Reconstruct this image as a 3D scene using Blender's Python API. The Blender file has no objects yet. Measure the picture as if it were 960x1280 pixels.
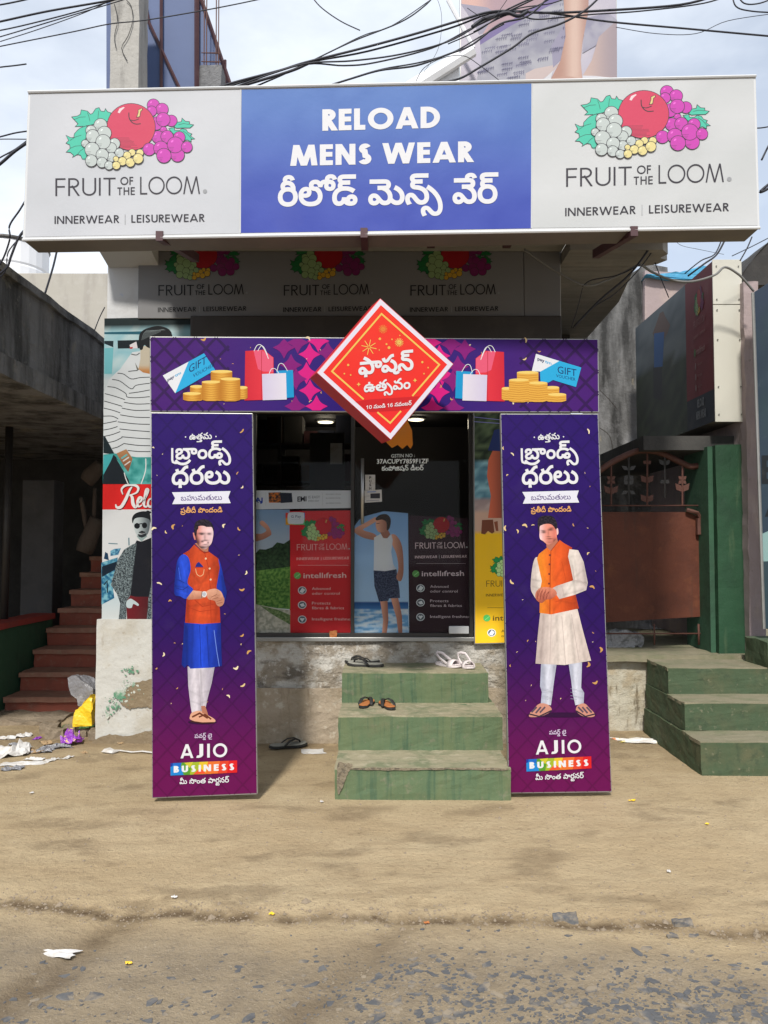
import bpy, bmesh, math, random
from mathutils import Vector, noise, geometry
R = random.Random(11)
C = bpy.context.scene.collection
SC = bpy.context.scene
rad = math.radians

# ------------------------------------------------------------------ camera
PITCH = math.atan(0.045)
EYE = Vector((0, 0, 1.5))
cd = bpy.data.cameras.new('camera'); cam = bpy.data.objects.new('camera', cd); C.objects.link(cam)
cd.sensor_fit = 'VERTICAL'; cd.sensor_height = 32; cd.lens = 25; cd.clip_end = 500; cd.clip_start = .05
cam.location = EYE; cam.rotation_euler = (math.pi/2+PITCH, 0, 0)
SC.camera = cam

# ------------------------------------------------------------------ sky, sun, exposure
SUN_EL, SUN_AZ = rad(46), rad(9)
w = bpy.data.worlds.new('World'); SC.world = w; w.use_nodes = True
nt = w.node_tree; nd = nt.nodes; lk = nt.links
bg = nd['Background']
sky = nd.new('ShaderNodeTexSky'); sky.sky_type = 'NISHITA'; sky.sun_disc = False
sky.sun_elevation = SUN_EL; sky.sun_rotation = math.pi+SUN_AZ; sky.dust_density = 1.2; sky.air_density = 1.0
tc = nd.new('ShaderNodeTexCoord')
mp = nd.new('ShaderNodeMapping'); mp.inputs['Scale'].default_value = (1.0, 1.0, 2.2); mp.inputs['Location'].default_value = (.35, .1, .2)
nz = nd.new('ShaderNodeTexNoise'); nz.inputs['Scale'].default_value = 1.7; nz.inputs['Detail'].default_value = 7; nz.inputs['Roughness'].default_value = .55
cr = nd.new('ShaderNodeMapRange'); cr.inputs['From Min'].default_value = .36; cr.inputs['From Max'].default_value = .58
mx = nd.new('ShaderNodeMix'); mx.data_type = 'RGBA'
mx.inputs['B'].default_value = (7.2, 7.7, 8.4, 1)
mul = nd.new('ShaderNodeMath'); mul.operation = 'MULTIPLY'; mul.inputs[1].default_value = .52
add = nd.new('ShaderNodeMath'); add.operation = 'ADD'; add.inputs[1].default_value = .48
lk.new(tc.outputs['Generated'], mp.inputs['Vector']); lk.new(mp.outputs[0], nz.inputs['Vector'])
lk.new(nz.outputs['Fac'], cr.inputs['Value']); lk.new(cr.outputs[0], mul.inputs[0]); lk.new(mul.outputs[0], add.inputs[0])
lk.new(add.outputs[0], mx.inputs['Factor']); lk.new(sky.outputs[0], mx.inputs['A']); lk.new(mx.outputs['Result'], bg.inputs['Color'])
bg.inputs['Strength'].default_value = .145
sl = bpy.data.lights.new('sun', 'SUN'); sl.energy = 4.5; sl.angle = rad(5); sl.color = (1, .95, .87)
so = bpy.data.objects.new('sun', sl); C.objects.link(so); so.location = (-3, -10, 14)
SUN_D = Vector((math.sin(SUN_AZ)*math.cos(SUN_EL), math.cos(SUN_AZ)*math.cos(SUN_EL), -math.sin(SUN_EL)))
so.rotation_euler = SUN_D.to_track_quat('-Z', 'Y').to_euler()
SC.view_settings.view_transform = 'Standard'; SC.view_settings.look = 'None'
SC.view_settings.exposure = 0.0; SC.view_settings.gamma = 1
SC.view_settings.use_curve_mapping = False
SC.cycles.max_bounces = 8; SC.cycles.transparent_max_bounces = 12

# ------------------------------------------------------------------ pixel rays (photo is 960 x 1280) onto real planes
cP, sP = math.cos(PITCH), math.sin(PITCH)
def ray(px, py):
    a = (px-480)/1000; b = (640-py)/1000
    return Vector((a, cP-b*sP, sP+b*cP))
def onY(px, py, Y): d = ray(px, py); return EYE+d*(Y/d.y)
def onX(px, py, X): d = ray(px, py); return EYE+d*(X/d.x)
def onZ(px, py, z=0.): d = ray(px, py); return EYE+d*((z-1.5)/d.z)
class Plane:
    def __init__(s, p, n): s.p = Vector(p); s.n = Vector(n).normalized(); s.k = s.n.dot(s.p-EYE)
    def hit(s, px, py, off=0.):
        d = ray(px, py); return EYE+d*((s.k+off)/s.n.dot(d))
def PY(Y): return Plane((0, Y, 0), (0, -1, 0))

# ------------------------------------------------------------------ materials
def lin(c):
    c = c/255
    return c/12.92 if c <= .04045 else ((c+.055)/1.055)**2.4
def L3(c): return tuple(lin(x) for x in c)
def mat(name, base, rough=.85, layers=(), bump=None, metal=0., spec=.4, vcol=None, emit=None):
    """base: linear rgb; layers: (scale or 3-tuple, rgb, lo, hi, strength); bump: (scale, strength, distance)"""
    m = bpy.data.materials.new(name); m.use_nodes = True
    n = m.node_tree.nodes; l = m.node_tree.links; b = n['Principled BSDF']
    b.inputs['Roughness'].default_value = rough; b.inputs['Metallic'].default_value = metal
    b.inputs['Specular IOR Level'].default_value = spec
    t = n.new('ShaderNodeTexCoord')
    cur = None
    if vcol:
        a = n.new('ShaderNodeVertexColor'); a.layer_name = vcol; cur = a.outputs['Color']
    for i, (sc, col, lo, hi, st) in enumerate(layers):
        mpn = n.new('ShaderNodeMapping')
        mpn.inputs['Scale'].default_value = sc if isinstance(sc, tuple) else (sc,)*3
        mpn.inputs['Location'].default_value = (i*3.7+len(name)*.31, i*1.3, i*2.1)
        z = n.new('ShaderNodeTexNoise'); z.inputs['Scale'].default_value = 1; z.inputs['Detail'].default_value = 8; z.inputs['Roughness'].default_value = .62
        r = n.new('ShaderNodeMapRange'); r.inputs['From Min'].default_value = lo; r.inputs['From Max'].default_value = hi; r.inputs['To Max'].default_value = st
        q = n.new('ShaderNodeMix'); q.data_type = 'RGBA'
        if cur: l.new(cur, q.inputs['A'])
        else: q.inputs['A'].default_value = (*base, 1)
        q.inputs['B'].default_value = (*col, 1)
        l.new(t.outputs['Object'], mpn.inputs[0]); l.new(mpn.outputs[0], z.inputs['Vector']); l.new(z.outputs['Fac'], r.inputs['Value'])
        l.new(r.outputs[0], q.inputs['Factor']); cur = q.outputs['Result']
    if cur: l.new(cur, b.inputs['Base Color'])
    else: b.inputs['Base Color'].default_value = (*base, 1)
    if bump:
        z = n.new('ShaderNodeTexNoise'); z.inputs['Scale'].default_value = bump[0]; z.inputs['Detail'].default_value = 8; z.inputs['Roughness'].default_value = .6
        bp = n.new('ShaderNodeBump'); bp.inputs['Strength'].default_value = bump[1]; bp.inputs['Distance'].default_value = bump[2]
        l.new(t.outputs['Object'], z.inputs['Vector']); l.new(z.outputs['Fac'], bp.inputs['Height']); l.new(bp.outputs[0], b.inputs['Normal'])
    if emit:
        b.inputs['Emission Color'].default_value = (*emit[:3], 1); b.inputs['Emission Strength'].default_value = emit[3]
    return m

M = {}
def defmats():
    M['ink'] = mat('flex print', (1, 1, 1), .5, [(3.0, (.20, .17, .13), .58, .85, .06)], (3, .16, .025), vcol='Col', spec=.14)
    M['inkm'] = mat('matt print', (1, 1, 1), .6, [(4.0, (.25, .23, .2), .55, .85, .15)], (7, .08, .01), vcol='Col', spec=.25)
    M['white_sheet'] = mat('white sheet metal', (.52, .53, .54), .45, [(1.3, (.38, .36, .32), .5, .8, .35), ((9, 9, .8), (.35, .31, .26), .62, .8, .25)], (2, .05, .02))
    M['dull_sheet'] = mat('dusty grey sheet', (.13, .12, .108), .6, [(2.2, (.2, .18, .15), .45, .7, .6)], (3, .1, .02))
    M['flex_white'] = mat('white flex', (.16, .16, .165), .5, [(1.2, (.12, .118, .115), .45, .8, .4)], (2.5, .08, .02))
    M['whitewash'] = mat('whitewashed plaster', (.50, .51, .52), .9, [(2.5, (.36, .35, .34), .48, .68, .6), ((6, 6, 1.1), (.2, .19, .18), .6, .74, .55), (9, (.34, .4, .55), .68, .74, .6)], (14, .35, .02))
    M['plinth'] = mat('peeling plaster', (.46, .44, .40), .95, [(5, (.25, .21, .16), .46, .56, .85), ((3, 3, 9), (.10, .085, .07), .54, .64, .8), (22, (.52, .5, .46), .55, .62, .7), (1.2, (.33, .27, .18), .5, .66, .6)], (17, .9, .05))
    M['plinth_low'] = mat('dirty lime plaster', (.34, .28, .21), .95, [(4, (.26, .21, .14), .45, .62, .7), ((14, 14, 2), (.16, .11, .06), .58, .7, .7), (16, (.5, .46, .38), .57, .66, .6)], (15, .6, .04))
    M['step_green'] = mat('worn green paint', (.082, .128, .066), .8, [((7, 7, 1.5), (.115, .145, .07), .4, .65, .8), (3.2, (.14, .13, .07), .55, .75, .6), (18, (.17, .16, .11), .57, .70, .6), ((30, 30, 2.0), (.04, .085, .05), .52, .66, .7), (55, (.2, .19, .15), .66, .72, .7)], (24, .35, .012))
    M['step_tread'] = mat('dusty tread', (.28, .25, .165), .95, [(5, (.13, .155, .085), .45, .62, .8), (14, (.42, .37, .27), .52, .7, .6), (2.0, (.16, .19, .10), .58, .72, .5)], (30, .4, .012))
    M['step_old'] = mat('old dusty tread', (.20, .18, .12), .95, [(5, (.115, .13, .07), .45, .65, .7), (14, (.24, .215, .155), .52, .7, .6)], (30, .4, .012))
    M['step_old_green'] = mat('old dull green paint', (.050, .078, .040), .85, [(4, (.10, .095, .05), .45, .7, .7), (15, (.035, .055, .03), .52, .66, .7), (24, (.19, .18, .12), .60, .70, .6)], (24, .35, .012))
    M['brick_red'] = mat('red oxide steps', (.30, .085, .055), .88, [(6, (.17, .07, .05), .45, .7, .7), (19, (.30, .17, .12), .55, .72, .6)], (20, .3, .012))
    M['brick_dust'] = mat('dusty red oxide', (.33, .165, .115), .95, [(6, (.2, .10, .07), .45, .7, .7), (19, (.34, .25, .17), .5, .7, .6)], (20, .3, .012))
    M['concrete'] = mat('weathered concrete', (.15, .15, .15), .93, [((4, 4, .8), (.022, .022, .022), .42, .58, .92), (2.2, (.27, .27, .28), .52, .68, .7), ((9, 9, 2.5), (.30, .26, .18), .64, .70, .7), (21, (.1, .1, .1), .6, .7, .6)], (18, .5, .03))
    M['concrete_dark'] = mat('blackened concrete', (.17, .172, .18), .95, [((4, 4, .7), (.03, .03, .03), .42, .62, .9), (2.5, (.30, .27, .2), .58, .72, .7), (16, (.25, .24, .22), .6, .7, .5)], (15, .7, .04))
    M['concrete_pale'] = mat('pale concrete', (.34, .33, .31), .92, [((6, 6, .9), (.12, .115, .11), .52, .7, .7), (3, (.41, .40, .37), .5, .7, .5), (24, (.2, .19, .18), .62, .7, .6)], (22, .45, .02))
    M['board_soffit'] = mat('board marked soffit', (.22, .215, .20), .93, [((1.2, 22, 1), (.18, .17, .16), .45, .62, .75), (4, (.3, .28, .25), .5, .7, .6)], (20, .3, .02))
    M['beige'] = mat('beige wall', (.37, .35, .31), .93, [((3, 3, .6), (.24, .22, .2), .48, .68, .7), (8, (.42, .40, .37), .5, .7, .5)], (8, .2, .02))
    M['pink'] = mat('pale pink plaster', (.31, .25, .25), .92, [((7, 7, 2), (.4, .32, .28), .52, .68, .6), (16, (.2, .17, .15), .65, .7, .7)], (14, .35, .02))
    M['dark_room'] = mat('sooty plaster', (.06, .058, .055), .95, [(2, (.03, .03, .03), .4, .65, .8), (6, (.09, .085, .08), .6, .75, .6)], (10, .3, .03))  # dark mottled plaster for the porch back, passage wall and ceiling slab
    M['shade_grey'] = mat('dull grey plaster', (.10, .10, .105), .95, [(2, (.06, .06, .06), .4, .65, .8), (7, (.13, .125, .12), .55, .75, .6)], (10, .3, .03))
    M['dgreen'] = mat('dark green paint', (.03, .09, .05), .8, [(4, (.02, .05, .03), .45, .7, .7), ((18, 18, 2), (.08, .12, .08), .62, .72, .5)], (14, .3, .02))
    M['pgreen'] = mat('pillar green paint', (.014, .058, .026), .75, [(3, (.010, .035, .018), .45, .7, .7), (20, (.1, .11, .085), .68, .73, .8), ((12, 12, 1.5), (.06, .10, .05), .58, .72, .6)], (14, .35, .02))
    M['rust'] = mat('rusty red gate paint', (.10, .030, .016), .7, [(3, (.06, .019, .012), .45, .68, .8), (7, (.15, .05, .022), .56, .72, .7), ((22, 22, 1.4), (.06, .03, .02), .6, .72, .6)], (12, .3, .02), spec=.3)
    M['rust_bar'] = mat('rusty bar', (.09, .035, .025), .7, [(12, (.09, .04, .03), .45, .65, .7)], (40, .3, .005))
    M['redpaint'] = mat('red ledge paint', (.33, .05, .04), .75, [(6, (.2, .06, .05), .5, .7, .6)], (18, .25, .01))
    M['black'] = mat('black plastic', (.012, .012, .013), .5, [(9, (.03, .03, .03), .5, .7, .5)])
    M['wire'] = mat('black cable', (.012, .013, .022), .55, [(9, (.03, .03, .04), .5, .7, .5)])
    M['wire_grey'] = mat('grey cable', (.16, .16, .155), .6, [(9, (.1, .1, .1), .5, .7, .5)])
    M['alu'] = mat('dull aluminium', (.32, .32, .31), .4, [(6, (.2, .2, .19), .5, .7, .5)], metal=.6)
    M['steel'] = mat('brushed steel', (.5, .5, .5), .35, [(12, (.35, .35, .34), .45, .7, .5)], metal=.9)
    M['dark_frame'] = mat('dark frame', (.03, .028, .027), .5, [(6, (.05, .045, .04), .5, .7, .6)])
    M['brown_frame'] = mat('brown painted angle', (.06, .025, .03), .6, [(8, (.09, .05, .045), .5, .7, .6)])
    M['shutter'] = mat('dark shutter box', (.035, .03, .028), .6, [(4, (.06, .05, .045), .5, .7, .6)], (6, .2, .01))
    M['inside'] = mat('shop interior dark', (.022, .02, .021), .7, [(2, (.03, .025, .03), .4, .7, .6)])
    M['hoard'] = mat('blue back of hoarding', (.06, .095, .21), .6, [(1.2, (.045, .072, .165), .4, .7, .7)], (3, .1, .02))
    M['tank'] = mat('white plastic tank', (.7, .71, .74), .5, [(3, (.55, .56, .58), .5, .7, .5)])
    M['paper'] = mat('waste paper', (.56, .55, .54), .8, [(14, (.36, .31, .24), .5, .68, .6)], (30, .3, .01))
    M['card'] = mat('brown card', (.36, .25, .14), .85, [(15, (.24, .16, .09), .5, .7, .6)], (30, .3, .01))
    M['foil_y'] = mat('yellow packet foil', (.78, .52, .02), .25, [(12, (.5, .28, .02), .55, .7, .6)], (18, .6, .02), spec=.6)
    M['foil_p'] = mat('purple packet foil', (.25, .04, .42), .25, [(30, (.7, .5, .1), .58, .62, .9)], (30, .6, .02), spec=.6)
    M['polybag'] = mat('grey plastic bag', (.20, .20, .215), .25, [(9, (.34, .34, .36), .52, .66, .7)], (14, .7, .03), spec=.6)
    M['tarp'] = mat('crumpled grey sheet', (.3, .3, .31), .3, [(16, (.1, .1, .1), .5, .62, .7)], (22, .8, .04), spec=.6)
    M['leafy'] = mat('scrap leaves', (.05, .11, .03), .7, [(20, (.12, .14, .04), .5, .7, .6)])
    M['stone'] = mat('grey road stone', (.085, .087, .092), .85, [(25, (.15, .148, .145), .45, .7, .7), (9, (.27, .22, .155), .50, .62, .9)], (60, .4, .005))
    M['rubble'] = mat('rubble', (.25, .2, .145), .95, [(8, (.2, .16, .11), .45, .65, .7)], (20, .8, .03))
    M['sole_black'] = mat('black rubber', (.018, .018, .018), .7, [(40, (.05, .047, .04), .5, .7, .6)])
    M['foot_grey'] = mat('grey footbed', (.27, .27, .24), .8, [(25, (.2, .19, .16), .5, .7, .6)])
    M['foot_orange'] = mat('orange footbed', (.42, .15, .045), .75, [(22, (.3, .11, .04), .5, .7, .6)])
    M['foot_white'] = mat('white sandal rubber', (.66, .60, .60), .6, [(18, (.6, .5, .5), .5, .7, .5)])
    M['lamp'] = mat('ceiling light', (1, .95, .8), .5, emit=(1, .86, .6, 2.2))
    M['roof_tin'] = mat('black tin roof', (.03, .028, .027), .8, [(5, (.05, .045, .04), .5, .7, .6)], (6, .4, .03))
    M['teal_board'] = mat('faded blue board', (.012, .034, .046), .7, [((2, 2, 1), (.009, .022, .05), .42, .62, .9), (9, (.06, .09, .10), .62, .72, .5)], (9, .2, .01))
    M['dark_paint'] = mat('black lettering paint', (.012, .015, .02), .7)
    M['blue_tarp'] = mat('blue tarpaulin', (.06, .3, .5), .5, [(9, (.03, .15, .3), .5, .7, .6)], (12, .5, .03))
    M['wood'] = mat('old timber', (.085, .065, .05), .9, [((20, 20, 2), (.07, .05, .04), .45, .65, .7)], (20, .5, .02))
    M['goods'] = mat('stacked garments', (1, 1, 1), .85, vcol='Col')
    g = bpy.data.materials.new('shop glass'); g.use_nodes = True; n = g.node_tree.nodes; l = g.node_tree.links
    n.remove(n['Principled BSDF']); o = n['Material Output']
    t = n.new('ShaderNodeBsdfTransparent'); t.inputs[0].default_value = (.90, .91, .91, 1)
    gl = n.new('ShaderNodeBsdfGlossy'); gl.inputs['Roughness'].default_value = .03
    fr = n.new('ShaderNodeFresnel'); fr.inputs['IOR'].default_value = 1.16
    mxs = n.new('ShaderNodeMixShader'); l.new(fr.outputs[0], mxs.inputs[0]); l.new(t.outputs[0], mxs.inputs[1]); l.new(gl.outputs[0], mxs.inputs[2]); l.new(mxs.outputs[0], o.inputs[0])
    M['glass'] = g
defmats()

# ------------------------------------------------------------------ objects
ORG = {}
def tag(o, label=None, cat=None, group=None, kind=None):
    for k, v in (('label', label), ('category', cat), ('group', group), ('kind', kind)):
        if v: o[k] = v
    return o
def thing(name, label, cat, loc, group=None):
    o = bpy.data.objects.new(name, None); C.objects.link(o); o.empty_display_size = .1
    o.location = loc; ORG[o.name] = Vector(loc)
    return tag(o, label, cat, group, 'thing')
class MB:
    def __init__(s): s.v = []; s.f = []; s.m = []; s.c = {}
    def add(s, vs, fs, mi=0):
        b = len(s.v); s.v += [Vector(v) for v in vs]
        for f in fs: s.f.append([b+i for i in f]); s.m.append(mi)
        return b
    def box(s, x0, x1, y0, y1, z0, z1, mi=0, top=None, side=None):
        vs = [(x, y, z) for z in (z0, z1) for y in (y0, y1) for x in (x0, x1)]
        b = s.add(vs, [(0, 2, 3, 1), (4, 5, 7, 6), (0, 1, 5, 4), (2, 6, 7, 3), (0, 4, 6, 2), (1, 3, 7, 5)], mi)
        if top is not None: s.m[-5] = top
        return s
    def prism(s, pts, off, mi=0, side=None):
        n = len(pts); pts = [Vector(p) for p in pts]; off = Vector(off)
        nr = Vector((0, 0, 0))
        for i in range(n): nr += pts[i].cross(pts[(i+1) % n])
        if nr.dot(off) > 0: pts = pts[::-1]
        sm = mi if side is None else side
        b = s.add(pts+[p+off for p in pts], [list(range(n)), list(range(2*n-1, n-1, -1))], mi)
        for i in range(n):
            j = (i+1) % n; s.f.append([b+i, b+n+i, b+n+j, b+j]); s.m.append(sm)
        return s
    def tube(s, pts, r, n=7, mi=0, cap=True):
        pts = [Vector(p) for p in pts]; N = len(pts); rings = []
        up = Vector((0, 0, 1))
        for i, p in enumerate(pts):
            d = (pts[min(i+1, N-1)]-pts[max(i-1, 0)]).normalized()
            a = d.cross(up)
            if a.length < .05: a = d.cross(Vector((1, 0, 0)))
            a.normalize(); bb = a.cross(d)
            rr = r[i] if isinstance(r, (list, tuple)) else r
            if not isinstance(rr, tuple): rr = (rr, rr)
            rings.append(s.add([p+a*(rr[0]*math.cos(2*math.pi*k/n))+bb*(rr[1]*math.sin(2*math.pi*k/n)) for k in range(n)], []))
        for i in range(N-1):
            for k in range(n):
                s.f.append([rings[i]+k, rings[i]+(k+1) % n, rings[i+1]+(k+1) % n, rings[i+1]+k]); s.m.append(mi)
        if cap:
            s.f.append([rings[0]+k for k in range(n)][::-1]); s.m.append(mi)
            s.f.append([rings[-1]+k for k in range(n)]); s.m.append(mi)
        return s
    def lathe(s, c, prof, n=20, mi=0):
        rings = [s.add([(c[0]+r*math.cos(2*math.pi*k/n), c[1]+r*math.sin(2*math.pi*k/n), c[2]+z) for k in range(n)], []) for r, z in prof]
        for i in range(len(prof)-1):
            for k in range(n): s.f.append([rings[i]+k, rings[i]+(k+1) % n, rings[i+1]+(k+1) % n, rings[i+1]+k]); s.m.append(mi)
        s.f.append([rings[0]+k for k in range(n)][::-1]); s.m.append(mi)
        s.f.append([rings[-1]+k for k in range(n)]); s.m.append(mi)
        return s
    def build(s, name, mats, parent=None, loc=None, smooth=False, bevel=0, sub=None, disp=None):
        if not isinstance(mats, (list, tuple)): mats = [mats]
        org = ORG[parent.name] if parent else Vector(loc if loc is not None else (0, 0, 0))
        me = bpy.data.meshes.new(name)
        me.from_pydata([v-org for v in s.v], [], s.f); me.validate()
        for m_ in mats: me.materials.append(m_)
        me.polygons.foreach_set('material_index', s.m[:len(me.polygons)])
        if smooth: me.polygons.foreach_set('use_smooth', [True]*len(me.polygons))
        o = bpy.data.objects.new(name, me); C.objects.link(o)
        if parent: o.parent = parent
        else: o.location = org
        ORG[o.name] = org
        if bevel:
            b = o.modifiers.new('bevel', 'BEVEL'); b.width = bevel; b.segments = 2; b.limit_method = 'ANGLE'; b.angle_limit = rad(40)
        return o

def roughen(o, cuts, amp, scale, seed=0, keep=None):
    """subdivide a mesh and push it about with noise so that edges are worn, not ruler straight"""
    bm = bmesh.new(); bm.from_mesh(o.data)
    bmesh.ops.remove_doubles(bm, verts=bm.verts, dist=1e-5)
    for _ in range(cuts):
        es = [e for e in bm.edges if e.calc_length() > scale*.45]
        if not es: break
        bmesh.ops.subdivide_edges(bm, edges=es, cuts=1, use_grid_fill=True)
    org = ORG[o.name]
    for v in bm.verts:
        p = v.co+org
        q = noise.noise_vector(p/scale+Vector((seed, seed*.7, 0)))+.5*noise.noise_vector(p/scale*2.7+Vector((seed, 5, 0)))
        v.co += q*amp
    bm.to_mesh(o.data); bm.free()
    return o

# ------------------------------------------------------------------ printing: flat shapes in photo pixels cast onto the printed plane
def winding(x, y, cs):
    wn = 0
    for c in cs:
        n = len(c)
        for i in range(n):
            x0, y0 = c[i-1]; x1, y1 = c[i]
            if y0 <= y:
                if y1 > y and (x1-x0)*(y-y0)-(x-x0)*(y1-y0) > 0: wn += 1
            elif y1 <= y and (x1-x0)*(y-y0)-(x-x0)*(y1-y0) < 0: wn -= 1
    return wn
def fillnz(cs, extra=(), eps=1e-5):
    vs = []; es = []
    for c in cs:
        n = len(c); b = len(vs); vs += [Vector(p) for p in c]; es += [(b+i, b+(i+1) % n) for i in range(n)]
    vs += [Vector(p) for p in extra]
    v, e, f, _, _, _ = geometry.delaunay_2d_cdt(vs, es, [], 0, eps)
    out = []
    for t in f:
        cx = sum(v[i].x for i in t)/len(t); cy = sum(v[i].y for i in t)/len(t)
        if winding(cx, cy, cs): out.append(list(t))
    return [(p.x, p.y) for p in v], out
def arc(cx, cy, rx, ry, a0, a1, n=20):
    return [(cx+rx*math.cos(rad(a0+(a1-a0)*i/n)), cy+ry*math.sin(rad(a0+(a1-a0)*i/n))) for i in range(n+1)]
def smoothp(pts, closed=True, k=4):
    """Catmull-Rom through the traced points"""
    n = len(pts); out = []
    rng = range(n) if closed else range(n-1)
    for i in rng:
        g = lambda j: pts[j % n] if closed else pts[max(0, min(n-1, j))]
        a, b, c, d = g(i-1), g(i), g(i+1), g(i+2)
        for q in range(k):
            t = q/k
            out.append(tuple(.5*((2*b[m])+(-a[m]+c[m])*t+(2*a[m]-5*b[m]+4*c[m]-d[m])*t*t+(-a[m]+3*b[m]-3*c[m]+d[m])*t**3) for m in (0, 1)))
    if not closed: out.append(pts[-1])
    return out
def offs(pts, wd, closed=False):
    n = len(pts); Lf = []; Rt = []
    for i in range(n):
        a = pts[i-1] if (i > 0 or closed) else pts[i]; b = pts[i]; c = pts[(i+1) % n] if (i < n-1 or closed) else pts[i]
        d1 = Vector((b[0]-a[0], b[1]-a[1])); d2 = Vector((c[0]-b[0], c[1]-b[1]))
        if d1.length < 1e-9: d1 = d2
        if d2.length < 1e-9: d2 = d1
        if d1.length < 1e-9: continue
        d1.normalize(); d2.normalize()
        nn = Vector((-(d1.y+d2.y), d1.x+d2.x))
        if nn.length < 1e-6: nn = Vector((-d1.y, d1.x))
        nn.normalize(); s = min(2.0, 1/max(.3, nn.dot(Vector((-d1.y, d1.x)))))
        wv = wd(i/(n-1)) if callable(wd) else wd
        Lf.append((b[0]+nn.x*wv/2*s, b[1]+nn.y*wv/2*s)); Rt.append((b[0]-nn.x*wv/2*s, b[1]-nn.y*wv/2*s))
    return Lf, Rt
def tf(o, sc): return lambda p: (o[0]+p[0]/sc, o[1]+p[1]/sc)     # zoom window coordinates -> photo pixels
IDT = lambda p: p
class Print:
    def __init__(s, plane, gain=1., base=.0008):
        s.pl = plane; s.g = gain; s.v = []; s.f = []; s.c = []; s.base = base; s.z = base; s.T = IDT; s.cap = .92; s.fab = 0.; s.folds = []; s.spots = []
    def layer(s, k): s.z = s.base+k*.0006; return s
    def _col(s, c): q = [lin(x)*s.g for x in c[:3]]; k = min(1, s.cap/max(max(q), 1e-6)); return tuple(x*k for x in q)+(1,)
    def raw(s, v, f, col):
        s.z += .00002; b = len(s.v)
        for p in v:
            s.v.append(s.pl.hit(p[0], p[1], s.z)); s.c.append(s._col(col(p[0], p[1]) if callable(col) else col))
        for t in f:
            s.f.append([b+i for i in t])
    def poly(s, pts, col, sm=False, g=None):
        cs = pts if isinstance(pts[0][0], (tuple, list)) else [pts]
        cs = [[s.T(p) for p in (smoothp(c) if sm else c)] for c in cs]
        ex = []
        if g:
            xs = [p[0] for c in cs for p in c]; ys = [p[1] for c in cs for p in c]
            y = min(ys)+g*.5
            while y < max(ys):
                x = min(xs)+g*.5
                while x < max(xs): ex.append((x+.13*g*math.sin(y), y)); x += g
                y += g
        if g and s.fab and callable(col):
            c0 = col; am = s.fab
            def col(x, y):
                t = 1.
                for (ax, ay, bx, by, wd_, k_) in s.folds:
                    dx_, dy_ = bx-ax, by-ay; u = max(0, min(1, ((x-ax)*dx_+(y-ay)*dy_)/(dx_*dx_+dy_*dy_+1e-9)))
                    d2 = (x-ax-u*dx_)**2+(y-ay-u*dy_)**2; t += k_*math.exp(-d2/(wd_*wd_))
                for (ax, ay, rx, ry, k_) in s.spots: t += k_*math.exp(-((x-ax)/rx)**2-((y-ay)/ry)**2)
                t += am*(noise.fractal(Vector((x/5.0+y/22, y/19-x/18, 3.)), 1., 2., 3)+.5*noise.noise(Vector((x/2.2, y/3.4, 9.))))
                return tuple(max(0, min(255, v*t)) for v in c0(x, y))
        v, f = fillnz(cs, ex); s.raw(v, f, col)
    def setfolds(s, L, k=1.):
        sc = 1/(Vector(s.T((100, 0)))-Vector(s.T((0, 0)))).length*100
        s.folds = [(*s.T(a), *s.T(b), w_/sc, m_*k) for a, b, w_, m_ in L]
    def line(s, pts, wd, col, closed=False, sm=False):
        if sm: pts = smoothp(pts, closed)
        pts = [s.T(p) for p in pts]
        a, b = offs(pts, wd, closed)
        n = len(a); fs = [[i, (i+1) % n, n+(i+1) % n, n+i] for i in range(n if closed else n-1)]
        s.raw(a+b, fs, col)
    def ell(s, cx, cy, rx, ry, col, n=22, rot=0, ring=None):
        c, sn = math.cos(rad(rot)), math.sin(rad(rot))
        pts = [(cx+x*c-y*sn, cy+x*sn+y*c) for x, y in arc(0, 0, rx, ry, 0, 360, n)[:-1]]
        pts = [s.T(p) for p in pts]
        s.raw(pts, [list(range(n))], col)
    def grid(s, q, nx, ny, col):
        """q = TL TR BR BL in pixels"""
        q = [s.T(p) for p in q]; v = []
        for j in range(ny+1):
            for i in range(nx+1):
                u, t = i/nx, j/ny
                v.append(tuple((q[0][k]*(1-u)+q[1][k]*u)*(1-t)+(q[3][k]*(1-u)+q[2][k]*u)*t for k in (0, 1)))
        s.raw(v, [[j*(nx+1)+i, j*(nx+1)+i+1, (j+1)*(nx+1)+i+1, (j+1)*(nx+1)+i] for j in range(ny) for i in range(nx)], col)
    def build(s, name, parent, m=None, label=None):
        me = bpy.data.meshes.new(name); org = ORG[parent.name]
        # faces must look at the camera
        fs = []
        for f in s.f:
            a, b, c = s.v[f[0]], s.v[f[1]], s.v[f[2]]
            nr = (b-a).cross(c-a)
            fs.append(f if nr.dot(s.pl.n) > 0 else f[::-1])
        me.from_pydata([v-org for v in s.v], [], fs)
        at = me.color_attributes.new('Col', 'FLOAT_COLOR', 'POINT')
        at.data.foreach_set('color', [x for c in s.c for x in c])
        me.materials.append(m or M['ink'])
        o = bpy.data.objects.new(name, me); C.objects.link(o); o.parent = parent; ORG[o.name] = org
        if label: o['label'] = label
        return o
def G2(c0, c1, x0, x1, ax=0):
    def f(x, y):
        t = ((x, y)[ax]-x0)/(x1-x0); t = max(0, min(1, t)); t = t*t*(3-2*t)
        return tuple(c0[i]*(1-t)+c1[i]*t for i in range(3))
    return f
def G3(c0, c1, c2, x0, x1, ax=0):
    xm = (x0+x1)/2; a = G2(c0, c1, x0, xm, ax); b = G2(c1, c2, xm, x1, ax)
    return lambda x, y: a(x, y) if (x, y)[ax] < xm else b(x, y)
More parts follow.
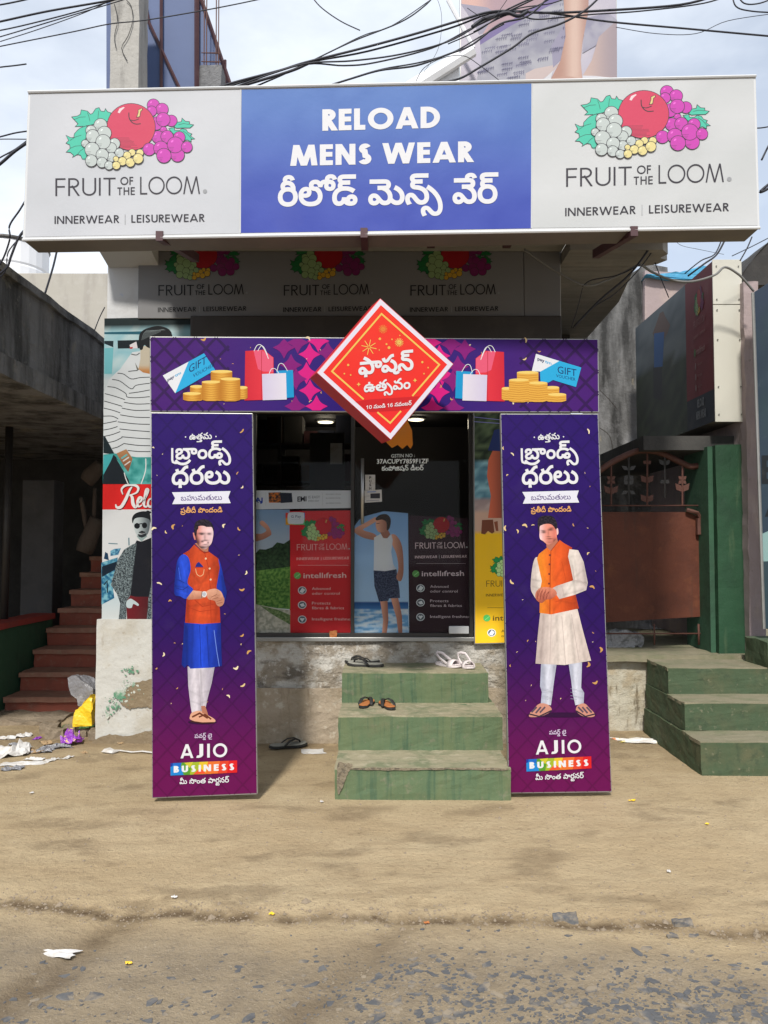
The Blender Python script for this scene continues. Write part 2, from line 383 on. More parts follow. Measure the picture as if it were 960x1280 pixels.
def NZ(c0, c1, sc, lo=-.3, hi=.3, seed=0):
    def f(x, y):
        t = (noise.fractal(Vector((x/sc, y/sc, seed)), 1., 2., 4)-lo)/(hi-lo); t = max(0, min(1, t))
        return tuple(c0[i]*(1-t)+c1[i]*t for i in range(3))
    return f

# ---- geometric sans capitals drawn as strokes
def clipy(poly, lo=0., hi=1.):
    for sgn, lim in ((1, lo), (-1, -hi)):
        out = []
        for i in range(len(poly)):
            a, b = poly[i-1], poly[i]; da = sgn*a[1]-lim; db = sgn*b[1]-lim
            if (da >= 0) != (db >= 0):
                t = da/(da-db); out.append((a[0]+(b[0]-a[0])*t, a[1]+(b[1]-a[1])*t))
            if db >= 0: out.append(b)
        poly = out
        if not poly: break
    return poly
def fglyph(ch, w):
    h = w/2; S = []; r = .5-h
    def l(*p): S.append(('l', list(p)))
    def d(a, b): S.append(('d', [a, b]))
    W = .6
    if ch == 'A': W = .86; d((h*.9, 0), (.43, 1)); d((.43, 1), (.86-h*.9, 0)); l((.17, .27), (.69, .27))
    elif ch == 'B':
        W = .54; l((h, 0), (h, 1)); l((h, 1-h), (.25, 1-h), *arc(.25, .76, .24-h, .24-h, 90, -90, 10)[1:], (h, .52)); l((h, .52), (.26, .52), *arc(.26, .26+h*.3, .28-h, .26-h*.7, 90, -90, 10)[1:], (h, h))
    elif ch == 'C': W = .84; l(*arc(.5, .5, r, r, 48, 312, 24))
    elif ch == 'D': W = .76; l((h, 0), (h, 1)); l((h, 1-h), (.26, 1-h), *arc(.26, .5, r, r, 90, -90, 18)[1:], (h, h))
    elif ch == 'E': W = .5; l((h, 0), (h, 1)); l((h, 1-h), (.5, 1-h)); l((h, .52), (.48, .52)); l((h, h), (.5, h))
    elif ch == 'F': W = .48; l((h, 0), (h, 1)); l((h, 1-h), (.48, 1-h)); l((h, .52), (.45, .52))
    elif ch == 'G': W = .98; l(*arc(.5, .5, r, r, 45, 355, 26)); l((.52, .47), (.99, .47))
    elif ch == 'H': W = .68; l((h, 0), (h, 1)); l((.68-h, 0), (.68-h, 1)); l((h, .53), (.68-h, .53))
    elif ch == 'I': W = w; l((h, 0), (h, 1))
    elif ch == 'J': W = .36; l((.36-h, 1), (.36-h, .2), *arc(.12, .22, .24-h, .22-h, 0, -110, 10))
    elif ch == 'K': W = .62; l((h, 0), (h, 1)); d((h, .42), (.58, 1)); d((.2, .6), (.6, 0))
    elif ch == 'L': W = .44; l((h, 0), (h, 1)); l((h, h), (.44, h))
    elif ch == 'M': W = 1.02; d((h*.9, 0), (.22, 1)); d((.22, 1), (.51, 0)); d((.51, 0), (.80, 1)); d((.80, 1), (1.02-h*.9, 0))
    elif ch == 'N': W = .76; l((h, 0), (h, 1)); l((.76-h, 0), (.76-h, 1)); d((h, 1), (.76-h, 0))
    elif ch == 'O': W = 1.; S.append(('c', arc(.5, .5, r, r+.005, 0, 360, 36)[:-1]))
    elif ch == 'P': W = .52; l((h, 0), (h, 1)); l((h, 1-h), (.25, 1-h), *arc(.25, .73, .27-h, .27-h, 90, -90, 10)[1:], (h, .46+h))
    elif ch == 'R': W = .54; l((h, 0), (h, 1)); l((h, 1-h), (.25, 1-h), *arc(.25, .73, .27-h, .27-h, 90, -90, 10)[1:], (h, .46+h)); d((.22, .5), (.52-h*.3, 0))
    elif ch == 'S': W = .52; l(*arc(.27, .755, .235-h, .245-h, 25, 260, 14), *arc(.255, .265, .255-h, .265-h, 78, -155, 16))
    elif ch == 'T': W = .58; l((.29, 0), (.29, 1)); l((0, 1-h), (.58, 1-h))
    elif ch == 'U': W = .66; l((h, 1), (h, .33), *arc(.33, .33, .33-h, .33-h, 180, 360, 14)[1:], (.66-h, 1))
    elif ch == 'V': W = .82; d((h*.9, 1), (.41, 0)); d((.41, 0), (.82-h*.9, 1))
    elif ch == 'W': W = 1.22; d((h*.9, 1), (.33, 0)); d((.33, 0), (.61, 1)); d((.61, 1), (.89, 0)); d((.89, 0), (1.22-h*.9, 1))
    elif ch == '|': W = w; l((h, -.15), (h, 1.1))
    elif ch == ' ': W = .22
    cs = []
    for k, p in S:
        if k == 'd':
            a, b = Vector(p[0]), Vector(p[1]); dv = (b-a).normalized(); nv = Vector((-dv.y, dv.x))*h
            e = dv*w
            q = [a-e+nv, b+e+nv, b+e-nv, a-e-nv]
            y0, y1 = sorted((a.y, b.y)); q = clipy([(v.x, v.y) for v in q], y0 if y0 > .01 else 0, 1)
            cs.append(q)
        elif k == 'c':
            a, b = offs(p, w, True); cs += [a, b[::-1]]
        else:
            a, b = offs(p, w); cs.append(a+b[::-1])
    out = []
    for c in cs:
        ar = sum(c[i-1][0]*c[i][1]-c[i][0]*c[i-1][1] for i in range(len(c)))
        out.append(c if (ar > 0 or k == 'c') else c[::-1])
    if ch == 'O': out = cs
    return W, out
FG = {}
def fut(P, txt, a, b, h, col, w=.12, sp=.13):
    """caps along the baseline a -> b (in P.T coordinates), cap height h"""
    gs = []
    for ch in txt:
        if (ch, w) not in FG:
            W, cs = fglyph(ch, w); FG[(ch, w)] = (W, fillnz(cs) if cs else None)
        gs.append(FG[(ch, w)])
    tot = sum(g[0] for g in gs)+sp*(len(gs)-1)
    ux, uy = (b[0]-a[0])/tot, (b[1]-a[1])/tot
    x = 0
    for W, g in gs:
        if g:
            v = [P.T((a[0]+(x+p[0])*ux, a[1]+(x+p[0])*uy-p[1]*h)) for p in g[0]]
            P.raw(v, g[1], col)
        x += W+sp
def decode(s):
    out = []
    for c in s.split('|'):
        x = y = 0; pts = []
        for t in c.split():
            on = t[0] != '*'; dx, dy = (t if on else t[1:]).split(','); x += int(dx); y += int(dy); pts.append((x, y, on))
        n = len(pts); q = []
        for i in range(n):
            a, b = pts[i], pts[(i+1) % n]; q.append(a)
            if not a[2] and not b[2]: q.append(((a[0]+b[0])/2, (a[1]+b[1])/2, True))
        k = next(i for i, p in enumerate(q) if p[2]); q = q[k:]+q[:k]+[q[k]]
        r = []; i = 0
        while i < len(q)-1:
            if q[i+1][2]: r.append((q[i][0]/1000, q[i][1]/1000)); i += 1
            else:
                a, b, d = q[i], q[i+1], q[i+2]
                for t in (0, .33, .67): r.append((((1-t)**2*a[0]+2*t*(1-t)*b[0]+t*t*d[0])/1000, ((1-t)**2*a[1]+2*t*(1-t)*b[1]+t*t*d[1])/1000))
                i += 2
        rr = []
        for p in r:
            if not rr or abs(p[0]-rr[-1][0])+abs(p[1]-rr[-1][1]) > .0008: rr.append(p)
        if len(rr) > 2: out.append(rr)
    return out
TGC = {}
def tel(P, txt, a, b, col, bold=0., asp=1.):
    gl, W = TW[txt]; W /= 1000
    ux, uy = (b[0]-a[0])/W, (b[1]-a[1])/W; h = math.hypot(ux, uy)*asp
    for g, dx, dy in gl:
        if (g, bold) not in TGC:
            cs = decode(TG[g])
            if bold:
                n_ = []
                for c in cs:
                    l_, r_ = offs(c, 2*bold, True); n_.append(l_)
                cs = n_
            TGC[(g, bold)] = fillnz(cs)
        v, f = TGC[(g, bold)]
        P.raw([P.T((a[0]+(x+dx/1000)*ux, a[1]+(x+dx/1000)*uy-(y+dy/1000)*h)) for x, y in v], f, col)
ITC = {}
def inter(P, txt, a, b, h, col, bold=0., center=False):
    """plain sans lettering from the built-in font; a, b baseline ends, h = cap height"""
    key = (txt, bold)
    if key not in ITC:
        cu = bpy.data.curves.new('t', 'FONT'); cu.body = txt; cu.size = 1; cu.offset = bold; cu.resolution_u = 2
        o = bpy.data.objects.new('t', cu); C.objects.link(o)
        dg = bpy.context.evaluated_depsgraph_get(); dg.update()
        me = o.evaluated_get(dg).to_mesh()
        v = [(p.co.x, p.co.y) for p in me.vertices]; f = [list(p.vertices) for p in me.polygons]
        o.evaluated_get(dg).to_mesh_clear(); bpy.data.objects.remove(o); bpy.data.curves.remove(cu)
        x0 = min(p[0] for p in v); x1 = max(p[0] for p in v)
        ITC[key] = ([((p[0]-x0)/(x1-x0), p[1]/.727) for p in v], f)
    v, f = ITC[key]
    P.raw([P.T((a[0]+x*(b[0]-a[0]), a[1]+x*(b[1]-a[1])-y*h)) for x, y in v], f, col)
TG={
237:'279,683 *70,0 *96,-59 *49,-97 0,-58 *0,-18 *-5,-36 -3,-11 -70,34 *1,5 *0,7 0,4 *0,33 *-24,71 *-60,49 -54,0 *-49,0 *-40,-41 0,-26 *0,-25 *25,-34 22,-13 -87,-20 *-19,19 *-20,50 0,25 *0,39 *36,64 *74,38|35,236 *0,78 *66,119 *117,67 78,0 *79,0 *117,-65 *66,-118 0,-80 *0,-74 *-64,-113 *-118,-62 -80,0 *-79,0 *-117,62 *-65,111|118,248 *0,-81 *90,-100 88,0 *60,0 *79,45 *40,80 0,50 *0,51 *-39,83 *-79,49 -61,0 *-61,0 *-79,-49 *-38,-80|317,845 *61,0 *69,-51 17,-45 -76,-20 *-5,15 *-18,23 *-27,12 -20,0 *-27,0 *-40,-28 0,-27 *0,-14 *19,-35 30,-20 -74,-28 *-27,25 *-23,50 0,30 *0,36 *37,50 *64,27',
427:'356,-12 *-105,0 *-143,72 *-73,127 0,82 *0,74 *51,103 *86,54 53,0 *30,0 *48,-18 *35,-33 *19,-47 0,-29 *0,-61 *-76,-77 -80,0 *-33,0 *-56,22 *-41,32 -13,15 23,62 *8,-11 *29,-29 *46,-21 32,0 *41,0 *41,34 0,30 *0,29 *-32,31 -26,0 *-48,0 *-58,-78 0,-67 0,-18 *0,-40 *29,-71 *58,-56 *91,-32 61,0 *108,0 *130,89 0,97 *0,65 *-68,96 -47,22 39,64 22,0 *48,-35 *60,-78 *29,-88 0,-49 *0,-74 *-64,-119 *-140,-69|907,420 *-37,0 *-53,22 *-32,36 *-15,44 0,22 *0,32 *19,46 14,21 88,7 *-25,-25 *-23,-47 0,-25 *0,-30 *35,-37 33,0 *35,0 *29,37 0,27 *0,42 *-51,33 -46,0 -103,0 *-49,0 *-46,-52 -6,-41 -78,0 *-7,46 *-54,47 -32,0 -13,0 *-38,0 *-38,-35 0,-26 *0,-19 *15,-29 *36,-16 31,0 29,0 0,-75 -31,0 *-48,0 *-73,33 *-41,64 0,45 *0,40 *39,59 *70,34 46,0 5,0 *34,0 *55,-15 *45,-41 17,-38 -15,5 *14,29 *39,40 *59,20 44,0 43,0 *71,0 *76,-16 27,-22 *21,-16 *26,-55 0,-38 *0,-63 *-76,-70|934,850 *61,0 *69,-51 17,-45 -76,-20 *-5,15 *-18,23 *-27,12 -20,0 *-27,0 *-40,-28 0,-27 *0,-14 *19,-35 30,-20 -74,-28 *-27,25 *-23,50 0,30 *0,36 *37,50 *64,27',
115:'546,-12 *-55,0 *-78,23 *-50,43 -17,30 16,7 *-21,-43 *-52,-45 *-58,-15 -33,0 *-73,0 *-90,110 0,96 *0,97 *85,136 *157,73 106,0 *53,0 *90,-19 *79,-34 37,-23 -49,-66 *-34,22 *-66,30 *-72,15 -44,0 *-82,0 *-116,-53 *-61,-102 0,-73 *0,-70 *49,-60 43,0 *47,0 *53,65 4,53 78,0 *2,-39 *33,-60 36,-10 *17,-7 *43,-6 27,0 *41,0 *40,35 0,31 *0,31 *-37,28 -29,0 *-27,0 *-39,-29 0,-35 *0,-25 *20,-40 14,-13 -66,-11 *-14,22 *-24,52 0,32 *0,56 *77,68 63,0 *42,0 *64,-34 *36,-59 0,-37 *0,-38 *-25,-55 *-45,-36 *-60,-18|195,540 *0,32 *32,46 31,19 -1,-18 *-34,18 *-36,53 0,34 *0,27 *20,40 18,14 *14,11 *38,15 *59,7 46,0 287,0 0,-75 -303,0 *-34,0 *-30,-4 -9,-5 *-11,-5 *-12,-19 0,-13 *0,-13 *10,-20 11,-6 *10,-5 *33,-5 31,0 137,0 0,-75 -141,0 *-28,0 *-31,-7 -8,-6 *-16,-12 0,-22 *0,-12 *9,-18 7,-5 *9,-7 *28,-4 22,0 37,0 0,-75 -38,0 *-47,0 *-71,24 *-39,51',
279:'481,-12 *-46,0 *-70,36 *-59,64 -33,43 *-29,40 *-42,36 -30,0 *-28,0 *-37,-36 0,-35 *0,-31 *39,-42 34,0 *34,0 *45,40 16,38 53,-60 *-19,-27 *-42,-42 *-53,-24 -39,0 *-53,0 *-64,44 *-29,69 0,37 *0,44 *38,64 *64,36 39,0 *36,0 *56,-25 *54,-53 32,-43 *27,-35 *42,-42 *42,-17 28,0 *52,0 *54,64 0,61 *0,64 *-56,92 *-88,61 -47,16 -106,0 0,75 41,0 122,-26 *59,-22 *98,-73 *60,-109 0,-76 *0,-59 *-42,-94 *-87,-53|828,-12 *-67,0 *-101,68 -39,55 40,65 *28,-37 *55,-48 *59,-24 32,0 *51,0 *54,65 0,61 *0,58 *-47,87 *-79,63 -50,22 37,77 *62,-26 *100,-88 *60,-116 0,-71 *0,-99 *-100,-112|631,553 *0,-33 *-23,-47 -16,-13 *-23,-19 *-65,-16 -57,0 -122,0 0,75 134,0 *32,0 *33,6 10,9 *8,7 *7,18 0,12 *0,13 *-8,20 -8,7 *-10,8 *-30,8 -35,0 -389,0 0,75 383,0 *55,0 *63,-16 23,-20 *17,-15 *21,-45',
122:'472,-12 *-47,0 *-70,31 *-62,65 -37,49 *-21,29 *-29,33 *-25,14 -17,0 *-23,0 *-30,-37 0,-29 *0,-35 *24,-62 24,-32 -81,-27 *-22,35 *-27,75 0,46 *0,41 *35,64 *61,38 40,0 *39,0 *53,-27 *45,-49 26,-35 *30,-39 *44,-47 *46,-22 32,0 *51,0 *53,64 0,61 *0,57 *-43,85 *-75,57 *-97,32 -54,3 22,74 29,0 *88,-14 *135,-80 *78,-126 0,-86 *0,-62 *-44,-93 *-86,-51|174,540 *0,32 *32,46 31,19 -1,-18 *-34,18 *-36,53 0,34 *0,27 *20,40 18,14 *14,11 *38,15 *59,7 46,0 287,0 0,-75 -303,0 *-34,0 *-30,-4 -9,-5 *-11,-5 *-12,-19 0,-13 *0,-13 *10,-20 11,-6 *10,-5 *33,-5 31,0 137,0 0,-75 -141,0 *-28,0 *-31,-7 -8,-6 *-16,-12 0,-22 *0,-12 *9,-18 7,-5 *9,-7 *28,-4 22,0 20,0 38,-75 -59,0 *-47,0 *-71,24 *-39,51',
504:'212,-337 *-35,0 *-55,20 *-51,45 -31,38 *-32,40 *-38,31 -21,0 *-21,0 *-24,-29 0,-26 *0,-27 *19,-48 16,-25 -72,-26 *-14,24 *-27,68 0,38 *0,56 *64,65 58,0 *26,0 *45,-17 *50,-41 30,-36 *22,-25 *36,-35 *39,-19 24,0 *31,0 *47,37 *26,76 0,58 *0,83 *-55,155 *-95,137 *-123,111 -69,39 40,70 *66,-38 *135,-118 *112,-154 *68,-185 0,-106 *0,-71 *-42,-107 *-84,-58',
321:'481,-12 *-46,0 *-70,36 *-59,64 -33,43 *-29,40 *-42,36 -30,0 *-28,0 *-37,-36 0,-35 *0,-31 *39,-42 34,0 *34,0 *45,40 16,38 53,-60 *-19,-27 *-42,-42 *-53,-24 -39,0 *-53,0 *-64,44 *-29,69 0,37 *0,44 *38,64 *64,36 39,0 *36,0 *56,-25 *54,-53 32,-43 *27,-35 *42,-42 *42,-17 28,0 *52,0 *54,64 0,61 *0,64 *-56,92 *-88,61 -47,16 -106,0 0,75 41,0 122,-26 *59,-22 *98,-73 *60,-109 0,-76 *0,-59 *-42,-94 *-87,-53|631,553 *0,-33 *-23,-47 -16,-13 *-23,-19 *-65,-16 -57,0 -122,0 0,75 134,0 *32,0 *33,6 10,9 *8,7 *7,18 0,12 *0,13 *-8,20 -8,7 *-10,8 *-30,8 -35,0 -389,0 0,75 383,0 *55,0 *63,-16 23,-20 *17,-15 *21,-45|525,832 *61,0 *69,-51 17,-45 -76,-20 *-5,15 *-18,23 *-27,12 -20,0 *-27,0 *-40,-28 0,-27 *0,-14 *19,-35 30,-20 -74,-28 *-27,25 *-23,50 0,30 *0,36 *37,50 *64,27',
129:'35,236 *0,78 *66,119 *117,67 78,0 *79,0 *117,-65 *66,-118 0,-80 *0,-74 *-64,-113 *-118,-62 -80,0 *-79,0 *-117,62 *-65,111|118,248 *0,-81 *90,-100 88,0 *60,0 *79,45 *40,80 0,50 *0,51 *-39,83 *-79,49 -61,0 *-61,0 *-79,-49 *-38,-80|108,540 *0,32 *32,46 31,19 -1,-18 *-34,18 *-36,53 0,34 *0,27 *20,40 18,14 *14,11 *38,15 *59,7 46,0 287,0 0,-75 -303,0 *-34,0 *-30,-4 -9,-5 *-11,-5 *-12,-19 0,-13 *0,-13 *10,-20 11,-6 *10,-5 *33,-5 31,0 137,0 0,-75 -141,0 *-28,0 *-31,-7 -8,-6 *-16,-12 0,-22 *0,-12 *9,-18 7,-5 *9,-7 *28,-4 22,0 37,0 0,-75 -38,0 *-47,0 *-71,24 *-39,51',
160:'485,-12 *-48,0 *-71,36 *-60,64 -33,43 *-29,40 *-42,36 -30,0 *-28,0 *-37,-36 0,-35 *0,-31 *39,-42 34,0 *34,0 *45,40 16,38 53,-60 *-19,-27 *-42,-42 *-53,-24 -39,0 *-53,0 *-64,44 *-29,69 0,37 *0,44 *38,64 *64,36 39,0 *36,0 *56,-25 *54,-53 32,-43 *27,-35 *42,-42 *44,-17 29,0 *50,0 *53,63 0,70 *0,67 *-52,124 -44,54 -8,24 *-55,56 *-122,80 -68,31 36,76 *54,-22 *108,-68 *100,-88 40,-53 11,-26 *40,-55 *43,-130 0,-72 *0,-66 *-45,-94 *-85,-50|280,-125 7,141 75,0 8,-141|875,220 *-37,0 *-53,22 *-32,37 *-15,44 0,21 *0,32 *19,46 14,21 88,7 *-25,-25 *-23,-47 0,-25 *0,-30 *35,-37 33,0 *35,0 *29,37 0,27 *0,42 *-51,33 -46,0 -749,0 0,75 707,0 *43,0 *60,-7 *44,-16 18,-15 *21,-16 *26,-55 0,-38 *0,-63 *-76,-70',
56:'485,-12 *-48,0 *-71,36 *-60,64 -33,43 *-29,40 *-42,36 -30,0 *-28,0 *-37,-36 0,-35 *0,-31 *39,-42 34,0 *34,0 *45,40 16,38 53,-60 *-19,-27 *-42,-42 *-53,-24 -39,0 *-53,0 *-64,44 *-29,69 0,37 *0,44 *38,64 *64,36 39,0 *36,0 *56,-25 *54,-53 32,-43 *27,-35 *42,-42 *44,-17 29,0 *50,0 *53,65 0,60 *0,58 *-46,87 *-80,64 -50,22 38,77 *62,-26 *100,-88 *59,-117 0,-71 *0,-66 *-45,-94 *-85,-50|652,-125 *-44,0 *-58,35 *-28,58 0,33 *0,13 *3,22 4,13 89,1 *-6,-11 *-5,-21 0,-10 *0,-16 *12,-25 *21,-14 15,0 *19,0 *29,13 19,16 47,-62 *-28,-23 *-51,-22|197,425 *-29,0 *-53,22 *-44,61 -16,56 83,27 *15,-55 *28,-36 22,0 *20,0 *35,25 32,40 31,40 *34,44 *57,52 *64,24 44,0 6,-77 *-35,-2 *-47,-18 *-39,-39 -26,-33 -23,-30 *-28,-36 *-50,-44 *-51,-21',
13:'552,-12 *-55,0 *-78,23 *-50,43 -17,30 16,7 *-22,-43 *-52,-45 *-60,-15 -33,0 *-74,0 *-92,110 0,96 *0,97 *87,136 *159,73 108,0 *53,0 *90,-19 *79,-34 37,-23 -49,-66 *-34,22 *-66,30 *-72,15 -44,0 *-64,0 *-102,-31 *-69,-62 -18,-45 *-7,-20 *-7,-46 0,-24 *0,-70 *51,-60 46,0 *49,0 *54,65 4,53 78,0 *2,-39 *33,-60 36,-10 *17,-7 *43,-6 27,0 *41,0 *40,35 0,31 *0,31 *-37,28 -29,0 *-27,0 *-39,-29 0,-35 *0,-25 *20,-40 14,-13 -66,-11 *-14,22 *-24,50 0,28 *0,40 *34,52 *63,26 43,0 *65,0 *77,-68 0,-59 *0,-33 *-25,-52 *-45,-35 *-60,-18|73,246 15,72 684,0 0,-72|423,624 -8,-146 -75,0 -7,146',
38:'394,-12 *-121,0 *-159,65 *-78,113 0,71 *0,56 *47,85 *82,47 53,0 *42,0 *60,-31 *32,-56 0,-37 *0,-61 *-83,-73 -75,0 *-22,0 *-40,9 *-34,14 -15,9 7,71 *20,-15 *45,-18 27,0 *49,0 *41,36 0,28 *0,26 *-31,27 -28,0 *-30,0 *-47,-28 *-28,-48 0,-32 0,-5 *0,-43 *41,-65 *74,-44 *103,-22 63,0 *83,0 *109,34 *62,54 *25,62 0,29 0,44 *-9,27 *-48,37 -35,0 *-25,0 *-41,-29 0,-32 *0,-22 *32,-34 34,0 *26,0 *38,19 *23,35 5,23 16,-90 *-15,-18 *-35,-26 *-43,-13 -28,0 *-38,0 *-60,30 *-34,55 0,38 *0,56 *71,63 59,0 *6,0 *15,-2 *18,-4 8,-3 -12,-1 *-20,10 *-62,12 *-63,7 -22,0 20,68 *77,-7 *112,-43 *71,-66 *34,-85 0,-50 *0,-55 *-41,-94 *-85,-69 *-132,-39|409,425 *-29,0 *-53,22 *-44,61 -16,56 83,27 *15,-55 *28,-36 22,0 *20,0 *35,25 32,40 31,40 *34,44 *57,52 *64,24 44,0 6,-77 *-35,-2 *-47,-18 *-39,-39 -26,-33 -23,-30 *-28,-36 *-50,-44 *-51,-21',
54:'481,-12 *-46,0 *-70,36 *-59,64 -33,43 *-29,40 *-42,36 -30,0 *-28,0 *-37,-36 0,-35 *0,-31 *39,-42 34,0 *34,0 *45,40 16,38 53,-60 *-19,-27 *-42,-42 *-53,-24 -39,0 *-53,0 *-64,44 *-29,69 0,37 *0,44 *38,64 *64,36 39,0 *36,0 *56,-25 *54,-53 32,-43 *27,-35 *42,-42 *42,-17 27,0 *53,0 *54,64 0,61 *0,57 *-46,87 *-82,59 *-110,30 -63,0 -49,0 83,75 *111,-7 *157,-81 *82,-133 0,-85 *0,-59 *-42,-94 *-87,-53|239,425 *-29,0 *-53,22 *-44,61 -16,56 83,27 *15,-55 *28,-36 22,0 *20,0 *35,25 32,40 31,40 *34,44 *57,52 *64,24 44,0 6,-77 *-35,-2 *-47,-18 *-39,-39 -26,-33 -23,-30 *-28,-36 *-50,-44 *-51,-21',
6:'33,208 *0,63 *55,99 *100,58 65,0 *66,0 *100,-57 *55,-100 0,-63 *0,-63 *-54,-99 *-99,-58 -68,0 *-67,0 *-99,58 *-54,100|115,209 *0,-60 *70,-83 68,0 *46,0 *62,38 *31,65 0,40 *0,59 *-73,82 -66,0 *-44,0 *-62,-38 *-32,-63',
629:'356,0 -84,0 0,440 *0,43 *2,56 2,28 *-16,-16 *-30,-27 -20,-16 -76,-62 -46,59 193,150 75,0',
628:'523,326 *0,-79 *-27,-125 *-58,-87 *-90,-45 -63,0 *-80,0 *-105,80 *-51,151 0,105 *0,106 *48,149 *105,80 83,0 *80,0 *106,-79 *52,-150|135,326 *0,-87 *29,-116 *66,-58 55,0 *55,0 *66,57 *30,116 0,88 *0,87 *-30,116 *-66,57 -55,0 *-55,0 *-66,-57 *-29,-116',
42:'472,-12 *-47,0 *-70,31 *-62,65 -37,49 *-21,29 *-29,33 *-25,14 -17,0 *-23,0 *-30,-37 0,-29 *0,-35 *24,-62 24,-32 -81,-27 *-22,35 *-27,75 0,46 *0,41 *35,64 *61,38 40,0 *39,0 *53,-27 *45,-49 26,-35 *30,-39 *45,-48 *45,-21 30,0 *52,0 *54,66 0,61 *0,56 *-46,86 *-82,59 *-110,30 -64,0 -44,0 78,75 *112,-7 *156,-81 *83,-133 0,-85 *0,-62 *-44,-93 *-86,-51|236,425 *-29,0 *-53,22 *-44,61 -16,56 83,27 *15,-55 *28,-36 22,0 *20,0 *35,25 32,40 31,40 *34,44 *57,52 *64,24 44,0 6,-77 *-35,-2 *-47,-18 *-39,-39 -26,-33 -23,-30 *-28,-36 *-50,-44 *-51,-21',
63:'116,-12 *-67,0 *-101,68 -39,55 40,65 *28,-37 *55,-48 *59,-24 32,0 *51,0 *54,65 0,61 *0,58 *-47,87 *-79,63 -50,22 37,77 *62,-26 *100,-88 *60,-116 0,-71 *0,-99 *-100,-112',
187:'546,-12 *-55,0 *-78,23 *-50,43 -17,30 16,7 *-21,-43 *-52,-45 *-58,-15 -33,0 *-73,0 *-90,110 0,96 *0,97 *85,136 *157,73 106,0 *53,0 *90,-19 *79,-34 37,-23 -49,-66 *-34,22 *-66,30 *-72,15 -44,0 *-82,0 *-116,-53 *-61,-102 0,-73 *0,-70 *49,-60 43,0 *47,0 *53,65 4,53 78,0 *2,-39 *33,-60 36,-10 *17,-7 *43,-6 27,0 *41,0 *40,35 0,31 *0,31 *-37,28 -29,0 *-27,0 *-39,-29 0,-35 *0,-25 *20,-40 14,-13 -66,-11 *-14,22 *-24,52 0,32 *0,56 *77,68 63,0 *42,0 *64,-34 *36,-59 0,-37 *0,-38 *-25,-55 *-45,-36 *-60,-18|367,432 *-36,0 *-63,16 -30,10 27,64 *20,-8 *48,-13 30,0 *29,0 *47,15 *28,40 0,39 0,5 *0,45 *-59,63 -43,0 *-31,0 *-34,-25 0,-21 *0,-19 *19,-19 *27,-6 10,0 *44,0 *50,40 22,32 35,-44 *-12,-20 *-37,-42 *-57,-29 -42,0 *-34,0 *-59,21 *-37,46 0,37 *0,51 *73,63 63,0 *54,0 *77,-48 *41,-81 0,-49 *0,-88 *-95,-75',
634:'55,278 *0,70 *27,136 *71,111 *128,66 101,0 *21,0 *51,-4 16,-5 0,-75 *-18,6 *-45,6 -23,0 *-70,0 *-92,-41 *-53,-72 *-25,-95 -2,-53 4,0 *14,22 *45,39 *66,24 46,0 *62,0 *94,-47 *52,-90 0,-64 *0,-69 *-56,-100 *-101,-53 -70,0 *-51,0 *-88,35 *-67,71 *-37,109|297,64 *64,0 *79,72 0,76 *0,61 *-69,71 -71,0 *-48,0 *-71,-35 *-39,-54 0,-28 *0,-29 *19,-58 *39,-47 *58,-29',
45:'533,-12 *-37,0 *-60,19 *-49,44 -22,39 21,0 *-26,-41 *-54,-44 *-62,-17 -39,0 *-55,0 *-73,39 *-36,65 0,38 *0,41 *33,58 *66,43 49,17 *41,15 *48,34 0,33 *0,16 *-14,25 *-33,15 -28,0 *-43,0 *-42,-33 0,-29 *0,-13 *7,-22 3,-7 -75,-21 *-8,15 *-9,37 0,21 *0,32 *34,57 *74,36 59,0 *60,0 *68,-40 *29,-60 0,-30 *0,-38 *-30,-53 *-59,-38 -44,-16 *-53,-20 *-51,-41 0,-33 *0,-29 *41,-35 43,0 *42,0 *55,29 *29,54 3,35 78,0 *3,-41 *32,-52 *48,-25 28,0 *55,0 *52,65 0,61 *0,58 *-47,87 *-79,63 -50,22 37,77 *62,-26 *100,-88 *60,-116 0,-71 *0,-67 *-45,-95 *-81,-49',
486:'-146,-61 *62,0 *69,-68 0,-52 *0,-37 *-26,-48 -20,-16 *-20,-14 *-46,-16 *-60,-6 -43,0 -386,0 0,75 434,0 *47,0 *51,29 0,34 *0,22 *-30,31 -31,0 *-31,0 *-33,-31 0,-26 *0,-21 *22,-41 25,-21 -84,6 *-14,20 *-18,40 0,28 *0,27 *27,51 *58,34',
47:'239,425 *-29,0 *-53,22 *-44,61 -16,56 83,27 *15,-55 *28,-36 22,0 *20,0 *35,25 32,40 31,40 *34,44 *57,52 *64,24 44,0 6,-77 *-35,-2 *-47,-18 *-39,-39 -26,-33 -23,-30 *-28,-36 *-50,-44 *-51,-21|481,-12 *-46,0 *-70,36 *-59,64 -33,43 *-29,40 *-42,36 -30,0 *-28,0 *-37,-36 0,-35 *0,-31 *39,-42 34,0 *34,0 *45,40 16,38 53,-60 *-19,-27 *-42,-42 *-53,-24 -39,0 *-53,0 *-64,44 *-29,69 0,37 *0,44 *38,64 *64,36 39,0 *36,0 *56,-25 *54,-53 32,-43 *27,-35 *42,-42 *42,-17 27,0 *53,0 *54,64 0,61 *0,57 *-46,87 *-82,59 *-110,30 -63,0 -49,0 83,75 *111,-7 *157,-81 *82,-133 0,-85 *0,-59 *-42,-94 *-87,-53|828,-12 *-67,0 *-101,68 -39,55 40,65 *28,-37 *55,-48 *59,-24 32,0 *51,0 *54,65 0,61 *0,58 *-47,87 *-79,63 -50,22 37,77 *62,-26 *100,-88 *60,-116 0,-71 *0,-99 *-100,-112',
